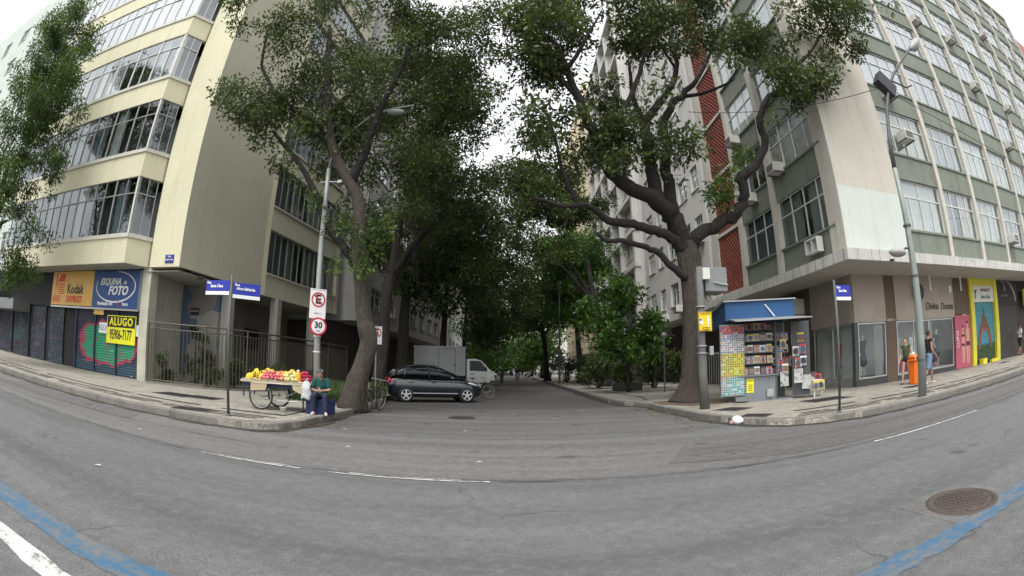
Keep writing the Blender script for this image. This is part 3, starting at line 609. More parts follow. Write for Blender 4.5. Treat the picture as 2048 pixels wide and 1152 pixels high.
R3 = block('balcony_building', 'cream building with deep loggias and projecting frames along the right side', FR((10.9,58),(0,-1)), 20.3, 10, 3.9, 11, 3.1, [(1,3.4),(4.2,6.8),(8,10.6),(11.6,14.2),(15.6,19)], .8, 1.9, WHT, 3, ground=GROUNDD)
for k in range(11):
    mb = MB(); fr = FR((10.9,58),(0,-1)); fr.box(mb,0,20.3,3.9+k*3.1+3.1*.86,3.9+k*3.1+3.1*.98,.002,.5); mb.build('ledge', WHT, R3)
for u in (0,3.8,7.4,11.1,14.9,19.7): mb = MB(); fr.box(mb,u,u+.5,3.9,38.0,.003,.45); mb.build('fin', WHT, R3)
block('yellow_building', 'pale yellow tall building beyond the cream loggias', FR((10.5,85),(0,-1)), 26, 12, 3.5, 12, 3.1, [(2,4),(6,8.5),(11,13.5),(16,18.5),(21,23.5)], .9, 1.5, M('plaster_yellow', (.60,.50,.33), .85, streak=.3), 2, ground=GROUNDD, curt=0)
# ---------------------------------------------------------------- left corner building
CREAM = M('wall_cream', (.63,.60,.425), .75, var=.06, streak=.28, vs=.7, tile=9, bmp=.05); TAUPE = M('wall_taupe', (.50,.48,.375), .8, var=.08, vs=.5, tile=9, bmp=.05, streak=.18)
LEDGE = M('ledge_stone', (.50,.49,.42), .7, var=.1, streak=.4)
L1 = thing('apartment_building', 'cream corner apartment block with projecting window bays on the left', 'building', (0,0,0))
ZB, ZT = 4.57, 34.0
MB().prism([(-27.2,15.6),(-12.35,15.6),(-11.65,20.1),(-11.65,24),(-27.2,24)], ZB+.02, ZT).build('core', DARKIN, L1)
MB().prism([(-14.0,14.5),(-12.27,14.5),(-12.35,15.5),(-14.0,15.5)], ZB, ZT).build('front_wall', CREAM, L1)
MB().prism([(-12.268,14.5),(-11.55,20.1),(-11.9,20.14),(-12.62,15.5)], ZB, ZT).build('side_wall', TAUPE, L1)
MB().prism([(-11.549,20.1),(-11.47,20.42),(-11.9,20.5),(-11.9,20.142)], 4.42, ZT).build('edge_fin', CREAM, L1)
FL = FR((-27.2,13.55),(1,0)); LFH, LS, LWH = 3.6, 5.74, 2.4; BL = 12.5
for k in range(8):
    s = LS+LFH*k; zb = ZB if k == 0 else s-1.22
    poly = [(-27.2,13.55),(-14.7,13.55),(-14.12,14.5),(-14.12,15.6),(-27.2,15.6)]
    MB().prism(poly, zb, s-.16).build('bay_parapet', CREAM, L1)
    MB().prism([(-27.25,13.49),(-14.67,13.49),(-14.04,14.498),(-14.12,15.0),(-27.2,15.0)], s-.158, s).build('bay_ledge', LEDGE, L1)
    MB().prism([(-27.1,13.75),(-14.9,13.75),(-14.3,14.6),(-14.3,15.55),(-27.1,15.55)], s+LWH-.02, s+LWH-.001).build('bay_soffit', CREAM, L1)
    n = 8
    for i in range(n):
        w_ = BL/n; win(L1, FL, i*w_, s+.002, -.07, w_, LWH-.004, 2, 2 if k % 3 == 0 else (1 if k != 1 else 2), .70, FRAMEG if k < 2 else FRAMEM, (PANED, PANED, PANE, PANER, PANER, PANER, PANE, PANER)[k], curtains=random.choice((0,1,1,2)), fw=.04)
    sfr = FR((-14.74,13.6),(.55,.88)); win(L1, sfr, .06, s+.002, -.03, .9, LWH-.004, 2, 2, .70, FRAMEG if k < 2 else FRAMEM, PANE if k > 1 else PANED, curtains=0, fw=.04)
    MB().box(-14.82,-14.72,13.57,13.67,s+.003,s+LWH-.03).build('corner_mullion', FRAMEM, L1)
# side wing
WG = FR((-11.47,20.44),(.13,.991)); WING = thing('apartment_wing', 'taupe side wing with dark ribbon windows behind the left street tree', 'building', (0,0,0))
mb = MB(); WG.box(mb,.3,7.4,4.5,30,-9,-1.0); mb.build('core', DARKIN, WING)
for k in range(8):
    z = 4.42+3.36*k if k else 4.42; mb = MB(); WG.box(mb,0.0,7.4,(4.42 if k == 0 else 4.3+3.36*k+.02),5.52+3.36*k,-1.0,-.05); WG.box(mb,0.0,7.4,5.44+3.36*k,5.519+3.36*k,-.049,.05); mb.build('spandrel', TAUPE, WING)
    for i in range(4): win(WING, WG, .12+i*1.78, 5.525+3.36*k, -.2, 1.76, 2.12, 3, 0, 1, FRAMEG, PANED, .035, 3 if i != 1 else 1)
mb = MB(); WG.box(mb,7.402,7.75,4.42,31,-2,.0); mb.build('end_pier', TAUPE, WING); mb = MB(); WG.box(mb,0,7.4,31.2,32,-2,.0); mb.build('parapet', TAUPE, WING)
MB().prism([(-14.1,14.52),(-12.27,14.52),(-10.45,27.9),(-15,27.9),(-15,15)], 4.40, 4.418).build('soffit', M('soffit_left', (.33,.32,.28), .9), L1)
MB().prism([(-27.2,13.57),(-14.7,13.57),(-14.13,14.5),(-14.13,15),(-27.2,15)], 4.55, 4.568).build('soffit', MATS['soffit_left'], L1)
PILO = M('pillar_grey', (.30,.29,.25), .8, var=.12, streak=.3)
MB().box(-14.42,-13.9,14.6,15.1,.14,4.55).build('pillar', M('pillar_cream', (.42,.40,.33), .85, var=.2, spots=.5), L1)
for (x,y) in ((-12.0,18.0),(-11.4,21.6),(-10.9,25.2)): MB().box(x-.22,x+.22,y-.22,y+.22,.14,4.398).build('pillar', PILO, L1)
def mural2():
    m, t, b, o = newmat('wall_mural_blue'); p = pos(t); s = N(t, 'ShaderNodeSeparateXYZ'); L(t, p, s.inputs[0])
    n = noise(t, mapping(t, p, (.55,.55,.5), (2,0,1)), 1.1, 2); wv = mth(t, 'SINE', mth(t, 'ADD', mth(t, 'MULTIPLY', s.outputs[0], 2.4), mth(t, 'MULTIPLY', n, 9)))
    c = mixc(t, ramp(t, mth(t, 'ADD', wv, mth(t, 'MULTIPLY', s.outputs[2], .35)), 1.05, 1.15), (.24,.235,.21), (.08,.11,.17)); c = mixc(t, ramp(t, n, .55, .57), c, (.16,.155,.14))
    L(t, c, b.inputs['Base Color']); b.inputs['Roughness'].default_value = .85; return m
MB().box(-17.4,-12.25,17.6,17.8,.14,4.398).build('mural_wall', mural2(), L1)
MB().box(-14.9,-14.45,15.31,17.598,.14,4.398).build('shop_side_wall', M('pillar_cream'), L1)
MB().box(-14.6,-13.8,17.802,27.9,.14,4.398).build('garage_wall', M('garage_wall', (.16,.155,.135), .9, var=.15), L1)
for y in (19.5,22.5,25.3): MB().box(-13.79,-13.72,y,y+1.5,1.9,3.0).build('garage_window', M('garage_void', (.02,.02,.022), .5), L1)
t = thing('wall_plaque', 'small black number plaque on the mural wall', 'plaque', (-13.6,17.58,3.2)); MB().box(-.25,.25,-.03,.015,-.12,.2).build('plate', M('plaque_black', (.03,.03,.03), .4), t); lettering('QUARTZO', .1, M('sign_pale2', (.5,.5,.45), .5, bmp=0), t, (0,-.04,.05))
t = thing('street_name_plate', 'small blue street plate on the cream corner wall', 'street sign', (-12.85,14.49,4.87)); MB().box(-.24,.24,-.02,.005,-.16,.16).build('plate', M('enamel_blue', (.02,.03,.22), .35, bmp=0), t); lettering('RUA', .1, M('sign_w2', (.75,.76,.78), .5, bmp=0), t, (0,-.026,.08)); lettering('SANTA CLARA', .065, MATS['sign_w2'], t, (0,-.026,-.04), bold=.002)
t = thing('security_camera', 'black security camera under the cream corner overhang', 'camera', (-11.95,15.6,4.34)); MB().tube([(0,0,.07),(0,0,0)], .03).build('mount', DG, t); MB().tube([(-.1,-.08,-.02),(.12,.1,.02)], .055, 10).build('body', DG, t)
# shopfronts of the left building
def graffiti():
    m, t, b, o = newmat('shutter_graffiti'); p = pos(t); s = N(t, 'ShaderNodeSeparateXYZ'); L(t, p, s.inputs[0]); x, z = s.outputs[0], s.outputs[2]
    n = noise(t, mapping(t, p, (.9,1,1.1), (5,0,3)), 1.0, 3); n2 = noise(t, p, 3.5, 3)
    base = mixc(t, ramp(t, z, .55, .9), (.02,.055,.085), (.015,.017,.035)); base = mixc(t, mth(t,'MULTIPLY',ramp(t, noise(t, p, 6, 4), .55, .7),.5), base, (.08,.10,.14))
    dx = mth(t, 'DIVIDE', mth(t, 'ADD', x, 17.0), 2.25); dz = mth(t, 'DIVIDE', mth(t, 'ADD', z, -1.45), .95)
    r2 = mth(t, 'ADD', mth(t, 'POWER', mth(t, 'ABSOLUTE', dx), 3.0), mth(t, 'POWER', mth(t, 'ABSOLUTE', dz), 2.0)); f = mth(t, 'ADD', r2, mth(t, 'MULTIPLY', mth(t, 'ADD', n, -.5), 2.6))
    c = mixc(t, ramp(t, f, 1.02, .98), base, (.33,.03,.08)); c = mixc(t, ramp(t, f, .74, .70), c, (.025,.24,.13))
    c = mixc(t, mth(t, 'MULTIPLY', ramp(t, f, .72, .70), ramp(t, mth(t, 'ABSOLUTE', mth(t, 'ADD', mth(t, 'SINE', mth(t,'ADD',mth(t,'MULTIPLY',x,3.1),mth(t,'MULTIPLY',n2,4))), 0)), .16, .10)), c, (.33,.03,.09))
    v = N(t, 'ShaderNodeTexVoronoi'); v.inputs['Scale'].default_value = 1.6; L(t, p, v.inputs['Vector']); c = mixc(t, ramp(t, v.outputs['Distance'], .06, .05), c, (.5,.5,.5))
    L(t, c, b.inputs['Base Color']); b.inputs['Roughness'].default_value = .6; return m
def darktags():
    m, t, b, o = newmat('shutter_tags'); p = pos(t); wv = noise(t, mapping(t, p, (1.4,1,2.2)), 2.1, 5, .75)
    c = mixc(t, ramp(t, noise(t, p, .9, 3), .4, .65), (.010,.014,.028), (.014,.035,.05)); c = mixc(t, mth(t,'MULTIPLY',ramp(t, noise(t, p, .7, 2), .58, .62),.7), c, (.02,.09,.08)); c = mixc(t, mth(t,'MULTIPLY',ramp(t, mth(t,'ABSOLUTE',mth(t,'ADD',noise(t, mapping(t, p, (1.2,1,1.6), (3,0,0)), 1.4, 2, .5),-.5)), .009, .004),.7), c, (.30,.10,.16)); c = mixc(t, mth(t,'MULTIPLY',ramp(t, mth(t,'ABSOLUTE',mth(t,'ADD',wv,-.5)), .008, .003),mth(t,'MULTIPLY',ramp(t, noise(t, p, 1.1, 2), .5, .56),.6)), c, (.26,.28,.29))
    L(t, c, b.inputs['Base Color']); b.inputs['Roughness'].default_value = .6; return m
GRF, TAGS = graffiti(), darktags()
SH = thing('photo_shop', 'closed photo shop with graffiti covered roller shutters under the cream bay', 'shop', (0,0,0))
for x0, x1 in ((-19.55,-17.95),(-17.85,-16.25),(-16.15,-14.6)): shutter(SH, x0, x1, 14.95, .16, 2.85, GRF, .11)
for x in (-19.65,-17.95,-16.25,-14.6): MB().box(x,x+.1 if x > -19.6 else x+.1,14.86,15.0,.14,2.86).build('mullion', M('mullion_navy', (.02,.03,.05), .6), SH)
MB().box(-30,-14.43,15.02,15.3,.14,4.54).build('wall', M('shop_black', (.018,.018,.02), .8), SH); MB().box(-30,-14.44,14.86,15.018,2.87,4.5).build('fascia', MATS['shop_black'], SH)
for x0, x1 in ((-22.4,-20.9),(-24.6,-22.9),(-27.2,-25.0),(-29.6,-27.5)): shutter(SH, x0, x1, 14.95, .16, 2.85, TAGS, .11)
SG = thing('shop_sign', 'yellow and blue photo shop signboard hung under the cream bay', 'sign', (0,14.7,0))
KY = M('sign_yellow', (.60,.36,.09), .5, var=.08, bmp=0); KB = M('sign_blue', (.03,.07,.20), .45, var=.08, bmp=0); KR = M('sign_red', (.55,.03,.02), .5, bmp=0); KW = M('sign_offwhite', (.68,.70,.68), .5, bmp=0); BLK = M('sign_black', (.015,.013,.012), .5, bmp=0)
MB().box(-22.1,-18.12,0,.15,2.95,4.52).build('yellow_panel', KY, SG); MB().box(-18.118,-14.7,0,.15,2.92,4.5).build('blue_panel', KB, SG)
MB().box(-22.16,-14.62,.02,.18,2.84,2.915).build('frame', ALU, SG); MB().box(-14.69,-14.45,-.02,.16,2.9,4.5).build('end_cap', M('sign_grey_cap', (.16,.18,.17), .6), SG)
for x in (-21,-16): MB().box(x-.02,x+.02,.06,.1,4.5,4.55).build('hanger', ALU, SG)
U, V, Nn = (1,0,0),(0,0,1),(0,-1,0); mb = MB(); o_ = (-21.75,-.002,3.45)
mb.slab([(0,.5),(.13,.5),(.13,.95),(.02,.95)], .006, o_, U, V, Nn); mb.slab([(.22,.62),(.52,.95),(.95,.95),(.95,.6),(.25,.58)], .006, o_, U, V, Nn)
for i in range(6): zz = .5-.09*i; a = .28+.055*i; mb.slab([(0,zz),(max(.1,.5-a*.9),zz),(max(.1,.5-a*.9),zz-.045),(0,zz-.045)], .006, o_, U, V, Nn); mb.slab([(.2+.05*i,zz),(.95,zz),(.95,zz-.045),(.22+.05*i,zz-.045)], .006, o_, U, V, Nn)
mb.build('emblem', KR, SG)
lettering('Kodak', .62, BLK, SG, (-19.72,-.01,3.68), bold=.012, sx=.95)
lettering('EXPRESS', .40, KR, SG, (-19.8,-.01,3.22), bold=.01, shear=.28)
mb = MB()
for i in range(5): mb.slab([(0,i*.065),(.82,i*.065),(.84,i*.065+.034),(0,i*.065+.034)], .005, (-21.98,-.002,3.08), U, V, Nn)
mb.build('emblem_stripe', KR, SG)
lettering('ESQUINA', .40, M('sign_silver', (.55,.57,.5), .5, bmp=0), SG, (-16.75,-.01,4.02), bold=.012, shear=.3, sx=.92); lettering('da', .22, MATS['sign_silver'], SG, (-15.68,-.01,4.0), bold=.006, shear=.3); lettering('FOTO', .52, KW, SG, (-16.15,-.01,3.64), bold=.018, shear=.25)
lettering('Revelação em', .21, KW, SG, (-17.05,-.01,3.1), bold=.007); lettering('1', .3, KR, SG, (-16.05,-.01,3.1), bold=.012); lettering('hora', .21, KW, SG, (-15.55,-.01,3.1), bold=.007)
mb = MB()
for i in range(34):
    a0, a1 = rad(-200+i*8.4), rad(-200+(i+1)*8.4); w0 = .02+.05*math.sin(math.pi*i/34); w1 = .02+.05*math.sin(math.pi*(i+1)/34)
    mb.slab([(1.42*math.cos(a0),.62*math.sin(a0)),((1.42+w0)*math.cos(a0),(.62+w0)*math.sin(a0)),((1.42+w1)*math.cos(a1),(.62+w1)*math.sin(a1)),(1.42*math.cos(a1),.62*math.sin(a1))][::-1], .005, (-16.4,-.002,3.83), U, V, Nn)
mb.build('swoosh', KW, SG)
t = thing('rental_board', 'black and yellow board reading ALUGO with a phone number on the shutter', 'sign', (-15.85,14.86,0)); YB = M('board_yellow', (.72,.70,.02), .5, var=.04, bmp=0)
MB().box(-.99,.99,-.04,0,1.5,2.14).build('yellow_half', YB, t); MB().box(-.99,.99,-.042,0,2.142,2.6).build('black_half', BLK, t)
mb = MB().box(-1.02,1.02,-.05,.0,2.601,2.63).box(-1.02,1.02,-.05,0,1.47,1.499).box(-1.02,-.991,-.05,0,1.5,2.6).box(.991,1.02,-.05,0,1.5,2.6); mb.build('edge', YB, t)
lettering('ALUGO', .46, YB, t, (0,-.048,2.37), bold=.012, spacing=1.1); lettering('95906-7177', .58, BLK, t, (0,-.046,1.83), bold=.012, sx=.56)
t = thing('rental_poster', 'white paper strip reading ALUGO half hidden behind the yellow board', 'poster', (-16.0,14.9,0)); MB().box(-1.55,1.35,-.03,0,1.85,2.3).build('sheet', KW, t); lettering('ALUGO', .34, M('ink_blue', (.2,.23,.4), .6, bmp=0), t, (-1.05,-.036,2.08))
t = thing('shop_notice', 'small ochre notice under the blue signboard', 'notice', (-17.6,14.84,2.62)); MB().box(-.4,.4,-.03,0,0,.24).build('sheet', KY, t)
L2 = block('pale_tower', 'pale green tower with small windows beyond the far left tree', FR((-62,14.2),(1,0)), 34.6, 12, 4.6, 7, 3.2, [(3+4.2*i,4.5+4.2*i) for i in range(8)], .9, 1.4, M('plaster_palegreen', (.48,.53,.48), .85, streak=.3), 2, ground=GROUNDD, curt=0)
t = thing('awning_sign', 'blurred blue shop sign above an awning at the left picture edge', 'sign', (-29.5,14.0,0)); MB().box(-2,1.2,0,.2,3.2,4.1).build('board', M('sign_blue2', (.03,.05,.16), .5), t); MB().box(-4,4.5,-.5,.9,2.45,3.0).build('awning', M('awning_grey', (.16,.17,.17), .8), t)
block('garden_building', 'grey apartment block half hidden by street trees on the left', FR((-9.2,29.0),(.03,1)), 30, 10, 4.2, 9, 3.1, [(2+4*i,4.6+4*i) for i in range(7)], 1.0, 1.5, GRY, 2, ground=GROUNDD)
block('far_block', 'distant pale block down the left side of the street', FR((-9,62),(.0,1)), 60, 10, 3.5, 9, 3.1, [(2+5*i,5+5*i) for i in range(11)], 1.0, 1.5, WHT, 2, ground=GROUNDD, curt=0)
block('end_building', 'distant pale building closing the end of the street', FR((-40,185),(1,0)), 80, 12, .2, 10, 3.2, [(3+5*i,6+5*i) for i in range(15)], 1.0, 1.6, WHT, 2, curt=0)
# ================================================================== VEGETATION
def leaf_mat(name, a, b_, tr=.35):
    m, t, b, o = newmat(name); g = N(t, 'ShaderNodeNewGeometry'); p = g.outputs['Position']
    c = mixc(t, g.outputs['Random Per Island'], a, b_); c = mixc(t, ramp(t, noise(t, p, .6, 3), .36, .62), c, tuple(x*.5 for x in a))
    c = mixc(t, mth(t, 'MULTIPLY', ramp(t, noise(t, p, 1.1, 2), .54, .68), .75), c, tuple(min(1, x*y) for x, y in zip(b_, (1.75,1.6,1.0))))
    L(t, c, b.inputs['Base Color']); b.inputs['Roughness'].default_value = .5; b.inputs['Specular IOR Level'].default_value = .3
    td = N(t, 'ShaderNodeBsdfTranslucent'); L(t, mixc(t, .5, c, (.12,.16,.02)), td.inputs[0]); mx = N(t, 'ShaderNodeMixShader'); mx.inputs[0].default_value = tr
    L(t, b.outputs[0], mx.inputs[1]); L(t, td.outputs[0], mx.inputs[2]); L(t, mx.outputs[0], o.inputs[0]); MATS[name] = m; return m
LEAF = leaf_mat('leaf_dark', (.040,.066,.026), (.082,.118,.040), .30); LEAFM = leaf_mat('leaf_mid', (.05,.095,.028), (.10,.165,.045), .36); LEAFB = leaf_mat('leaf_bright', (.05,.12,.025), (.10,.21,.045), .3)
def bark_mat(name, col):
    m, t, b, o = newmat(name); p = pos(t)
    n = noise(t, mapping(t, p, (7,7,1.6)), 2.2, 6, .7); n2 = noise(t, p, 1.8, 4); pt = noise(t, p, 4.5, 5, .6)
    c = mixc(t, ramp(t, n, .35, .68), tuple(x*.45 for x in col), tuple(x*1.35 for x in col)); c = mixc(t, ramp(t, n2, .45, .7), c, tuple(x*y for x, y in zip(col, (.75,.78,.7))))
    c = mixc(t, mth(t, 'MULTIPLY', ramp(t, pt, .60, .76), .4), c, (.22,.20,.17))
    L(t, c, b.inputs['Base Color']); b.inputs['Roughness'].default_value = .9; bump(t, b, n, 1.0, .12); MATS[name] = m; return m
BARK = bark_mat('bark', (.075,.06,.048)); BARKD = bark_mat('bark_dark', (.042,.035,.03)); BARKL = bark_mat('bark_limb_backlit', (.026,.021,.018))  # limb bark is darkened in colour so limbs look backlit
def spline(pts, sub=3):
    """smooth the traced limb: Catmull-Rom through (x,y,z,r)"""
    P = [np.array(p, float) for p in pts]; out = []
    for i in range(len(P)-1):
        a, b, c, d = P[max(i-1,0)], P[i], P[i+1], P[min(i+2,len(P)-1)]
        for k in range(sub):
            t = k/sub; out.append(.5*((2*b)+(-a+c)*t+(2*a-5*b+4*c-d)*t*t+(-a+3*b-3*c+d)*t**3))
    out.append(P[-1]); return out
def crown_mesh(name, clumps, leaf, per, mat, aspect=.42, droop=.25):
    """clumps: (x,y,z,rx,ry,rz); leaf blades spread through every clump, thicker towards its skin"""
    C = np.array(clumps); wt = (.25+1.5*RNG.random(len(C))**1.3)*(C[:,3]/C[:,3].mean())**2; n = len(C)*per; idx = RNG.choice(len(C), n, p=wt/wt.sum())
    d = RNG.normal(size=(n,3)); d /= np.linalg.norm(d, axis=1)[:,None]; rr = RNG.random(n)**.45
    base = C[idx,:3] + d*rr[:,None]*C[idx,3:6]
    a = d*.6 + RNG.normal(size=(n,3))*.7; a[:,2] -= droop; a /= np.linalg.norm(a, axis=1)[:,None]
    up = RNG.normal(size=(n,3))*.8; up[:,2] += .9
    s = np.cross(a, up); s /= np.linalg.norm(s, axis=1)[:,None]+1e-9
    nn = np.cross(s, a); L_ = leaf*(.65+.7*RNG.random(n)); 
    tip = base + a*L_[:,None]; mid = base + a*(L_*.48)[:,None] + nn*(L_*.07)[:,None]
    sd = s*(L_*aspect*.5)[:,None]
    V = np.stack([base, mid+sd, tip, mid-sd], 1).reshape(-1,3)
    me = bpy.data.meshes.new(name); me.vertices.add(len(V)); me.vertices.foreach_set('co', V.ravel())
    me.loops.add(4*n); me.polygons.add(n); me.loops.foreach_set('vertex_index', np.arange(4*n, dtype=np.int32)); me.polygons.foreach_set('loop_start', np.arange(0,4*n,4, dtype=np.int32))
    me.materials.append(mat); me.update(calc_edges=True); return me
def sample_clumps(ells, num, size, skin=.5):
    """clump centres inside a union of ellipsoids (cx,cy,cz,rx,ry,rz,weight)"""
    E = np.array(ells, float); w = E[:,6]/E[:,6].sum(); out = []; seeds = []
    for _ in range(max(1, num//5)):
        e = E[RNG.choice(len(E), p=w)]; d = RNG.normal(size=3); d /= np.linalg.norm(d); seeds.append(e[:3]+d*RNG.random()**skin*e[3:6])
    for _ in range(num):                                     # leaves gather in sprays round branch ends, with gaps between
        p = seeds[RNG.integers(len(seeds))]+RNG.normal(size=3)*size*np.array((.95,.95,.6)); s = size*(.55+.9*RNG.random()); out.append((p[0],p[1],p[2],s,s,s*.72))
    return out
def tree(name, label, trunk, limbs, ells, num, size, per, leaf, mat, bark=None, group=None, twigs=True, extra=None, flare=None, crownlabel=None):
    bark = bark or BARK; t = thing(name, label, 'tree', trunk[0][:3], 0, group); o0 = Vector(trunk[0][:3])
    def loc(pts): return [tuple(Vector(p[:3])-o0) for p in pts], [max(.008, p[3]) for p in pts]
    S_ = spline(trunk, 4)
    if flare:
        S_ = [np.array([p[0],p[1],p[2],p[3]*(1+flare*max(0,1-(p[2]-trunk[0][2])/1.1)**2)]) for p in S_]
    P, R = loc(S_); mb = MB(); n = 20; k = 0
    mb.tube(P, R, n)
    for i, v in enumerate(mb.v):                                        # fluted, lumpy trunk
        a = math.atan2(v[1], v[0]); q = .07*math.sin(3*a+v[2]*.8)+.05*math.sin(5*a-v[2]*2)+.03*math.sin(9*a+v[2]*5)
        c = P[i//n] if i//n < len(P) else P[-1]; mb.v[i] = tuple(c[j]+(v[j]-c[j])*(1+q) for j in range(3))
    mb.build('trunk', bark, t, True)
    nodes = [Vector(p) for p in P[len(P)//2:]]
    for lb in limbs:
        Sx = spline(lb, 4); 
        for p in Sx[2:-1]: p[:3] += RNG.normal(size=3)*p[3]*.18
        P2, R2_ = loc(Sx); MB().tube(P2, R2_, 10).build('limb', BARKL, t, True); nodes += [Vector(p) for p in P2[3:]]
    cl0 = sample_clumps(ells, num, size); cl = cl0 + (extra or [])
    if twigs and nodes:
        NA = np.array([n[:] for n in nodes]); mb = MB(); twk = max(1, size/.6); N0 = NA
        for c in sorted(cl, key=lambda c: np.linalg.norm(N0+np.array(o0)-np.array(c[:3]), axis=1).min()):
            c0 = np.array(c[:3])-np.array(o0); dd = np.linalg.norm(NA-c0, axis=1); near = NA[dd.argmin()]; ln = dd.min()
            if ln < .25: continue
            m1 = near*.5+c0*.5+RNG.normal(size=3)*.14*ln; m1[2] += .06*ln; r = min(.035, .008+.008*ln)*twk
            mb.tube([tuple(near), tuple(m1), tuple(c0)], [r, r*.7, r*.35], 4, False); NA = np.vstack([NA, m1[None], c0[None]])
        stuff(mb.build('twig', bark, t, True))
    if extra: stuff(link('leaf_spray', crown_mesh('leaf_spray', [(c[0]-o0.x,c[1]-o0.y,c[2]-o0.z,*c[3:]) for c in extra], leaf*1.05, per, LEAFM), t))
    me = crown_mesh('crown', [(c[0]-o0.x,c[1]-o0.y,c[2]-o0.z,*c[3:]) for c in cl0], leaf, per, mat)
    o = link('crown', me, t); stuff(o)
    if crownlabel: o['label'] = crownlabel
    return t
TR = [(6.12,15.4,0.12,.46),(6.17,15.4,.72,.40),(6.23,15.4,1.9,.36),(6.24,15.4,2.92,.34),(6.26,15.4,3.95,.36),(6.23,15.4,5.0,.42),(6.16,15.4,5.6,.40)]
A = [(6.16,15.4,5.2,.34),(5.74,15.18,6.35,.315),(5.24,14.96,6.8,.291),(4.74,14.75,7.04,.266),(3.91,14.53,7.24,.242),(3.22,14.31,7.75,.217),(3.01,14.09,8.46,.193),(2.57,13.87,9.15,.168),(2.28,13.65,9.97,.144),(1.94,13.44,11.01,.119),(1.69,13.22,11.61,.095),(1.28,13.0,12.26,.07)]
B = [(5.2,15.2,6.97,.27),(5.07,15.36,8.07,.243),(5.13,15.52,8.93,.215),(5.16,15.69,10.34,.188),(5.75,15.85,11.26,.16),(6.67,16.01,12.6,.133),(7.15,16.18,13.98,.105),(7.13,16.34,15.38,.077),(7.75,16.5,17.24,.05)]
C_ = [(3.14,14.4,8.3,.16),(3.28,14.33,8.6,.14),(3.66,14.27,9.62,.12),(4.22,14.2,10.56,.1),(4.78,14.13,11.97,.08),(5.06,14.07,13.0,.06),(4.78,14.0,13.96,.04)]
D = [(5.81,15.4,6.0,.3),(5.82,15.63,7.64,.23),(5.88,15.86,9.14,.2),(6.19,16.09,11.07,.17),(7.12,16.31,12.29,.14),(8.12,16.54,13.39,.11),(9.43,16.77,15.58,.08),(10.5,17.0,17.92,.05)]
E1 = [(5.97,15.3,5.32,.2),(5.53,15.08,5.69,.181),(4.82,14.85,5.83,.163),(4.0,14.62,5.96,.144),(3.14,14.4,6.01,.125),(2.75,14.18,6.22,.106),(2.37,13.95,6.32,.087),(1.64,13.72,6.22,.069),(.76,13.5,6.38,.05)]
E2 = [(2.16,14.0,6.36,.1),(1.82,13.85,6.96,.083),(1.62,13.7,7.57,.065),(1.42,13.55,8.61,.048),(1.14,13.4,9.38,.03)]
F_ = [(6.0,15.2,4.32,.14),(5.46,15.03,4.64,.125),(4.93,14.87,5.08,.11),(4.35,14.7,5.25,.095),(3.64,14.53,5.37,.08),(3.1,14.37,5.31,.065),(2.72,14.2,5.51,.05)]
G = [(6.26,15.4,5.2,.28),(6.56,15.11,5.86,.244),(7.25,14.82,6.15,.228),(7.88,14.52,6.49,.212),(8.09,14.23,7.07,.195),(7.95,13.94,7.62,.179),(8.52,13.65,8.04,.163),(8.88,13.35,8.81,.147),(8.67,13.06,9.57,.131),(9.09,12.77,10.4,.115),(10.04,12.48,10.83,.098),(10.27,12.18,11.58,.082),(10.94,11.89,12.12,.066),(11.85,11.6,13.22,.05)]
tree('street_tree', 'big spreading tree with forked bare limbs beside the news kiosk', TR, [A,B,C_,D,E1,E2,F_,G,
      [(7.1,16.18,13.5,.07),(6.2,15.6,14.6,.05),(5.6,15.2,15.6,.03)],[(1.9,13.4,11.0,.09),(2.6,13.0,12.2,.06),(3.2,12.8,13.4,.03)],[(2.3,13.7,10,.08),(1.4,13.3,10.9,.05),(.6,13.0,11.4,.03)],[(5.16,15.6,10.0,.12),(4.6,15.0,11.2,.09),(4.5,14.6,12.5,.05)],[(7.1,16.3,12.2,.1),(8.3,15.9,12.4,.07),(9.4,15.4,12.9,.04)]],
     [(4.4,14.2,14.4,3.6,2.8,2.0,3.6),(8.2,14.0,14.8,3.6,2.6,2.0,2.6),(10.8,11.4,13.6,2.7,1.4,2.3,2.7),(9.6,11.9,11.4,1.5,1.0,1.2,1.1),(.4,13.4,12.4,2.0,1.6,1.9,1.9),(1.4,13.6,8.6,1.5,1.4,1.6,1.0),(4.2,15.0,9.9,1.9,1.4,1.3,.7),(2.0,13.6,6.8,1.3,.9,.7,.45),(12.9,10.8,14.8,1.6,1.0,1.5,1.2),(3.2,14.0,8.0,1.3,1.0,.8,.35)], 360, .56, 105, .195, LEAF, group=None, flare=.55,
     extra=[(7.4,14.5,7.0,.75,.6,.6),(7.2,14.5,7.25,.6,.6,.5),(7.7,14.4,6.9,.5,.5,.5),(7.7,14.2,7.85,.6,.5,.45),(8.2,13.9,8.5,.45,.45,.4),(6.95,15.2,9.4,.7,.6,.6),(6.9,15.3,9.9,.6,.6,.5),(6.1,15.3,8.1,.45,.4,.8),(5.3,15.0,8.3,.4,.4,.8),(5.15,15.2,9.3,.4,.4,.7),(4.9,14.9,8.8,.35,.3,.5),(3.3,14.2,9.0,.4,.4,.5),(9.1,12.6,9.6,.5,.4,.5),(10.2,12.1,10.3,.5,.4,.4),(10.9,11.8,11.0,.5,.4,.5)])
LT = [(-4.47,13.4,.1,.33),(-4.25,13.35,.95,.30),(-3.95,13.31,1.96,.24),(-4.02,13.26,2.4,.26),(-4.08,13.26,2.67,.235),(-4.2,13.22,3.52,.227),(-4.33,13.17,4.69,.209),(-4.48,13.13,6.18,.191),(-4.95,13.08,6.96,.173),(-5.55,13.04,8.1,.155),(-5.8,12.99,9.21,.136),(-6.15,12.95,10.74,.118),(-6.49,12.9,12.95,.1)]
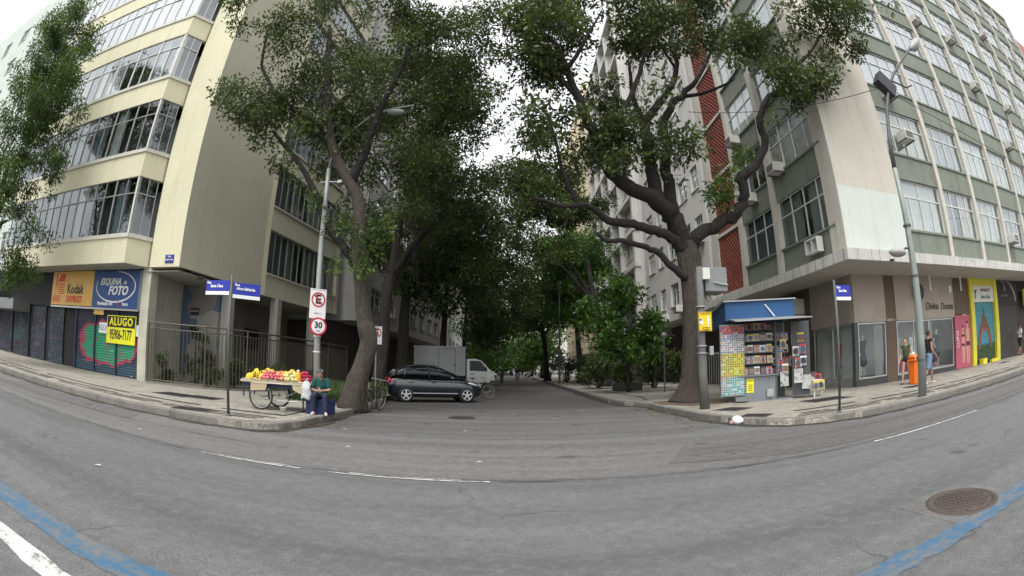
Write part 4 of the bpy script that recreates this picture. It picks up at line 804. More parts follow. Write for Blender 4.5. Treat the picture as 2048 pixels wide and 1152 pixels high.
tree('street_tree', 'leaning pale-barked tree on the left kerb beside the fruit cart', LT, [
      [(-4.36,13.5,4.17,.16),(-4.86,13.42,4.76,.142),(-5.59,13.33,5.7,.123),(-5.95,13.25,6.52,.105),(-6.67,13.17,7.54,.087),(-7.57,13.08,8.5,.068),(-7.9,13.0,8.84,.05)],
      [(-5.59,13.2,8.01,.13),(-6.57,13.12,9.17,.112),(-7.78,13.04,10.0,.094),(-8.6,12.96,11.02,.076),(-9.05,12.88,11.83,.058),(-9.24,12.8,13.45,.04)],
      [(-4.83,13.2,6.76,.15),(-4.41,13.02,7.84,.125),(-4.04,12.85,9.16,.1),(-3.51,12.68,10.58,.075),(-3.15,12.5,12.16,.05)],[(-5.8,13,9.2,.1),(-5.2,13.2,10.4,.07),(-4.9,13.2,12,.04)]],
     [(-7.0,12.9,12.6,3.0,2.0,2.6,4),(-3.6,13.0,13.0,2.2,2.2,2.4,2.6),(-7.9,13.0,9.6,1.6,1.3,1.2,1.5),(-6.2,13.3,8.6,1.3,1.1,1.2,1.0),(-4.6,13.2,10.2,1.6,1.5,1.6,1.6),(-9.6,12.7,13.6,1.3,1.2,1.6,.8),(-3.7,13.4,7.6,1.1,1.1,1.2,.6),(-1.4,14.2,13.2,2.0,1.6,1.9,1.5)], 310, .54, 112, .15, LEAF, flare=.45,
     extra=[(-4.3,12.8,5.0,.55,.5,.5),(-3.9,12.8,4.5,.5,.5,.5),(-4.1,12.8,4.1,.4,.4,.4),(-4.7,12.9,5.4,.4,.4,.35),(-3.6,13.0,5.3,.45,.4,.4),(-5.6,13.0,5.75,.4,.4,.4),(-5.3,13.0,5.4,.3,.3,.3),(-5.9,13.0,6.2,.35,.35,.35),(-3.4,13.2,6.2,.5,.5,.4),(-7.3,13.0,7.6,.55,.5,.5),(-6.6,13.1,7.0,.45,.4,.5),(-8.3,13.0,8.6,.6,.6,.5),(-5.0,13.0,4.2,.3,.3,.3)])
def street_tree(label, x, y, lean, h, ells, num, size, per, leaf, mat, bark=BARKD, r=.3, limbs=(), group='trees lining the side street', nm='street_tree'):
    tk = [(x,y,.1,r),(x+lean*.25,y,h*.25,r*.85),(x+lean*.4,y,h*.5,r*.75),(x+lean*.8,y,h*.8,r*.6),(x+lean,y,h,r*.45)]
    lim = [[(x+lean*.6,y,h*.65,r*.5),(x+lean*.6+a*.45,y+b*.45,h*.65+c*.5,r*.35),(x+lean*.6+a,y+b,h*.65+c,r*.15)] for a,b,c in limbs]
    return tree(nm, label, tk, lim, ells, num, size, per, leaf, mat, bark, group, flare=.4)
street_tree('tall dark tree behind the parked car on the left', -6.5, 29, .5, 9, [(-4.5,28,13,6,6,4.5,4),(-1.5,27,10.5,4,4,3,2.5),(-6.5,28,8,3.2,3.5,2.5,1.6),(-3,29,7.6,3.2,4,2.0,1.5)], 380, .85, 110, .24, LEAF, r=.42, limbs=((2.5,-1,3),(-2,1,3),(3.5,0,1.5)))
street_tree('second tree on the left with trailing aerial roots', -5.9, 21.5, .8, 8.5, [(-4.0,20.5,12.5,4.5,4,4,3),(-5.5,21,9,2.4,2.6,2.0,1.2),(-2.4,19.8,14.0,2.6,3.0,2.4,1.2)], 215, .7, 115, .19, LEAF, r=.34, limbs=((2.5,-.5,3),(-1.2,-.6,2.6),(3,1,4)))
street_tree('dark tree farther down the left kerb', -5.6, 41, .4, 9, [(-3.5,40,11.5,6,6,5,3),(-1.5,40,7.0,3.6,5,2.0,1.2)], 220, .95, 85, .32, LEAF, r=.36, limbs=((3,0,3),(-2,0,3)))
street_tree('tree on right kerb midway down the street with forked dark trunk', 4.4, 52.9, -.8, 8, [(3.5,51,12.5,6,6,5.5,3),(1.0,50,8.0,4,5,2.6,1.5),(6.0,50,8.5,3,4,3,1.2)], 230, 1.0, 85, .34, LEAF, r=.34, limbs=((3.4,0,3.5),(-3,0,3)))
street_tree('tree coloured lighter green as if sunlit on right above the planter', 6.4, 42, -.6, 8, [(4.8,42,11.2,3.4,3.2,3.4,3),(6.8,41,9.6,2.4,2.6,2.4,1.4),(5.6,42,6.8,2.2,2.4,1.8,1.3)], 250, .85, 105, .28, LEAFB, r=.3, limbs=((2,0,3),(-2,0,3)))  # leaf colour brightened to carry the light from the sky gap
street_tree('dark tree at the far left of the street', -5.3, 58, .3, 9, [(-3,58,11,6,6,5,3),(-2,57,6.5,3.5,5,2,1)], 140, 1.1, 75, .42, LEAF, r=.34, limbs=((3,0,3),))
street_tree('distant green tree at the street end on the left', -5.0, 78, .2, 7, [(-3,78,9,6,8,5,3),(-3.5,76,4.0,3,4,2,1)], 130, 1.3, 70, .5, LEAFB, limbs=((2,0,2),))
street_tree('distant green tree at the street end on the right', 5.2, 72, -.2, 8, [(3.2,72,10,6,7,6,3),(4.5,70,4.5,2.5,4,2,1)], 130, 1.2, 70, .48, LEAFB, limbs=((-2,0,2),))
street_tree('farthest tree mass closing the street view', 1.0, 110, 0, 8, [(0,110,11,11,8,8,4),(-6,104,5,6,5,3,1.2),(6,104,6,5,5,3,1.2)], 150, 1.8, 60, .75, LEAFB, limbs=((3,0,3),))
for x_, y_, l_ in ((-2.6,118,'low leafy tree left of the street end'),(.6,122,'low leafy tree in the middle of the street end'),(3.6,118,'low leafy tree right of the street end'),(-4.4,92,'low bushy tree far down the left kerb'),(4.6,90,'low bushy tree far down the right kerb')):
    street_tree(l_, x_, y_, .2, 3.5, [(x_,y_,3.2,2.2,2.5,2.6,2),(x_,y_,6.5,2.6,2.5,2.5,1)], 40, 1.2, 60, .6, LEAFB, r=.2, limbs=((1,0,1),))
street_tree('tree on right kerb between loggias and broadleaf tree', 6.8, 33, -1.2, 9, [(3.6,33,14.8,4,4,3.6,2.2),(.6,32,14.2,3.4,3.6,3.0,1.6)], 190, .8, 110, .26, LEAF, r=.32, limbs=((-2.5,0,4),(-4.5,-.5,4.5)))
street_tree('leafy tree at the left picture edge in front of the cream bays', -22.5, 9.6, 1.0, 8, [(-20.3,10,10.5,2.9,1.8,3.8,4),(-21.5,10,14.2,3.0,1.8,3.4,3),(-20.2,10,6.0,1.9,1.6,1.8,1.7),(-20.6,10.2,4.1,1.5,1.4,1.0,.6)], 330, .55, 140, .16, LEAFM, BARK, r=.3, limbs=((2,.3,3),(1.5,.3,.5),(-1,0,4)), group=None)
# small broadleaf tree on the right, large leaves
BT = [(6.2,24.3,.12,.11),(6.15,24.3,1.2,.1),(6.0,24.3,2.4,.085),(5.8,24.2,3.8,.06),(5.7,24.2,5.2,.035)]
tree('broadleaf_tree', 'small bright broad-leaved tree on right pavement beyond the big trunk', BT, [[(6.1,24.3,1.6,.07),(7.0,24.0,2.8,.05),(7.5,23.8,3.6,.03)],[(6.1,24.3,1.8,.07),(5.0,24.1,2.8,.05),(4.3,24,3.4,.03)],[(5.95,24.3,2.8,.05),(6.6,24.5,4.0,.03)]],
     [(5.6,24,5.2,1.2,1.1,.9,1.4),(4.6,24,3.7,1.4,1.3,.9,2),(6.9,23.8,3.6,1.3,1.2,.9,2),(5.8,24,2.9,2.2,1.4,1.0,2.2),(5.6,23.8,4.2,1.4,1.2,.9,1.5)], 190, .34, 34, .27, LEAFB, BARKD)
def shrub(label, x, y, z, r, h, num, per, leaf, mat, group=None, nm='shrub', cat='shrub'):
    t = thing(nm, label, cat, (x,y,z), 0, group); mb = MB()
    cl = [(c[0],c[1],c[2],*c[3:]) for c in sample_clumps([(0,0,h*.55,r,r,h*.5,1)], num, r*.35)]
    for c in cl[::2]: mb.tube([(c[0]*.1,c[1]*.1,0),(c[0]*.5,c[1]*.5,c[2]*.6),c[:3]], [.018,.012,.005], 5, False)
    stuff(mb.build('stem', BARKD, t)); stuff(link('foliage', crown_mesh('foliage', cl, leaf, per, mat), t)); return t
shrub('shrub growing through the fence beside the cream pillar', -13.0, 14.9, .14, .45, 1.5, 26, 60, .10, LEAF)
shrub('dark climbing shrub against the mural wall', -12.6, 16.6, .14, .5, 2.4, 36, 70, .10, LEAF)
for i, (x,y,lab) in enumerate(((-11.6,16.2,'low hedge plant behind the fence left of the street sign'),(-10.9,17.0,'low hedge plant behind the fence right of the street sign'),(-10.3,18.2,'low hedge plant behind the fence near the fruit cart'),(-10.0,20.0,'leafy plant behind the fence above the fruit'),(-9.9,22.0,'leafy plant behind the fence right of the lamp post'))):
    shrub(lab, x, y, .14, .6, 1.0, 26, 70, .10, LEAFM if i > 2 else LEAF)
# tall grass tuft behind the left tree
def grass(label, x0, x1, y0, y1, z, n, h, mat):
    V = []; F = []
    for i in range(n):
        x, y = random.uniform(x0,x1), random.uniform(y0,y1); a = random.uniform(0,6.28); l = h*random.uniform(.5,1.1); w_ = .012; bx, by = math.cos(a)*l*.45, math.sin(a)*l*.45; k = len(V)
        V += [(x-w_*math.sin(a),y+w_*math.cos(a),z),(x+w_*math.sin(a),y-w_*math.cos(a),z),(x+bx*.4-w_*.7*math.sin(a),y+by*.4,z+l*.65),(x+bx*.4+w_*.7*math.sin(a),y+by*.4,z+l*.65),(x+bx,y+by,z+l)]
        F += [(k,k+1,k+3,k+2),(k+2,k+3,k+4)]
    o = MB().add(V,F).build('tall_grass', mat); o['label'] = label; o['category'] = 'grass'; return stuff(o)
grass('tall green grass growing in the left verge behind the leaning tree', -7.2, -4.7, 14.5, 18.5, .14, 5200, .65, LEAFM)
# planter and shrubs on the right pavement
t = thing('planter', 'dark square planter with leafy plants on right pavement', 'planter', (6.6,26.2,.14)); mb = MB().bbox(-.75,.75,-.5,.5,0,.42,.03); mb.build('box', M('planter_dark', (.05,.06,.045), .8), t); MB().box(-.68,.68,-.43,.43,.42,.43).build('soil', M('soil', (.05,.035,.025), .95), t)
shrub('leafy plant growing in the dark planter', 6.6, 26.2, .57, .6, 1.1, 22, 30, .22, LEAFM, nm='planter_plant', cat='plant')
for (x,y,r,h,lab) in ((8.6,27.5,1.0,2.2,'dark bush in front of the white building wall'),(9.4,24.5,.8,2.0,'bush beside the grey gate behind the big trunk'),(7.6,33,1.2,2.6,'dark bush farther along the right pavement'),(6.3,38,1.2,2.8,'dense dark bush on right midway down the street'),(5.6,46,1.2,2.6,'dark bush near the right forked tree'),(-6.2,34,1.0,2.2,'bush behind the white truck on the left'),(5.8,30,1.0,2.0,'bush left of the planter under the broadleaf tree'),(-5.8,66,1.4,2.6,'far bush beyond the truck cab'),(5.2,60,1.4,2.6,'far bush beyond the forked tree')):
    shrub(lab, x, y, .14, r, h, 40, 60, .2, LEAF)
# fallen leaves and scraps
def scatter(label, n, regions, s, mat, name, z):
    V = []; F = []
    for i in range(n):
        (x0,x1,y0,y1) = random.choice(regions); x, y = random.uniform(x0,x1), random.uniform(y0,y1); a = random.uniform(0,6.28); l = s*random.uniform(.5,1.2); zz = z+random.uniform(0,.006); k = len(V); c, d = math.cos(a)*l, math.sin(a)*l
        V += [(x-c,y-d,zz),(x-d*.4,y+c*.4,zz+l*.25),(x+c,y+d,zz+.004),(x+d*.4,y-c*.4,zz+l*.12)]; F.append((k,k+1,k+2,k+3))
    o = MB().add(V,F).build(name, mat); o['label'] = label; o['category'] = 'litter'; return stuff(o)
DRY = leaf_mat('leaf_dry', (.16,.10,.04), (.26,.19,.09), .1)
scatter('dry fallen leaves in the gutters and round the trees', 1400, [(-4.3,-3.6,9.2,18),(-5.2,-4.2,8.3,14),(-4.2,4,18,40),(4.0,4.9,9.8,16),(5,7,13.5,17),(4.1,5.5,18,30),(-7,-4.4,10,13),(6,20,8.0,8.4),(-20,-5,7.9,8.3)], .05, DRY, 'fallen_leaf', .012)
PAPER = M('paper_scrap', (.42,.42,.40), .8, bmp=0)
for i, (x,y,lab) in enumerate(((-2.6,7.6,'white paper scrap on main road left of centre'),(-3.4,9.7,'white scrap on asphalt near the left corner kerb'),(-.9,10.4,'white scrap in the middle of the side street mouth'),(1.3,13.2,'white scrap on side street left of the right kerb'),(.2,14.6,'small white scrap in middle of side street'),(2.4,15.4,'white paper near the right gutter'),(2.8,19.5,'pale scrap on side street beyond the right gutter'),(-.4,6.9,'white scrap lying on the near lane'),(-4.45,3.7,'tiny white scrap beside the blue line on the left'),(-6.1,6.2,'small pale scrap on the left lane'))):
    o = MB().add([(-.045,-.03,.006),(.02,-.04,.012),(.05,.015,.006),(.01,.04,.014),(-.035,.02,.005)], [(0,1,2,3,4)]).build('paper_scrap', PAPER); o.location = (x,y,0.004); tag(o, lab, 'litter')
t = thing('plastic_bag', 'crumpled clear plastic bag at the right kerb tip', 'bag', (5.05,9.78,.005)); mb = MB().ell((0,0,.09),(.13,.1,.1),14,10); mb.v = [(x*(1+.25*math.sin(9*z+7*x)),y*(1+.25*math.cos(8*x)),z*(1+.2*math.sin(11*y))) for x,y,z in mb.v]; mb.build('bag_body', M('plastic_white', (.6,.6,.6), .3, bmp=0), t); MB().ell((-.14,.02,.05),(.05,.05,.05),8,6).build('knot', M('plastic_red', (.35,.2,.2), .4), t)
# tree pit soil
mb = MB(); pts = [(6.2+ (1.25+.2*math.sin(3*a))*math.cos(a), 15.2+(1.5+.25*math.cos(2*a))*math.sin(a)) for a in np.linspace(0,2*math.pi,25)[:-1]]
o = MB().prism(pts, .1, .165).build('tree_pit', M('pit_soil', (.11,.08,.055), .95, var=.4, vs=5, bmp=.8, bsc=25)); o['kind'] = 'structure'
# ================================================================== STREET FURNITURE
STEEL = M('pole_steel', (.30,.31,.30), .55, .4, var=.2, spots=.4); STEELD = M('pole_dark', (.085,.09,.09), .6, .3, var=.2); GALV = M('galvanised', (.34,.35,.35), .5, .5, var=.2, bmp=.05)
# ---- railing fence of the left building
FB = M('fence_bronze', (.085,.078,.06), .5, .4, var=.15, bmp=.05)
FN = thing('railing_fence', 'brown metal railing fence curving round the left building corner', 'fence', (0,0,0))
fpts = [(-13.5,14.32),(-11.05,15.12),(-10.4,15.65),(-9.9,16.45),(-9.6,17.8),(-9.25,20.8),(-9.25,23.8),(-9.3,27)]
barm = MB().tube([(0,0,.26),(0,0,2.2)], .016, 6).mesh('bar', FB)
for a, b in zip(fpts, fpts[1:]):
    A_, B_ = Vector((*a,0)), Vector((*b,0)); ln = (B_-A_).length; n = max(2, int(round(ln/.165)))
    for i in range(1,n): p = A_.lerp(B_, i/n); link('bar', barm, FN, p[:])
    MB().tube([(a[0],a[1],.14),(a[0],a[1],2.42)], .04, 8).build('post', FB, FN)
    for z, r in ((2.42,.032),(2.21,.022),(.27,.028)): MB().tube([(a[0],a[1],z),(b[0],b[1],z)], r, 8).build('rail', FB, FN)
MB().tube([(-9.3,27,.14),(-9.3,27,2.42)], .04, 8).build('post', FB, FN)
mb = MB(); n = len(fpts)
for a, b in zip(fpts, fpts[1:]):
    d = (Vector(b)-Vector(a)).normalized(); nn = Vector((-d.y,d.x))*.09
    mb.prism([(a[0]-nn.x,a[1]-nn.y),(b[0]-nn.x,b[1]-nn.y),(b[0]+nn.x,b[1]+nn.y),(a[0]+nn.x,a[1]+nn.y)], .13, .215)
stuff(mb.build('base_kerb', M('fence_base', (.16,.15,.13), .9), FN))
# ---- street name signs
BLUE = M('street_sign_blue', (.015,.025,.30), .35, var=.05, bmp=0)
def blade(par, x0, x1, z0, z1, rz, lines, yoff=-.02):
    e = bpy.data.objects.new('name_blade', MB().box(x0,x1,-.008,.008,z0+.075,z1).mesh('name_blade', BLUE)); COL.objects.link(e); e.parent = par; e.rotation_euler = (0,0,rz)
    MB().box(x0,x1,-.009,.009,z0,z0+.0745).build('white_strip', KW, e)
    cx = (x0+x1)/2
    lettering(lines[0], .075, KW, e, (x0+.09,-.014,z1-.05), bold=.002); lettering(lines[1], .082, KW, e, (cx-.02,-.014,z1-.125), bold=.003, sx=min(1,.5*(x1-x0)/.3*.85))
    return e
t = thing('street_name_sign', 'dark pole with two blue street name blades on the left corner', 'street sign', (-5.75,8.78,.14)); MB().tube([(0,0,0),(-.06,0,2.95)], .032, 10).build('pole', STEELD, t, True); MB().lathe([(0,0),(.07,.0),(.06,.03),(.035,.05)],12).build('foot', STEELD, t)
blade(t, -.76, -.1, 2.53, 2.84, 0, ('Rua','Santa Clara')); blade(t, .0, .62, 2.47, 2.8, rad(38), ('Rua','Aires Saldanha'))
t = thing('street_name_sign', 'dark pole with one blue street name blade on the right corner', 'street sign', (7.05,8.47,.14)); MB().tube([(0,0,0),(-.03,0,2.87)], .032, 10).build('pole', STEELD, t, True); MB().lathe([(0,0),(.07,.0),(.06,.03),(.035,.05)],12).build('foot', STEELD, t); blade(t, .0, .47, 2.43, 2.76, 0, ('Rua','Santa Clara'))
# ---- lamp posts
t = thing('lamp_post', 'grey lamp post with no parking and speed signs behind the fruit seller', 'lamp post', (-5.46,13.2,.14))
MB().tube([(0,0,0),(-.05,0,2.0),(-.10,0,4.0),(-.14,0,6.3),(-.16,0,7.2)], [.11,.1,.09,.075,.07], 14).build('pole', STEEL, t, True)
MB().tube([(-.16,0,7.2),(-.1,0,7.7),(.27,0,8.35),(1.0,0,9.0),(1.7,0,9.25),(2.43,0,9.35)], [.05,.045,.04,.035,.03,.028], 10).build('arm', STEEL, t, True)
mb = MB().ell((1.85,0,9.12),(.3,.14,.1),14,8); mb.build('luminaire', M('lamp_grey', (.35,.36,.35), .5), t, True); MB().tube([(-.4,0,6.75),(.1,0,6.75),(.3,0,6.72)], .025, 8).build('bracket', STEEL, t)
MB().obox((.42,0,6.74), (.36,.24,.09), Matrix.Rotation(rad(-12),3,'Y')).build('floodlight', GALV, t)
for z in (2.0,1.55): MB().tube([(-.05,0,z),(-.05,0,z+.03)], .118, 14).build('band', MATS['white_plastic'], t)
SWH = M('sign_face_white', (.72,.70,.70), .45, bmp=0, var=.04); SRED = M('sign_face_red', (.45,.02,.04), .45, bmp=0, var=.05)
def disc(par, name, r, d0, mat, loc, rz, n=32, r0=0):
    mb = MB()
    if r0: mb.lathe([(r0,-d0),(r,-d0),(r,d0),(r0,d0),(r0,-d0)], n, (0,0,0), 'Y')
    else: mb.lathe([(0,-d0),(r,-d0),(r,d0),(0,d0)], n, (0,0,0), 'Y')
    o = mb.build(name, mat, par); o.location = loc; o.rotation_euler = (0,0,rz); return o
def noparking(label, loc, rz, w=.5, h=.86, slash=True):
    s = thing('no_parking_sign', label, 'traffic sign', loc, rz)
    MB().bbox(-w/2,w/2,-.012,.012,-h/2,h/2,.01).build('plate', SWH, s)
    disc(s, 'red_ring', .215*w/.5, .004, SRED, (0,-.018,h*.14), 0, 32, .175*w/.5)
    lettering('E', .36*w/.5, BLK, s, (0,-.016,h*.14), bold=.012)
    MB().obox((0,-.023,h*.14), (.38*w/.5,.006,.035), Matrix.Rotation(rad(45),3,'Y')).build('slash', SRED, s)
    mb = MB().box(-w/2+.03,w/2-.03,-.0165,-.0125,h/2-.03,h/2-.022); mb.build('border', BLK, s); lettering('ZONA  2', .055, M('sign_grey_ink', (.2,.2,.2), .6, bmp=0), s, (0,-.016,-h*.32))
    return s
noparking('white no parking sign on the grey lamp post above the speed sign', (-5.46,13.02,3.08), rad(38))
s = thing('speed_limit_sign', 'round red-rimmed 30 speed limit sign on the grey lamp post', 'traffic sign', (-5.42,13.02,2.43), rad(38)); disc(s,'plate',.26,.01,SRED,(0,0,0),0); disc(s,'face',.205,.004,SWH,(0,-.015,0),0); lettering('30', .25, BLK, s, (0,-.024,.03), bold=.008); lettering('km/h', .06, BLK, s, (0,-.024,-.13))
s = noparking('second no parking sign on a thin pole half behind the leaning tree', (-4.75,17.05,2.5), rad(25), .42, .66); MB().tube([(0,.03,-2.36),(0,.03,.3)], .025, 8).build('pole', STEEL, s)
t = thing('lamp_post', 'tall curved green-grey lamp post in front of the right facade', 'lamp post', (10.22,8.48,.14))
MB().tube([(0,0,0),(-.06,0,1.5),(-.10,0,3.6),(-.1,0,4.6),(-.13,0,5.9)], [.13,.12,.1,.085,.075], 14).build('pole', M('lamp_greenish', (.24,.27,.25), .6, .3, var=.25, spots=.5), t, True)
MB().tube([(-.13,0,5.9),(.0,0,6.8),(.34,0,7.8),(.85,0,8.7),(1.5,0,9.4),(2.4,0,10.2),(3.2,0,10.9)], [.07,.062,.055,.05,.045,.04,.035], 12).build('arm', STEELD, t, True)
MB().ell((3.75,0,11.3),(.62,.24,.17),16,10,Matrix.Rotation(rad(-40),3,'Y')).build('luminaire', M('lamp_shell', (.33,.32,.31), .5), t, True); MB().ell((3.85,0,11.22),(.45,.19,.1),14,8,Matrix.Rotation(rad(-40),3,'Y')).build('lens', M('lamp_lens', (.25,.24,.22), .25), t, True)
MB().obox((.75,.05,8.75), (.75,.3,.5), Matrix.Rotation(rad(35),3,'Y')).build('floodlight', M('flood_black', (.03,.03,.035), .5), t); MB().tube([(1.1,0,9.0),(1.9,0,8.95),(2.3,0,9.15)], .03, 8).build('bracket', STEELD, t)
MB().tube([(-.1,0,3.75),(-.35,0,3.72),(-.5,0,3.65)], .03, 8).build('low_arm', STEELD, t); MB().ell((-.72,0,3.6),(.33,.17,.12),14,8).build('low_luminaire', MATS['lamp_shell'], t, True); MB().ell((-.9,.1,3.42),(.1,.05,.03),8,6).build('photocell', DG, t)
for z in (.9,3.0,4.3): MB().tube([(-.06-.01*z,0,z),(-.06-.01*z,0,z+.05)], .125, 14).build('band', STEELD, t)
# ---- utility pole with yellow sign in front of the big tree
t = thing('utility_pole', 'concrete utility pole with control box in front of the big tree', 'pole', (5.47,12.64,.14))
MB().tube([(0,0,0),(-.07,0,1.0),(-.09,0,2.0),(-.05,0,4.0)], [.15,.125,.115,.10], 14).build('pole', M('pole_concrete', (.11,.11,.105), .85, var=.2, spots=.5), t, True)
MB().bbox(.1,.82,-.05,.75,3.3,4.0,.02).build('control_box', M('box_grey', (.19,.20,.195), .5, .2, var=.15), t); MB().bbox(-.02,.2,-.2,-.055,3.62,3.95,.01).build('meter_box', M('meter_white', (.55,.55,.52), .5), t); mb = MB().tube([(.35,-.09,3.55),(.6,-.09,3.5),(.82,-.07,3.48)], .025, 6); mb.build('handle', GALV, t)
for z in (1.55,1.75,2.85): MB().tube([(-.08,0,z),(-.08,0,z+.035)], .148, 14).build('band', GALV, t)
MB().bbox(.12,.24,-.12,-.02,1.5,1.75,.01).build('junction_box', GALV, t); MB().tube([(.15,.1,3.3),(.3,.05,3.1),(.2,0,3.0),(.05,-.05,3.15)], .012, 6).build('cable', BLK, t)
YS = M('traffic_yellow', (.72,.48,.01), .45, var=.05, bmp=0)
s = thing('cycle_warning_sign', 'yellow warning sign with car and cyclist pictogram on the utility pole', 'traffic sign', (5.44,12.45,2.57)); MB().bbox(-.21,.21,-.01,.01,-.27,.27,.01).build('plate', YS, s)
mb = MB().box(-.2,.2,-.016,-.0105,.252,.26).box(-.2,.2,-.016,-.0105,-.26,-.252).box(-.2,-.192,-.016,-.0105,-.252,.252).box(.192,.2,-.016,-.0105,-.252,.252); mb.build('border', BLK, s)
U, V, Nn = (1,0,0),(0,0,1),(0,-1,0)
MB().slab([(-.2,-.06),(-.07,-.06),(-.065,.0),(-.085,.02),(-.1,.08),(-.2,.085)], .004, (0,-.012,0), U, V, Nn).build('car_pictogram', KW, s); MB().slab([(-.19,.03),(-.11,.03),(-.12,.07),(-.19,.072)], .004, (0,-.017,0), U, V, Nn).build('car_glass', BLK, s); disc(s,'car_wheel',.025,.003,KW,(-.1,-.016,-.07),0,14)
mb = MB().slab([(.03*math.cos(a)+.09,.03*math.sin(a)+.13) for a in np.linspace(0,6.28,13)[:-1]], .004, (0,-.012,0), U, V, Nn); mb.slab([(.06,.09),(.12,.09),(.15,.02),(.13,.015),(.11,.05),(.11,-.08),(.07,-.08),(.07,.05),(.05,.015),(.03,.02)], .004, (0,-.012,0), U, V, Nn); mb.build('cyclist_pictogram', KW, s)
MB().slab([(.075,-.08),(.105,-.08),(.1,-.15),(.08,-.15)], .004, (0,-.012,0), U, V, Nn).build('bicycle_pictogram', KW, s)
lettering('COMPARTILHE', .045, BLK, s, (0,-.014,.21)); lettering('1,5 Metros', .055, BLK, s, (0,-.014,-.17)); lettering('É obrigatório', .05, BLK, s, (0,-.014,-.225))
# ---- far street lamp hanging over the side street
t = thing('street_light', 'white street light hanging over the middle of the side street', 'street light', (4.3,40,.14)); MB().tube([(0,0,0),(0,0,8.5),(-1,0,9.6),(-2.4,0,9.9)], [.1,.07,.04,.035], 8).build('pole', STEELD, t); MB().ell((-2.65,0,9.87),(.42,.16,.08),12,8).build('luminaire', M('lamp_white', (.8,.8,.8), .4, bmp=0), t, True)
# ---- orange litter bin
ORG = M('bin_orange', (.78,.16,.01), .4, var=.06, bmp=.03, spec=.5)
t = thing('litter_bin', 'tall orange plastic litter bin behind the right lamp post', 'bin', (13.9,11.96,.14)); mb = MB(); mb.bbox(-.2,.2,-.17,.17,.0,.80,.03); mb.v = [(x*(.84+.2*z),y*(.84+.2*z),z) for x,y,z in mb.v]; mb.build('body', ORG, t)
MB().bbox(-.25,.25,-.21,.21,.80,.87,.02).build('rim', ORG, t); mb = MB().bbox(-.23,.23,-.19,.19,.872,1.02,.07); mb.build('hood', ORG, t, True); MB().box(-.15,.15,-.215,-.2,.88,.93).build('slot', BLK, t); MB().box(.16,.2,-.185,-.16,.35,.75).build('strip', KW, t)
for x in (-.15,.15): MB().ell((x,-.19,.9),(.03,.02,.03),8,6).build('hinge', KW, t)
# ---- chequered fence and gate on the right
t = thing('grey_gate', 'grey barred gate behind the big trunk on the right', 'gate', (0,0,0)); b2 = MB().tube([(0,0,.2),(0,0,2.0)], .012, 6).mesh('bar', GALV)
for i in range(22): link('bar', b2, t, (8.9+i*.13,22.4,0))
for z in (.22,1.95): MB().tube([(8.8,22.4,z),(11.8,22.4,z)], .025, 8).build('rail', GALV, t)
for x in (8.8,11.8): MB().box(x-.05,x+.05,22.35,22.45,.14,2.1).build('post', GALV, t)
t = thing('iron_fence', 'dark iron fence along the gardens on the right', 'fence', (0,0,0)); b3 = MB().tube([(0,0,.2),(0,0,1.8)], .014, 5).mesh('bar', STEELD)
for i in range(90): link('bar', b3, t, (8.6,27.5+i*.2,0))
for z in (.3,1.7): MB().tube([(8.6,27.4,z),(8.6,45.6,z)], .02, 6).build('rail', STEELD, t)
for i in range(7): MB().box(8.54,8.66,27.4+i*3-.06,27.4+i*3+.06,.14,2.0).build('post', STEELD, t)
for i, (x,y) in enumerate(((7.6,22.6),(6.9,29),(6.2,36))):
    t = thing('globe_lamp', ('black garden lamp post nearest the big trunk','black garden lamp post beyond the planter','black garden lamp post farthest on the right')[i], 'lamp post', (x,y,.14)); MB().tube([(0,0,0),(0,0,2.6)], .04, 8).build('pole', STEELD, t); MB().ell((0,0,2.78),.16,12,8).build('globe', M('globe_smoke', (.18,.18,.17), .3), t, True)
# ================================================================== NEWS KIOSK
KG = M('kiosk_grey', (.20,.215,.235), .45, .4, var=.1, bmp=.04); KGG = M('kiosk_greengrey', (.16,.185,.17), .6, .2, var=.18, spots=.3); KBL = M('kiosk_blue', (.013,.068,.18), .5, var=.12, bmp=.03)
KI = thing('news_kiosk', 'grey and blue metal news kiosk on right corner pavement', 'kiosk', (7.1,14.0,.14), math.atan2(-.296,.955))
W_, DP, HT = 2.02, 3.4, 2.55
MB().box(0,.05,.05,DP,0.05,HT).build('left_wall', KGG, KI); MB().box(W_-.05,W_,.9,DP,.05,HT).build('right_wall', KGG, KI); MB().box(.05,W_-.05,DP-.05,DP,.05,HT).build('back_wall', KGG, KI); MB().box(0,W_,0,DP,0,.05).build('floor', KG, KI)
MB().box(.051,1.42,0,.04,.05,.80).build('counter_panel', KG, KI); MB().box(.05,1.45,-.10,.35,.80,.84).build('counter_top', KG, KI); MB().box(1.42,1.48,-.02,.06,.05,HT-.02).build('door_post', M('kiosk_dark', (.07,.075,.08), .5), KI); MB().box(.055,1.415,.45,.5,.85,HT).build('display_back', MATS['kiosk_dark'], KI); MB().box(1.5,W_-.05,.85,.9,.05,HT).build('inner_wall', MATS['kiosk_dark'], KI)
for z in (1.2,1.55,1.92,2.28): MB().box(.06,1.41,.1,.44,z-.03,z-.005).build('shelf', MATS['kiosk_dark'], KI)
for z in (.75,1.1,1.5,1.9): MB().box(1.5,W_,.55,.84,z-.03,z-.005).build('shelf', MATS['kiosk_dark'], KI)
MB().box(-.25,W_+.1,-.12,DP+.1,HT+.02,HT+.62).build('fascia', KBL, KI); MB().box(-.32,W_+.16,-.2,DP+.16,HT+.621,HT+.66).build('roof', GALV, KI)
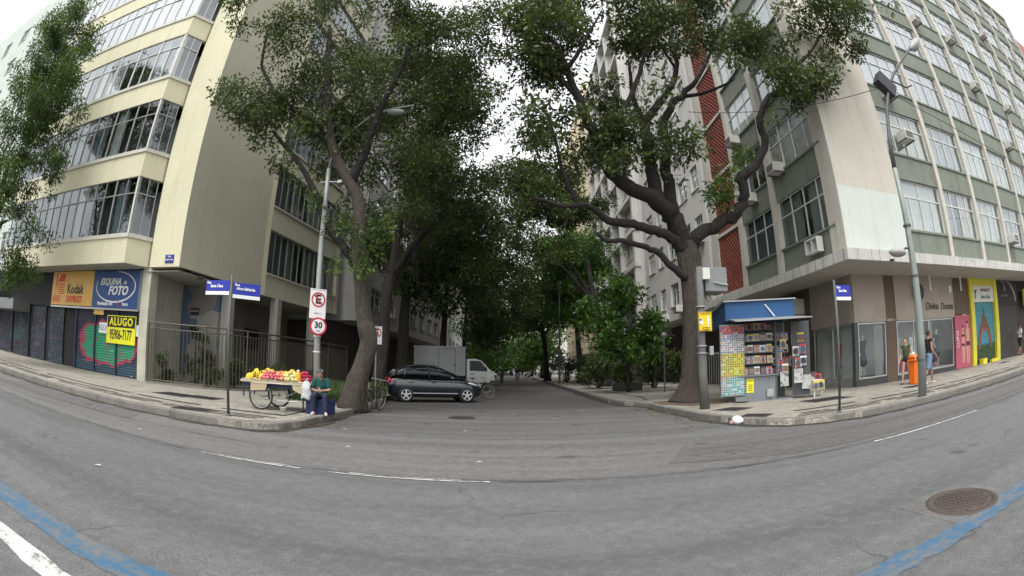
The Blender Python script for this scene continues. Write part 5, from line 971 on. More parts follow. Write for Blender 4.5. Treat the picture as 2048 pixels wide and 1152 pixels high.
mb = MB().add([(-.15,-.121,HT+.05),(W_+.25,-.121,HT+.05),(W_+.5,-.85,HT-.06),(-.05,-.75,HT-.06)], [(0,1,2,3)]); mb.add([(v[0],v[1],v[2]+.03) for v in mb.v[:4]], [(3,2,1,0),]); mb.f += [(0,4,5,1),(1,5,6,2),(2,6,7,3),(3,7,4,0)]; mb.build('awning', GALV, KI)
MB().tube([(1.1,-.13,HT+.5),(1.4,-.2,HT+.1)], .02, 6).build('stay', M('stay_white', (.7,.72,.75), .4), KI)
for i in range(14): MB().box(-.33,-.25,-.1+i*.27,-.02+i*.27,HT+.66,HT+.72).build('roof_rib', MATS['kiosk_dark'], KI)
MB().bbox(1.1,1.33,-.09,-.002,.12,.36,.01).build('socket_box', GALV, KI); MB().tube([(1.2,-.04,.36),(1.26,-.04,.8)], .012, 6).build('conduit', GALV, KI)
MB().box(.42,.66,-.012,-.001,.28,.72).build('notice', YB, KI); lettering('AVISO', .065, BLK, KI, (.54,-.016,.66)); 
for i in range(4): MB().box(.46,.62,-.015,-.0125,.34+.06*i,.36+.06*i).build('notice_line', BLK, KI)
MB().box(0,.45,-.32,-.05,.04,.16).build('step', KGG, KI)
e = MB().box(0,.62,-.015,.015,.1,HT-.1).build('door_leaf', MATS['kiosk_dark'], KI); e.location = (W_,.02,0); e.rotation_euler = (0,0,rad(-20))
# opened door leaf with poster sheets
DL = thing('poster_board', 'tall board of small sticker sheets hung on the left of the kiosk', 'poster', (7.44,13.86,.14), rad(-7)+math.pi)
DL.rotation_euler = (0,0,rad(-6))
MB().box(-.86,0,.0,.03,.2,2.46).build('board', KG, DL)
def sticker(name, bgc, cells, scx, scz, seed, palette, dens=.3):
    """sheet of little round and square stickers in rows"""
    m, t, b, o = newmat(name); tc = N(t, 'ShaderNodeTexCoord').outputs['Object']; s = N(t, 'ShaderNodeSeparateXYZ'); L(t, tc, s.inputs[0])
    gx, gz = mth(t, 'MULTIPLY', s.outputs[0], scx), mth(t, 'MULTIPLY', s.outputs[2], scz); fx = mth(t, 'FRACT', mth(t,'ADD',gx,100)); fz = mth(t, 'FRACT', mth(t,'ADD',gz,100)); cx = mth(t, 'FLOOR', gx); cz = mth(t, 'FLOOR', gz)
    cv = N(t, 'ShaderNodeCombineXYZ'); L(t, cx, cv.inputs[0]); L(t, cz, cv.inputs[1]); cv.inputs[2].default_value = seed
    wn = N(t, 'ShaderNodeTexWhiteNoise'); L(t, cv.outputs[0], wn.inputs['Vector']); cr = N(t, 'ShaderNodeValToRGB'); cr.color_ramp.interpolation = 'CONSTANT'; e = cr.color_ramp.elements
    while len(e) < len(palette): e.new(.5)
    for i, c in enumerate(palette): e[i].position = i/len(palette); e[i].color = c4(c)
    L(t, wn.outputs[0], cr.inputs[0])
    dx = mth(t, 'ADD', fx, -.5); dz = mth(t, 'ADD', fz, -.5); r = mth(t, 'SQRT', mth(t, 'ADD', mth(t,'MULTIPLY',dx,dx), mth(t,'MULTIPLY',dz,dz))); n = noise(t, tc, 60, 2)
    f = ramp(t, mth(t, 'ADD', r, mth(t, 'MULTIPLY', n, .3)), .52, .44); inner = ramp(t, mth(t,'ADD',r,mth(t,'MULTIPLY',n,.5)), .36, .30)
    c = mixc(t, f, bgc, cr.outputs[0]); c = mixc(t, mth(t,'MULTIPLY',inner,.6), c, (.65,.65,.62)); L(t, c, b.inputs['Base Color']); b.inputs['Roughness'].default_value = .35; return m
PALS = [(.02,.02,.02),(.45,.03,.03),(.02,.02,.03),(.5,.5,.45),(.03,.12,.05),(.05,.05,.3),(.03,.03,.03),(.4,.25,.03)]
zz = [.24,.82,1.56,1.99,2.16,2.43]; BGS = [(.25,.44,.42),(.46,.44,.05),(.44,.47,.48),(.32,.35,.42),(.28,.07,.08)]
for i in range(5): o = MB().box(-.84,-.02,-.012,-.001,0,zz[i+1]-zz[i]-.012).build('sticker_sheet', sticker('sticker_print_%d' % i, BGS[i], 8, 13, 14, i*3.1, PALS), DL); o.location = (0,0,zz[i])
# magazines
def cover_mat():
    m, t, b, o = newmat('magazine_cover'); tc = N(t, 'ShaderNodeTexCoord').outputs['Object']; oi = N(t, 'ShaderNodeObjectInfo'); s = N(t, 'ShaderNodeSeparateXYZ'); L(t, tc, s.inputs[0])
    def pal(cols, src):
        cr = N(t, 'ShaderNodeValToRGB'); cr.color_ramp.interpolation = 'CONSTANT'; e = cr.color_ramp.elements
        while len(e) < len(cols): e.new(.5)
        for i, c in enumerate(cols): e[i].position = i/len(cols); e[i].color = c4(c)
        L(t, src, cr.inputs[0]); return cr.outputs[0]
    r = oi.outputs['Random']; r2 = mth(t, 'FRACT', mth(t, 'MULTIPLY', r, 37.7)); r3 = mth(t, 'FRACT', mth(t, 'MULTIPLY', r, 91.3))
    bgc = pal([(.34,.35,.34),(.18,.20,.22),(.36,.35,.33),(.06,.08,.10),(.26,.07,.06),(.30,.29,.31),(.38,.38,.38),(.20,.17,.15)], r); fig = pal([(.03,.03,.035),(.20,.11,.08),(.28,.17,.13),(.05,.07,.12),(.16,.04,.05),(.08,.07,.06)], r2); ttl = pal([(.5,.03,.03),(.02,.02,.02),(.7,.7,.7),(.6,.45,.02),(.03,.1,.3)], r3)
    off = N(t, 'ShaderNodeVectorMath', operation='ADD'); cmb = N(t, 'ShaderNodeCombineXYZ'); L(t, mth(t,'MULTIPLY',r,50), cmb.inputs[0]); L(t, tc, off.inputs[0]); L(t, cmb.outputs[0], off.inputs[1])
    n = noise(t, off.outputs[0], 14, 2)
    d = mth(t, 'ADD', mth(t, 'ABSOLUTE', s.outputs[0]), mth(t, 'MULTIPLY', mth(t,'ABSOLUTE',mth(t,'ADD',s.outputs[2],-.1)), .35)); d = mth(t, 'ADD', d, mth(t, 'MULTIPLY', mth(t,'ADD',n,-.5), .11))
    c = mixc(t, ramp(t, d, .085, .07), bgc, fig); c = mixc(t, ramp(t, mth(t,'ABSOLUTE',mth(t,'ADD',s.outputs[2],-.235)), .024, .02), c, ttl)
    c = mixc(t, mth(t,'MULTIPLY',mth(t,'GREATER_THAN',noise(t, mapping(t,off.outputs[0],(1,1,5)), 40, 1), .56),mth(t,'LESS_THAN',s.outputs[2],.06)), c, ttl)
    L(t, c, b.inputs['Base Color']); b.inputs['Roughness'].default_value = .3; return m
MAGM = cover_mat(); mg = MB().box(-.1,.1,-.006,.006,0,.27).mesh('magazine', MAGM); RZ = KI.rotation_euler[2]; RM = Matrix.Rotation(RZ,3,'Z'); KO = Vector(KI.location)
def kp(x,y,z): v = RM @ Vector((x,y,z)) + KO; return v[:]
rows = ((.85,'bottom counter row'),(1.2,'second row'),(1.55,'third row'),(1.92,'fourth row'),(2.28,'top row'))
for z, nm in rows:
    for i in range(6):
        x = .17+i*.218+random.uniform(-.015,.015); o = link('magazine', mg, None, kp(x,.13,z), (rad(-13),0,RZ+random.uniform(-.05,.05)), (1,1,random.uniform(.85,1.0) if z < 2.2 else .8)); tag(o, 'magazine standing in the %s of the kiosk display' % nm, 'magazine', 'magazines in the %s of the kiosk' % nm)
for z, nm in ((.75,'lowest shelf'),(1.1,'lower middle shelf'),(1.5,'upper middle shelf'),(1.9,'highest shelf')):
    for i in range(3):
        o = link('magazine', mg, None, kp(1.58+i*.19,.6,z), (rad(-13),0,RZ+random.uniform(-.08,.08)), (1,1,random.uniform(.9,1.05))); tag(o, 'magazine on the %s inside the kiosk doorway' % nm, 'magazine', 'magazines on the %s of the doorway' % nm)
for i, (x,y,z,a) in enumerate(((1.56,.05,1.25,.2),(1.72,.05,1.6,.1),(2.14,-.05,1.35,-.35),(2.2,-.12,.98,-.35),(1.6,-.02,.9,.15),(1.75,-.04,.82,-.1),(2.05,.1,1.05,.3),(2.12,-.02,1.72,-.35),(2.34,-.2,1.4,-.3),(2.36,-.18,1.03,-.3),(2.3,-.12,1.78,-.3))):
    o = link('hanging_magazine', mg, None, kp(x,y,z), (0,0,RZ+a), (1.15,1,1.2)); tag(o, 'magazine clipped to the kiosk door frame', 'magazine', 'magazines clipped to the kiosk door frame')
def news_mat():
    m, t, b, o = newmat('newsprint'); tc = N(t, 'ShaderNodeTexCoord').outputs['Object']; oi = N(t, 'ShaderNodeObjectInfo'); ad = N(t, 'ShaderNodeVectorMath', operation='ADD'); L(t, tc, ad.inputs[0]); L(t, oi.outputs['Location'], ad.inputs[1])
    br = N(t, 'ShaderNodeTexBrick'); br.inputs['Scale'].default_value = 9; br.inputs['Mortar Size'].default_value = .03; br.inputs['Color1'].default_value = (.10,.10,.10,1); br.inputs['Color2'].default_value = (.36,.36,.35,1); br.inputs['Mortar'].default_value = (.42,.42,.40,1); br.inputs['Brick Width'].default_value = .9; br.inputs['Row Height'].default_value = .7
    s = N(t, 'ShaderNodeSeparateXYZ'); L(t, ad.outputs[0], s.inputs[0]); cm = N(t, 'ShaderNodeCombineXYZ'); L(t, s.outputs[0], cm.inputs[0]); L(t, s.outputs[2], cm.inputs[1]); L(t, cm.outputs[0], br.inputs['Vector'])
    c = mixc(t, ramp(t, noise(t, ad.outputs[0], 7, 2), .42, .5), br.outputs[0], (.40,.40,.385)); L(t, c, b.inputs['Base Color']); b.inputs['Roughness'].default_value = .85; return m
NEWS = news_mat(); np_m = MB().box(-.15,.15,-.005,.005,0,.45).mesh('newspaper', NEWS)
for i, (x,y,z,a) in enumerate(((1.72,-.06,.42,.1),(2.15,-.28,.5,-.3),(2.42,-.3,.3,-.5),(2.6,-.12,.2,-.4))): o = link('newspaper', np_m, None, kp(x,y,z), (rad(-6),0,RZ+a)); tag(o, 'newspaper sheet hanging low at the kiosk doorway', 'newspaper', 'newspapers hung at the kiosk doorway')
t = thing('magazine_stool', 'low white stool covered with magazines beside the kiosk', 'stool', kp(2.85,.05,0), .2); lg = MB().tube([(0,0,0),(.02,.02,.5)], .018, 6).mesh('leg', MATS['white_plastic'])
for (x,y) in ((-.2,-.16),(.2,-.16),(-.2,.16),(.2,.16)): link('leg', lg, t, (x,y,0))
MB().bbox(-.24,.24,-.2,.2,.5,.54,.01).build('seat', MATS['white_plastic'], t); MB().box(-.24,.24,.17,.2,.54,.8).build('back', MATS['kiosk_dark'], t)
for i, (x,y,z,a,e) in enumerate(((2.78,.0,.545,.3,-60),(2.98,.05,.55,-.3,-55),(2.8,-.22,.2,.2,-4),(3.02,-.16,.22,-.15,-4))): o = link('magazine', mg, None, kp(x,y,z), (rad(e),0,RZ+a), (1.2,1,1.15)); tag(o, 'magazine on or against the low white stool', 'magazine', 'magazines on the low stool')
# ================================================================== PEOPLE
def union_mesh(name, prims, voxel, mat, smooth=4):
    mb = MB()
    for p in prims:
        if p[0] == 'c': 
            a, b, r0, r1 = Vector(p[1]), Vector(p[2]), p[3], p[4]; d = (b-a); n = 4
            mb.tube([tuple(a+d*i/n) for i in range(n+1)], [r0+(r1-r0)*i/n for i in range(n+1)], 12); mb.ell(a, r0*.999, 10, 8); mb.ell(b, r1*.999, 10, 8)
        else: mb.ell(p[1], p[2], 16, 12, p[3] if len(p) > 3 else None)
    o = bpy.data.objects.new(name, mb.mesh(name, mat)); TMP.collection.objects.link(o)
    md = o.modifiers.new('r', 'REMESH'); md.mode = 'VOXEL'; md.voxel_size = voxel; md.use_smooth_shade = True
    if smooth: sm = o.modifiers.new('s', 'SMOOTH'); sm.iterations = smooth; sm.factor = .5
    dg = tdg(); me = bpy.data.meshes.new_from_object(o.evaluated_get(dg)); bpy.data.objects.remove(o)
    me.materials.clear(); me.materials.append(mat); me.name = name; return me
SKINS = [M('skin_%d' % i, c, .55, var=.06, bmp=.03) for i, c in enumerate(((.40,.23,.16),(.30,.16,.105),(.46,.28,.20)))]; HAIRM = M('hair_dark', (.022,.016,.012), .6, var=.3, vs=30)
def lerp(a, b, t): return tuple(a[i]+(b[i]-a[i])*t for i in range(3))
def hand(pr, wrist, elbow, curl=.4):
    w_, e = Vector(wrist), Vector(elbow); d = (w_-e).normalized(); s = d.cross(Vector((0,1,.2))).normalized(); n = s.cross(d)
    pc = w_+d*.045; pr.append(('e', pc, (.038,.018,.05), Matrix((s, n, d)).transposed()))
    for i, (o, l) in enumerate(((-.028,.065),(-.010,.078),(.010,.073),(.028,.056))):
        a = w_+d*.085+s*o; b = a+(d*math.cos(curl)+n*math.sin(curl))*l*.55; c = b+(d*math.cos(curl*2.2)+n*math.sin(curl*2.2))*l*.45; pr += [('c',a,b,.0105,.0095),('c',b,c,.0095,.0085)]
    a = w_+d*.02-s*.03; b = a+(d*.7-s*.7+n*.2).normalized()*.04; pr += [('c',a,b,.0125,.011),('c',b,b+(d*.9+n*.3)*.032,.011,.009)]
def person(label, loc, rz, J, clothes, skin=0, hair=1.0, scale=1.0, hair_len=0, group=None):
    """J: joints (local, facing -Y); clothes: list of (name, material, primitives)"""
    t = thing('person', label, 'person', loc, rz, group); t.scale = (scale,)*3; pr = []; h = Vector(J['head']); f = Vector(J.get('face',(0,-1,-.05))).normalized(); sx = f.cross(Vector((0,0,1))).normalized(); up = sx.cross(f)
    R = Matrix((sx, -f, up)).transposed()
    pr += [('e',h+up*.02,(.073,.092,.105),R),('e',h+f*.025-up*.06,(.055,.06,.06),R),('e',h+f*.097-up*.012,(.013,.018,.022),R),('e',h+f*.075+up*.03,(.05,.02,.018),R),('e',h+sx*.075-up*.005,(.012,.022,.032),R),('e',h-sx*.075-up*.005,(.012,.022,.032),R),('e',h+f*.082-up*.062,(.026,.013,.012),R)]
    nk = Vector(J['neck']); pr += [('c',nk-up*.02,h-up*.06-f*.01,.055,.05)]
    ch, wa, pe = Vector(J['chest']), Vector(J['waist']), Vector(J['pelvis']); pr += [('e',ch,(.155,.10,.16)),('e',(ch+wa)/2,(.14,.095,.15)),('e',wa,(.13,.09,.12)),('e',pe,(.15,.105,.11)),('c',ch,nk,.10,.06)]
    for s in 'lr':
        sh, el, wr, hp, kn, an, to = (Vector(J[k+s]) for k in ('sh','el','wr','hp','kn','an','to'))
        pr += [('c',ch+Vector((0,0,.08)),sh,.07,.056),('c',sh,el,.052,.039),('c',el,wr,.04,.026),('c',hp,lerp(hp,kn,.5),.085,.072),('c',lerp(hp,kn,.5),kn,.072,.052),('c',kn,lerp(kn,an,.35),.052,.056),('c',lerp(kn,an,.35),an,.056,.034),('c',an,to,.036,.03),('e',an+Vector((0,.01,-.02)),(.036,.05,.035))]
        hand(pr, wr, el, J.get('curl',.4))
    link('body', union_mesh('body', pr, .011, SKINS[skin], 3), t)
    for nm, mat, prims in clothes:
        for pp in ([[q] for q in prims] if nm == 'shoe' else [prims]): link(nm, union_mesh(nm, pp, .014, mat, 3), t)
    hp_ = [('e',h+up*.035-f*.012,(.082,.097,.103),R)]
    if hair_len: hp_ += [('c',h-f*.06+up*.02,h-f*.07-Vector((0,0,hair_len)),.07,.045)]
    hm = union_mesh('hair', hp_, .014, HAIRM, 1)
    bm = bmesh.new(); bm.from_mesh(hm); kill = [v for v in bm.verts if ((v.co-h).dot(f) > .045 and (v.co-h).dot(up) < .075)]; bmesh.ops.delete(bm, geom=kill, context='VERTS'); bm.to_mesh(hm); bm.free(); link('hair', hm, t)
    for s in (-1,1): MB().ell(h+f*.088+up*.012+sx*.031*s, (.010,.006,.007), 8, 6).build('eye', M('eye_dark', (.03,.025,.02), .2, bmp=0), t)
    return t
def stand(step=.0, arm=.15, bend=.0):
    J = dict(head=(0,-.02,1.615),neck=(0,0,1.46),chest=(0,0,1.28),waist=(0,0,1.08),pelvis=(0,0,.95))
    for s, x in (('l',1),('r',-1)):
        st = step*x
        J['sh'+s] = (.185*x,0,1.41); J['el'+s] = (.235*x,.06+arm*x*.5,1.12); J['wr'+s] = (.24*x,-.06+arm*x*1.2,.88); J['hp'+s] = (.09*x,0,.91); J['kn'+s] = (.10*x,-st*.55-.02,.50); J['an'+s] = (.10*x,-st*1.0+(.10 if st < 0 else 0),.085+(.05 if st < 0 else 0)); J['to'+s] = (.115*x,-st*1.0-.14+(.08 if st < 0 else 0),.032)
    return J
def top_prims(J, sleeve=.45, g=.018, low=None):
    ch, wa, pe, nk = (Vector(J[k]) for k in ('chest','waist','pelvis','neck')); P = [('e',ch,(.155+g,.10+g,.16+g)),('e',(ch+wa)/2,(.145+g,.098+g,.15)),('e',wa,(.135+g,.094+g,.13)),('c',ch,lerp(ch,nk,.75),.10+g,.07)]
    if low is None: P.append(('e',lerp(wa,pe,.7),(.15+g,.108+g,.10)))
    for s in 'lr':
        sh, el = Vector(J['sh'+s]), Vector(J['el'+s]); P.append(('c',ch+Vector((0,0,.08)),sh,.07+g,.058+g))
        if sleeve: P.append(('c',sh,lerp(sh,el,sleeve),.056+g,.056+g))
    return P
def leg_prims(J, frac=.8, g=.022, calf=0):
    pe = Vector(J['pelvis']); P = [('e',pe,(.152+g,.108+g,.115))]
    for s in 'lr':
        hp, kn, an = (Vector(J[k+s]) for k in ('hp','kn','an')); P += [('c',hp,lerp(hp,kn,frac),.087+g,.07+g)]
        if calf: P += [('c',lerp(hp,kn,frac),kn,.07+g,.06+g),('c',kn,lerp(kn,an,calf),.062+g,.05+g)]
    return P
def shoe_prims(J):
    P = []
    for s in 'lr': a, b = Vector(J['an'+s]), Vector(J['to'+s]); P += [('c',(a.x,a.y+.02,b.z+.015),(b.x,b.y,b.z+.006),.045,.04)]
    return P
DENIM = M('denim', (.14,.20,.29), .85, var=.2, vs=8); BLKC = M('cloth_black', (.02,.02,.024), .9); TEAL = M('cloth_teal', (.008,.06,.052), .85); NAVY = M('cloth_navy', (.02,.024,.05), .9); OLIVE = M('cloth_olive', (.05,.085,.04), .85); WHITEC = M('cloth_white', (.65,.66,.66), .85); GREYC = M('cloth_grey', (.30,.31,.33), .85)
J = stand(.22,.12); person('man in black top and denim shorts walking past the shop window', (13.72,11.05,.14), rad(70), J, [('top',BLKC,top_prims(J,.0)),('shorts',DENIM,leg_prims(J,.92,.03)),('shoe',M('shoe_pale', (.45,.42,.38), .8),shoe_prims(J))], 1, scale=1.02)
t = thing('shoulder_bag', 'dark shoulder bag carried by the man in denim shorts', 'bag', (13.95,10.98,1.0)); MB().bbox(-.14,.14,-.06,.06,-.16,.12,.03).build('pouch', NAVY, t); MB().tube([(-.12,0,.1),(-.1,.02,.3),(-.05,.05,.5)], .012, 6).build('strap', NAVY, t)
J = stand(-.16,.1); person('woman in short green top walking behind the orange bin', (13.98,12.5,.14), rad(-75), J, [('top',OLIVE,top_prims(J,.0,.014,low=1)),('briefs',BLKC,leg_prims(J,.12,.016)),('shoe',M('shoe_brown', (.10,.06,.05), .8),shoe_prims(J))], 2, scale=.95, hair_len=.22)
t = thing('tote_bag', 'white cloth bag over the arm of the woman behind the bin', 'bag', (14.2,12.35,.95)); MB().bbox(-.13,.13,-.05,.05,-.1,.3,.03).build('pouch', WHITEC, t); MB().tube([(-.08,0,.28),(0,.02,.52),(.08,0,.28)], .014, 6).build('strap', WHITEC, t)
J = stand(.14,.1); person('person in white shirt and black shorts at the right picture edge', (28.3,14.0,.14), rad(60), J, [('shirt',WHITEC,top_prims(J,.5)),('shorts',BLKC,leg_prims(J,.85,.03)),('shoe',BLKC,shoe_prims(J))], 1)
J = stand(.16,.08); person('person in dark jacket carrying a white bag down the side street', (.97,46.5,0), rad(180), J, [('jacket',M('cloth_plum', (.05,.04,.06), .9),top_prims(J,.95,.03)),('shorts',GREYC,leg_prims(J,.9,.03)),('shoe',BLKC,shoe_prims(J))], 1, scale=1.02)
t = thing('shopping_bag', 'white plastic shopping bag held by the dark jacketed pedestrian', 'bag', (1.32,46.4,.45)); MB().bbox(-.17,.17,-.09,.09,0,.4,.06).build('pouch', WHITEC, t, True); MB().tube([(-.06,0,.38),(0,0,.55),(.06,0,.38)], .014, 6).build('handle', WHITEC, t)
J = stand(.14,.1); person('person in dark green clothes walking left of the bag carrier', (-.55,48,0), rad(170), J, [('shirt',M('cloth_darkgreen', (.03,.07,.045), .9),top_prims(J,.5)),('trousers',M('cloth_slate', (.06,.07,.07), .9),leg_prims(J,.9,.02,.95)),('shoe',BLKC,shoe_prims(J))], 0)
# seated fruit seller
t = thing('storage_crate', 'blue plastic crate used as a seat at the left kerb', 'crate', (-4.5,11.08,.14)); t.scale = (.9,.9,.86); CB = M('crate_blue', (.012,.024,.095), .5, var=.12, bmp=.04)
MB().bbox(-.35,.35,-.24,.24,0,.4,.015).build('shell', CB, t); MB().bbox(-.37,.37,-.26,.26,.36,.42,.01).build('rim', CB, t)
for x in (-.3,-.1,.1,.3): MB().box(x-.02,x+.02,-.258,-.24,.02,.35).build('rib', CB, t)
MB().box(-.12,.12,-.265,-.25,.26,.32).build('handle', M('crate_dark', (.01,.015,.06), .5), t)
J = dict(head=(0,-.19,1.10),face=(.05,-.8,-.62),neck=(0,-.08,.98),chest=(0,-.05,.82),waist=(0,0,.65),pelvis=(0,.02,.52),shl=(.18,-.08,.93),elL=(0,0,0),curl=.9,
         ell=(.25,-.1,.68),wrl=(.07,-.33,.66),shr=(-.18,-.08,.93),elr=(-.24,-.12,.66),wrr=(-.03,-.33,.65),hpl=(.1,0,.5),knl=(.2,-.42,.52),anl=(.22,-.42,.09),tol=(.27,-.56,.03),hpr=(-.1,0,.5),knr=(-.12,-.43,.52),anr=(-.14,-.36,.09),tor=(-.15,-.51,.03))
person('seated person in teal shirt and dark trousers looking at a phone', (-4.48,11.1,.14), rad(8), J, [('shirt',TEAL,top_prims(J,.6)),('trousers',NAVY,leg_prims(J,.9,.02,.85)),('cap',M('cap_grey', (.25,.25,.25), .9),[('e',(0,-.17,1.17),(.088,.1,.07)),('e',(.01,-.27,1.16),(.07,.06,.014))]),('shoe',M('shoe_white', (.5,.45,.42), .8),shoe_prims(J))], 0, scale=.88)
t = thing('mobile_phone', 'black phone held by the seated fruit seller', 'phone', (-4.43,10.77,.75), rad(8)); MB().obox((0,0,0),(.07,.012,.145),Matrix.Rotation(rad(-35),3,'X')).build('case', BLK, t); MB().obox((0,.008,.004),(.062,.004,.13),Matrix.Rotation(rad(-35),3,'X')).build('screen', M('phone_screen', (.08,.09,.11), .1, bmp=0), t)
# ================================================================== FRUIT CART
WOOD = M('cart_wood', (.30,.25,.18), .8, var=.3, vs=6); WOODB = M('cart_blue', (.03,.04,.10), .7, var=.2); TYRE = M('tyre_rubber', (.022,.022,.022), .85, bmp=.2); RIMM = M('rim_metal', (.32,.32,.31), .4, .6, bmp=0)
CA = thing('fruit_cart', 'two-wheeled wooden fruit cart on the left corner pavement', 'cart', (-5.72,11.25,.14), rad(7))
for i in range(7): MB().box(-.88,.92,-.5+i*.145,-.5+i*.145+.138,.66,.69).build('plank', WOOD, CA)
for y in (-.52,.52): MB().box(-.89,.93,y-.012,y+.012,.655,.74).build('side_board', WOOD, CA)
for x in (-.90,.94): MB().box(x-.012,x+.012,-.505,.505,.655,.74).build('end_board', WOOD, CA)
for y in (-.4,.4): MB().box(-.85,.9,y-.03,y+.03,.57,.655).build('beam', WOODB, CA)
for x in (-.9,.75):
    for y in (-.36,.36): MB().tube([(x,y,.57),(x,y,.05 if x > 0 else .3)], .022, 8).build('leg', WOODB, CA)
MB().tube([(.15,-.36,.3),(.7,-.36,.55)], .014, 6).build('brace', RIMM, CA); MB().tube([(-.3,-.36,.25),(.75,-.36,.25)], .014, 6).build('brace', RIMM, CA); MB().tube([(-.32,-.5,.32),(-.32,.5,.32)], .016, 8).build('axle', RIMM, CA)
def spoke_wheel(par, x, y, z, R, n=18, mt=None, rz=0, tr=.022):
    wv = MB(); 
    for i in range(33): pass
    wv.tube([(R*math.cos(a),0,R*math.sin(a)) for a in np.linspace(0,2*math.pi,37)], tr, 8, False); o = wv.build('wheel', TYRE, par, True); o.location = (x,y,z); o.rotation_euler = (0,0,rz)
    MB().tube([((R-.03)*math.cos(a),0,(R-.03)*math.sin(a)) for a in np.linspace(0,2*math.pi,37)], .011, 6, False).build('rim', RIMM, o, True); MB().tube([(0,-.04,0),(0,.04,0)], .022, 10).build('hub', RIMM, o)
    sp = MB().tube([(.015,.015,0),(R-.03,0,0)], .0028, 4, False).mesh('spoke', RIMM)
    for i in range(n): link('spoke', sp, o, (0,0,0), (0,2*math.pi*i/n,0))
    return o
spoke_wheel(CA, -.36, -.47, .335, .315); spoke_wheel(CA, -.2, .47, .335, .315)
MB().tube([(.88,-.38,.6),(1.2,-.38,.66)], .02, 8).build('handle', WOOD, CA); MB().tube([(.88,.38,.6),(1.2,.38,.66)], .02, 8).build('handle', WOOD, CA)
mb = MB().add([(-.62,-.54,.70),(-.15,-.54,.70),(-.2,-.56,.5),(-.62,-.56,.46)],[(0,1,2,3)]); mb.build('cardboard', M('cardboard', (.36,.29,.19), .85), CA); MB().add([(.5,-.54,.70),(.86,-.54,.70),(.85,-.56,.42),(.55,-.56,.55)],[(0,1,2,3)]).build('cardboard', MATS['cardboard'], CA)
mb = MB(); vs_ = []
for i in range(9):
    for j in range(7): x = -.93+i*1.9/8; y = -.56+j*1.12/6; vs_.append((x,y+.0,.745+.012*math.sin(i*2.1)+.012*math.cos(j*1.7+i)-(.07 if j == 0 else 0)))
mb.add(vs_, [(i*7+j,(i+1)*7+j,(i+1)*7+j+1,i*7+j+1) for i in range(8) for j in range(6)]); mb.build('cloth', M('cart_cloth', (.55,.52,.45), .9), CA, True)
CR = Matrix.Rotation(CA.rotation_euler[2],3,'Z'); CO = Vector(CA.location)
def cp(x,y,z): return (CR @ Vector((x*.87,y,z)) + CO)[:]
BAN = M('banana_yellow', (.62,.44,.03), .5, var=.12, orand=.15); APP = M('fruit_red', (.42,.025,.03), .35, var=.2, orand=.25, bmp=0); PINK = M('fruit_pink', (.60,.13,.17), .4, var=.2, orand=.2, bmp=0); ORF = M('fruit_orange', (.65,.26,.02), .45, var=.12, orand=.15); PAPA = M('fruit_papaya', (.62,.33,.03), .5, var=.2); GRNB = M('fruit_palegreen', (.55,.52,.20), .5, var=.15, orand=.15); STEM = M('fruit_stem', (.10,.07,.02), .8)
def banana_bunch(loc, rz, lab):
    t = thing('banana_bunch', lab, 'bananas', loc, rz, 'banana bunches on the cart')
    for k in range(6):
        a = (k-2.5)*.22; pts = [(math.sin(a)*.10*i/4*1.2, -.045*i+.012*i*i*.3, .10-.028*(i-1.3)**2*.55+.004*k) for i in range(6)]; MB().tube(pts, [.008,.017,.021,.021,.017,.006], 8).build('banana', BAN, t, True)
    MB().tube([(0,0,.06),(0,.04,.11)], .014, 6).build('stalk', STEM, t)
for i, (x,y,z,a) in enumerate(((-.9,-.25,.76,.3),(-.78,-.05,.80,1.2),(-.68,-.3,.80,-.5),(-.55,-.1,.84,2.2),(-.85,.2,.78,.8),(-.62,.15,.82,-1.0),(-.45,-.25,.78,.1),(-.72,-.18,.88,.6),(-.5,.05,.9,1.9))): banana_bunch(cp(x,y,z), a, 'yellow banana bunch heaped on the left end of the cart')
def fruit(name, mat, r, spots, lab, grp, sq=1.0):
    me = MB().lathe([(r*.08,-r*sq*.92),(r*.55,-r*sq*.88),(r*.92,-r*sq*.4),(r,0),(r*.93,r*sq*.45),(r*.55,r*sq*.86),(r*.18,r*sq*.82),(r*.02,r*sq*.7)],12).mesh(name, mat, True)
    for (x,y,z) in spots: o = link(name, me, None, cp(x,y,z), (random.uniform(-.5,.5),random.uniform(-.5,.5),random.uniform(0,6))); tag(o, lab, 'fruit', grp)
def grid(x0,x1,y0,y1,n,z,r,layers=2):
    out = []
    for k in range(layers):
        for i in range(n-k):
            for j in range(max(1,3-k)): out.append((x0+(x1-x0)*(i+.5*k)/(n-1)+random.uniform(-.022,.022), y0+(y1-y0)*(j+.5*k)/2+random.uniform(-.022,.022), z+r+k*r*1.5+random.uniform(-.006,.012)))
    return out
fruit('peach', PINK, .045, grid(-.42,.25,-.44,-.2,7,.755,.045,3), 'pink peach in the middle front row of the cart', 'peaches on the cart', .92)
fruit('apple', APP, .046, grid(.35,.72,.02,.3,5,.755,.046,3), 'red apple heaped towards the right of the cart', 'red apples on the cart')
fruit('apple', M('fruit_crimson', (.30,.012,.05), .35, var=.2, orand=.25, bmp=0), .05, grid(.72,.98,-.28,.05,4,.755,.05,3), 'crimson apple at the right end of the cart', 'crimson apples on the cart')
fruit('orange', ORF, .044, grid(-.25,.25,.12,.38,6,.755,.044,3), 'orange heaped at the back of the cart', 'oranges on the cart')
fruit('guava', GRNB, .046, grid(.22,.68,-.44,-.22,5,.755,.046,3), 'pale yellow-green guava at the front right of the cart', 'guavas on the cart', 1.1)
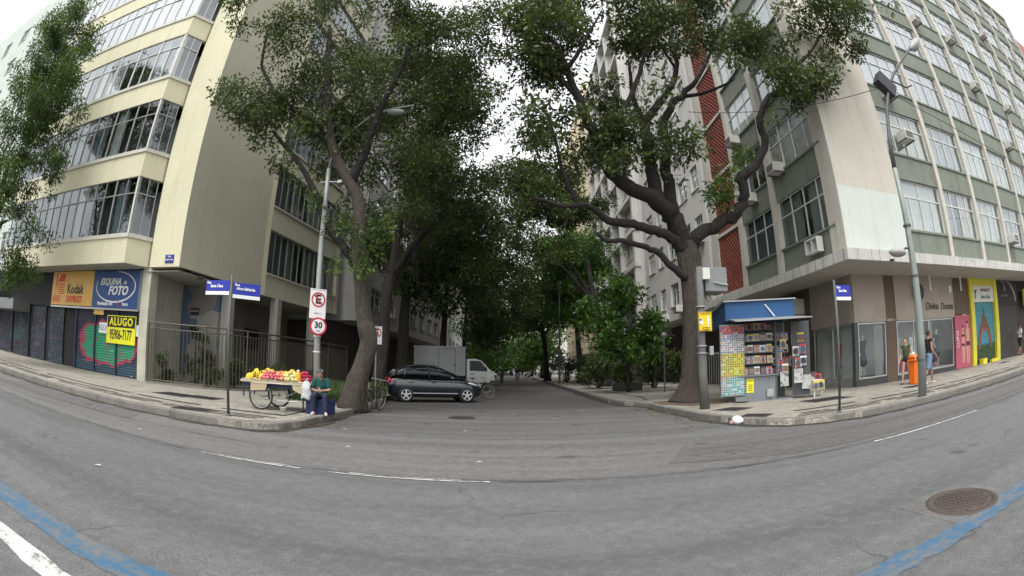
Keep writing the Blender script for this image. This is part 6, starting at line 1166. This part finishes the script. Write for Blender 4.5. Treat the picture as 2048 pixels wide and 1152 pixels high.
t = thing('juice_container', 'orange drink container standing among the fruit on the cart', 'bottle', cp(.68,-.3,.76)); MB().lathe([(0,0),(.075,0),(.08,.02),(.08,.17),(.06,.21),(.035,.23),(.035,.25),(0,.25)],16).build('body', M('juice_orange', (.70,.30,.02), .3, bmp=0), t, True); MB().lathe([(.038,.245),(.038,.275),(0,.28)],12).build('cap', KW, t)
for i, (x,y,z,a,sc) in enumerate(((-.3,.05,.9,1.2,.9),(.3,.2,.92,2.4,1.0),(.12,-.32,.86,.3,.8))):
    t = thing('papaya', ('small yellow-orange papaya next to the bananas','yellow-orange papaya lying on top of the oranges','short yellow-orange papaya on the front peaches')[i], 'fruit', cp(x,y,z), a); t.scale = (sc,)*3; mb = MB().ell((0,0,.05),(.14,.07,.07),16,10); mb.v = [(px_,py_*(1-.25*px_/.14),pz_) for px_,py_,pz_ in mb.v]; mb.build('flesh', PAPA if i else M('fruit_papaya2', (.55,.40,.06), .5, var=.3), t, True); MB().tube([(.13,0,.05),(.16,0,.055)], .01, 6).build('stem', STEM, t)
t = thing('papaya', 'large orange papaya lying behind the peaches on the cart', 'fruit', cp(.05,-.02,.84), .4); MB().ell((0,0,.05),(.16,.075,.075),16,10).build('flesh', PAPA, t, True); MB().tube([(.15,0,.05),(.18,0,.055)], .01, 6).build('stem', STEM, t)
t = thing('plastic_bag', 'white plastic bag hanging from the right end of the cart', 'bag', cp(1.02,-.56,.36)); mb = MB()
vs_ = []
for i in range(9):
    z = .43-.43*i/8; wd = (.045+.05*min(1,i/3)); 
    for k in range(12): a = 2*math.pi*k/12; vs_.append((wd*1.3*math.cos(a)*(1+.25*math.sin(3*a+i*1.3)), wd*.55*math.sin(a)*(1+.15*math.cos(2*a-i)), z+.03*math.sin(3*a+1)*(i/8)))
mb.add(vs_, [(i*12+k,i*12+(k+1)%12,(i+1)*12+(k+1)%12,(i+1)*12+k) for i in range(8) for k in range(12)]+[tuple(range(96,108))]); mb.build('bag_body', M('bag_white', (.45,.48,.47), .5, bmp=0), t, True); MB().tube([(0,0,.43),(0,.03,.5),(0,.05,.43)], .01, 6).build('handle', MATS['bag_white'], t)
t = thing('tub', 'small pale plastic tub on pavement under the cart', 'tub', cp(.35,-.62,0)); MB().lathe([(0,0),(.07,0),(.085,.12),(.09,.125),(.08,.12),(.065,.02),(0,.02)],14).build('bowl', M('tub_pale', (.5,.5,.46), .6), t, True); MB().lathe([(.086,.118),(.094,.122),(.094,.13),(.086,.13)],14).build('lip', MATS['tub_pale'], t)
# ================================================================== BICYCLES
def bicycle(label, loc, rz, col, lean=.0):
    t = thing('bicycle', label, 'bicycle', loc, rz); t.rotation_euler = (lean,0,rz); m = M('bike_'+col, {'rust':(.09,.05,.04),'black':(.02,.02,.025)}[col], .5, .4); R = .33
    for x in (-.52,.52): spoke_wheel(t, x, 0, R+.02, R, 20, tr=.018)
    def b(nm, a, c, r=.015): MB().tube([a,c], r, 8).build(nm, m, t)
    b('seat_tube',(-.12,0,.30),(-.2,0,.82)); b('down_tube',(-.1,0,.3),(.36,0,.68),.018); b('top_tube',(-.18,0,.74),(.34,0,.76)); b('head_tube',(.36,0,.66),(.33,0,.86),.018); b('seat_stay',(-.19,0,.74),(-.52,0,.35),.011); b('chain_stay',(-.11,0,.3),(-.52,0,.35),.012); b('fork',(.36,0,.68),(.52,0,.35),.014); b('seat_post',(-.2,0,.82),(-.225,0,.93),.013)
    mb = MB().ell((-.24,0,.955),(.13,.075,.03),14,8); mb.v = [(x,y*(1 if x < -.24 else .45),z) for x,y,z in mb.v]; mb.build('saddle', BLK, t, True); MB().tube([(.33,0,.86),(.31,0,.95)], .014, 8).build('stem', RIMM, t); MB().tube([(.22,-.28,.97),(.3,-.2,.98),(.33,0,.96),(.3,.2,.98),(.22,.28,.97)], .013, 8).build('handlebar', RIMM, t, True)
    MB().lathe([(.02,-.02),(.09,-.02),(.09,-.01),(.02,-.01)],18,(-.1,-.02,.29),'Y').build('chainring', RIMM, t); MB().tube([(-.1,-.05,.29),(-.05,-.05,.13)], .009, 6).build('crank', RIMM, t); MB().box(-.1,0,-.12,-.05,.115,.135).build('pedal', BLK, t)
    MB().box(-.62,-.28,-.07,.07,.70,.715).build('carrier', RIMM, t); return t
bicycle('rusty old bicycle leaning by the foot of the leaning tree', (-3.98,14.0,.0), rad(80), 'rust', .12); bicycle('dark bicycle parked behind the bonnet of the black car', (-1.35,21.9,0), rad(15), 'black', .05)
t = thing('paper_carton', 'pale carton tied on the rear carrier of the rusty bicycle', 'box', (-4.1,13.52,.72), rad(80)); MB().bbox(-.15,.15,-.1,.1,0,.18,.01).build('carton', MATS['cardboard'], t); MB().box(-.152,.152,-.02,.02,.181,.184).build('tape', KW, t)
# ================================================================== VEHICLES
CARP = M('car_paint_black', (.006,.007,.014), .18, .0, var=.1, bmp=0, spec=.6, coat=1.0); CGL = glass_mat('car_glass', (.25,.27,.28), .45); CHR = M('chrome', (.6,.6,.6), .2, .9, bmp=0); BLKP = M('trim_black', (.018,.018,.018), .6, bmp=0); ALLOY = M('alloy', (.62,.62,.62), .3, .6, bmp=0)
def real(o):
    TMP.collection.objects.link(o); dg = tdg(); me = bpy.data.meshes.new_from_object(o.evaluated_get(dg)); o.modifiers.clear(); o.data = me; TMP.collection.objects.unlink(o); return o
def loft(secs, closed=True):
    mb = MB(); n = len(secs[0]); k = 0
    mb.v = [p for s in secs for p in s]
    for i in range(len(secs)-1):
        for j in range(n if closed else n-1): mb.f.append((i*n+j, i*n+(j+1)%n, (i+1)*n+(j+1)%n, (i+1)*n+j))
    mb.f.append(tuple(range(n))[::-1]); mb.f.append(tuple((len(secs)-1)*n+j for j in range(n))); return mb
def sec(x, w_, b, t, cr, sh=.9):
    h = [(0,b),(w_*.80,b),(w_*.95,b+.10),(w_,(b+t)/2),(w_*.985,t-.16),(w_*sh,t-.02),(w_*.55,t+cr*.7),(0,t+cr)]
    return [(x,y,z) for y,z in h]+[(x,-y,z) for y,z in h[-2:0:-1]]
def alloy_wheel(par, x, y, r, wd, out, spokes=5):
    o = bpy.data.objects.new('wheel', MB().lathe([(r*.62,-wd/2),(r*.9,-wd/2),(r,-wd*.35),(r,wd*.35),(r*.9,wd/2),(r*.62,wd/2),(r*.62,-wd/2)],28,(0,0,0),'Y').mesh('wheel', TYRE, True)); COL.objects.link(o); o.parent = par; o.location = (x,y,r)
    s = -out
    MB().lathe([(r*.66,s*-wd*.46),(r*.60,s*-wd*.40),(r*.58,s*wd*.2),(.0,s*wd*.2)],28,(0,0,0),'Y').build('rim_well', BLKP, o); MB().tube([(r*.63*math.cos(a),-s*wd*.45,r*.63*math.sin(a)) for a in np.linspace(0,2*math.pi,33)], .014, 6, False).build('rim', ALLOY, o, True); MB().lathe([(0,-s*wd*.47),(r*.15,-s*wd*.46),(r*.16,-s*wd*.3)],14,(0,0,0),'Y').build('hub_cap', ALLOY, o)
    for k in range(spokes):
        a = 2*math.pi*k/spokes+.3; R = Matrix.Rotation(-a,3,'Y'); MB().obox(R @ Vector((r*.38,-s*wd*.42,0)), (r*.52,.03,r*.17), R).build('spoke', ALLOY, o)
    return o
def hatchback(label, loc, rz):
    t = thing('parked_car', label, 'car', loc, rz)
    st = [(-1.97,.60,.40,.86,.02),(-1.90,.74,.28,.96,.02),(-1.65,.81,.2,1.0,.015),(-1.1,.845,.18,.99,.01),(-.3,.855,.18,.96,.01),(.5,.855,.18,.945,.01),(.98,.845,.18,.935,.03),(1.25,.83,.19,.88,.05),(1.55,.79,.2,.80,.06),(1.78,.71,.22,.71,.05),(1.92,.58,.26,.60,.03)]
    o = loft([sec(*s) for s in st]).build('body', CARP, t, True); md = o.modifiers.new('s','SUBSURF'); md.levels = 2; md.render_levels = 2
    cut = []
    for x in (-1.22,1.23):
        c = MB().lathe([(.0,-1.2),(.365,-1.2),(.365,1.2),(0,1.2)],32,(x,0,.32),'Y').build('cut', BLKP); bm = bmesh.new(); bm.from_mesh(c.data); bmesh.ops.remove_doubles(bm, verts=bm.verts, dist=.0005); bmesh.ops.recalc_face_normals(bm, faces=bm.faces); bm.to_mesh(c.data); bm.free()
        b = o.modifiers.new('b','BOOLEAN'); b.operation = 'DIFFERENCE'; b.object = c; b.solver = 'EXACT'; cut.append(c); TMP.collection.objects.link(c)
    real(o); 
    for c in cut: bpy.data.objects.remove(c)
    o.data.polygons.foreach_set('use_smooth', [True]*len(o.data.polygons))
    try: o.data.set_sharp_from_angle(angle=rad(45))
    except Exception: pass
    MB().box(-1.6,1.55,-.6,.6,.24,.6).build('underbody', BLKP, t)
    # greenhouse: side curve of roof
    gx = [(1.15,.935),(.82,1.12),(.48,1.31),(.12,1.44),(-.3,1.51),(-.75,1.51),(-1.2,1.45),(-1.55,1.31),(-1.84,1.03)]
    def gh(x, z, g=0):
        zb = .94 if x > -1.2 else .97; f = max(.02,(z-zb)/.51); wb = .765-(.06 if x > .7 or x < -1.5 else 0); wt = wb-.17*f
        return [(x,wb+g,zb-.02),(x,(wb+wt)/2+.02+g,zb+(z-zb)*.55),(x,wt+g,z-.05*f),(x,wt*.6,z+g),(x,-wt*.6,z+g),(x,-wt-g,z-.05*f),(x,-(wb+wt)/2-.02-g,zb+(z-zb)*.55),(x,-wb-g,zb-.02)]
    g = loft([gh(*p) for p in gx]).build('glass', CGL, t, True)
    rf = MB(); S2 = [gh(x,z,.012) for x,z in gx[2:8]]
    n = 6; rf.v = [p for s in S2 for p in s[1+1:6]]; n = 4
    rf.v = [p for s in S2 for p in (s[2],s[3],s[4],s[5])]; rf.f = [(i*4+j,i*4+j+1,(i+1)*4+j+1,(i+1)*4+j) for i in range(len(S2)-1) for j in range(3)]; rf.build('roof', CARP, t, True)
    def pillar(i0, i1, a, wd, mt=CARP):
        for sg in (1,-1):
            mb = MB()
            mb.tube([(i0[0],sg*i0[1],i0[2]),((i0[0]+i1[0])/2,sg*((i0[1]+i1[1])/2+.012),(i0[2]+i1[2])/2+a),(i1[0],sg*i1[1],i1[2])], wd, 8).build('pillar', mt, t, True)
    pillar((1.1,.72,.945),(.18,.61,1.40),.02,.03); pillar((-.28,.785,.95),(-.32,.625,1.47),0,.036,BLKP); pillar((-1.3,.77,.98),(-1.2,.61,1.41),.02,.055); pillar((-1.84,.64,1.0),(-1.5,.58,1.31),.03,.05)
    for sg in (1,-1):
        MB().tube([(.12,sg*.61,1.43),(-.3,sg*.615,1.485),(-.8,sg*.61,1.48),(-1.4,sg*.58,1.37)], .016, 8).build('roof_rail', CHR if 0 else CARP, t, True)
        MB().bbox(-.95,.85,sg*.862-.012,sg*.862+.012,.36,.40,.008).build('side_trim', M('trim_grey', (.35,.36,.38), .35, .3, bmp=0), t)
        MB().ell((.62,sg*.92,.99),(.11,.075,.065),12,8).build('mirror', CARP, t, True)
        for x in (-.1,-1.0): MB().bbox(x-.1,x+.08,sg*.865-.012,sg*.865+.012,.80,.83,.008).build('door_handle', CARP, t)
        mb = MB().ell((1.50,sg*.685,.745),(.26,.10,.055),14,8,Matrix.Rotation(rad(16),3,'Y') @ Matrix.Rotation(rad(-22*sg),3,'Z')); mb.build('headlight', M('headlight', (.75,.76,.76), .1, .2, bmp=0, coat=.5), t, True)
        MB().ell((-1.86,sg*.64,.84),(.09,.14,.13),14,8).build('taillight', M('taillight', (.5,.01,.02), .15, bmp=0, coat=.6), t, True)
        alloy_wheel(t, -1.22, sg*.76, .31, .2, sg); alloy_wheel(t, 1.23, sg*.76, .31, .2, sg)
    MB().bbox(1.86,1.93,-.4,.4,.36,.52,.02).build('grille', BLKP, t); MB().tube([(.05,.1,1.46),(-.02,.1,1.62)], .006, 6).build('antenna', BLKP, t)
    return t
hatchback('black hatchback with silver five-spoke wheels parked nose out from the left', (-3.03,19.72,0), rad(19))
TW = M('truck_white', (.66,.67,.65), .4, var=.06, bmp=0, coat=.3); TBX = M('truck_box', (.42,.42,.43), .55, .2, var=.10, streak=.25, bmp=0)
T = thing('box_truck', 'white box truck parked behind the black car', 'truck', (-3.55,32.6,0), rad(10))
MB().bbox(-2.75,.65,-.95,.95,.95,2.85,.02).build('cargo_box', TBX, T)
for i in range(18): MB().box(-2.68+i*.185,-2.66+i*.185,-.965,-.951,1.0,2.8).build('rib', TBX, T)
mb = MB().box(-1.15,-1.12,-.975,-.966,1.05,2.72).box(-.05,-.02,-.975,-.966,1.05,2.72).box(-1.12,-.05,-.975,-.966,2.69,2.72); mb.build('side_door', M('seam_dark', (.10,.10,.10), .6), T); MB().box(-.1,-.02,-.99,-.976,1.5,1.7).build('door_latch', BLKP, T)
for z in (.95,2.8): MB().box(-2.78,.68,-.98,-.976,z-.02,z+.06).build('corner_rail', GALV, T)
cs = lambda x,w_,b,t_: [(x,y,z) for y,z in [(-w_,b),(-w_*1.02,b+.4),(-w_*1.0,1.25),(-w_*.9,t_-.06),(-w_*.8,t_),(w_*.8,t_),(w_*.9,t_-.06),(w_,1.25),(w_*1.02,b+.4),(w_,b)]]
loft([cs(.75,.84,.5,2.05),cs(1.35,.84,.5,2.08),cs(1.75,.84,.5,1.95),cs(2.15,.83,.5,1.55),cs(2.42,.82,.5,1.22),cs(2.58,.80,.45,1.05),cs(2.62,.76,.42,.8)]).build('cab', TW, T)
for sg in (-1,1):
    MB().slab([(.95,1.28),(2.12,1.25),(1.95,1.55),(1.68,1.88),(1.5,1.93),(.95,1.93)], .012, (0,sg*.845,0), (1,0,0), (0,0,1), (0,sg,0)).build('side_window', glass_mat('truck_glass', (.10,.11,.12), .4), T)
    MB().ell((2.42,sg*.80,.93),(.1,.06,.17),12,8).build('headlight', MATS['headlight'], T, True); MB().box(2.0,2.06,sg*.85,sg*1.02,1.25,1.5).build('mirror', BLKP, T); MB().bbox(1.0,1.2,sg*.865-.01,sg*.865+.01,1.02,1.08,.006).build('door_handle', BLKP, T); MB().bbox(2.3,2.64,sg*.5,sg*.86,.5,.62,.02).build('bumper_corner', BLKP, T)
    for x in (-1.7,1.55): alloy_wheel(T, x, sg*.72, .33, .22, sg, 6)
mb = MB().add([(2.14,-.70,1.56),(2.14,.70,1.56),(1.78,.66,1.94),(1.78,-.66,1.94)],[(0,1,2,3)]); mb.v = [(x+.012,y,z+.012) for x,y,z in mb.v]; mb.build('windscreen', MATS['truck_glass'], T); MB().box(-2.7,.7,-.4,.4,.6,.94).build('chassis', BLKP, T); MB().bbox(2.56,2.68,-.8,.8,.42,.62,.02).build('bumper', M('bumper_grey', (.25,.25,.25), .6), T); MB().box(2.64,2.69,-.2,.2,.5,.6).build('number_plate', KW, T)
def far_car(label, loc, rz, col):
    t = thing('parked_car', label, 'car', loc, rz, 'cars parked far down the street'); m = M('car_'+col, {'white':(.62,.62,.62),'silver':(.35,.36,.37),'dark':(.03,.03,.035)}[col], .25, bmp=0, coat=.8)
    st = [(-2.0,.65,.4,.85,.02),(-1.8,.8,.22,.95,.02),(-.5,.84,.2,.93,.02),(.9,.84,.2,.9,.03),(1.6,.78,.22,.76,.05),(1.98,.62,.3,.6,.03)]; o = loft([sec(*s) for s in st]).build('body', m, t, True)
    loft([[(x,w_,.9),(x,w_-.13,z),(x,-w_+.13,z),(x,-w_,.9)] for x,w_,z in ((1.0,.72,.93),(.3,.75,1.38),(-.9,.74,1.42),(-1.6,.7,1.2),(-1.85,.66,.95))]).build('glass', CGL, t)
    MB().box(-1.1,.35,-.6,.6,1.405,1.43).build('roof', m, t)
    for sg in (-1,1):
        for x in (-1.25,1.25): MB().lathe([(0,-.1),(.3,-.1),(.3,.1),(0,.1)],16,(x,sg*.76,.3),'Y').build('wheel', TYRE, t)
        MB().ell((1.75,sg*.6,.68),(.12,.13,.06),8,6).build('headlight', MATS['headlight'], t)
    return t
for i, (x,y,a,c,lab) in enumerate(((-3.9,62,20,'white','white car parked far beyond the truck cab'),(-3.6,70,20,'dark','dark car parked far beyond the white car'),(-3.7,80,25,'silver','silver car parked farthest on the left'),(-4.0,50,15,'dark','dark car just beyond the truck cab'))): far_car(lab, (x,y,0), rad(a), c)
# ---- hanging aerial roots under the left trees
for i in range(16):
    x = -4.9+1.5*random.random(); y = 20.3+1.2*random.random(); z1 = 8.8+2.2*random.random(); z0 = 4.6+2.2*random.random(); par = next(o for o in bpy.data.objects if o.get('label','').startswith('second tree on the left')); q = Vector((x,y,0))-par.location
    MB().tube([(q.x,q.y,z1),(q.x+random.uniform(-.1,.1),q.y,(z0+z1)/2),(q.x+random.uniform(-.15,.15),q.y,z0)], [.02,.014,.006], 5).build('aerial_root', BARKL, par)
# ---- overhead cables
for i, (a, b, sag, lab) in enumerate((((11.3,8.48,9.0),(6.8,15.2,10.8),.5,'thin cable from the right lamp post into the big tree'),((11.0,8.48,8.6),(34,9.0,9.6),.9,'thin cable running right from the lamp post along the facade'),((-5.62,13.2,7.0),(-5.2,22,8.2),.4,'thin cable from the left lamp post down the side street'),((5.42,12.64,4.05),(11.2,24.5,5.6),.3,'thin cable from the utility pole to the white building'))):
    A_, B_ = Vector(a), Vector(b); o = MB().tube([tuple(A_.lerp(B_,k/12)-Vector((0,0,sag*4*(k/12)*(1-k/12)))) for k in range(13)], .012, 5).build('cable', BLK); tag(o, lab, 'cable')
# ================================================================== MANNEQUINS in the shop windows
MAN = M('mannequin_white', (.55,.53,.50), .4, bmp=0)
def mannequin(label, x, y, z, col, rz=0):
    t = thing('mannequin', label, 'mannequin', (x,y,z), rz, None); J = stand(0,.05)
    pr = [('e',(0,-.02,1.615),(.07,.085,.11)),('c',(0,0,1.46),(0,-.01,1.55),.05,.045),('e',(0,0,1.28),(.14,.09,.16)),('e',(0,0,1.08),(.11,.08,.12)),('e',(0,0,.95),(.14,.10,.11))]
    for s in 'lr': sh, el, wr, hp, kn, an = (J[k+s] for k in ('sh','el','wr','hp','kn','an')); pr += [('c',(0,0,1.36),sh,.06,.05),('c',sh,el,.042,.033),('c',el,wr,.033,.024),('c',hp,kn,.075,.048),('c',kn,an,.05,.034)]
    link('figure', union_mesh('figure', pr, .016, MAN, 3), t); MB().lathe([(0,0),(.2,0),(.2,.02),(.03,.03),(.02,.1)],18).build('stand', GALV, t)
    link('dress', union_mesh('dress', top_prims(J,.1,.02)+[('c',(0,0,.98),(0,0,.62),.15,.22)], .018, M('dress_'+str(col), col, .85, orand=0), 2), t); return t
mannequin('mannequin in dark dress in the corner shop window', 14.1,15.3,.44,(.04,.04,.05)); mannequin('mannequin in grey patterned dress left in the wide shop window', 16.3,15.2,.42,(.35,.36,.36)); mannequin('mannequin in black dress right in the wide shop window', 19.6,15.2,.42,(.025,.025,.03)); mannequin('mannequin in white top behind the walking people', 17.6,15.3,.42,(.6,.6,.58)); mannequin('mannequin in red dress in the shop side window', 14.0,16.6,.44,(.30,.05,.04), rad(-60))

bpy.data.scenes.remove(TMP)
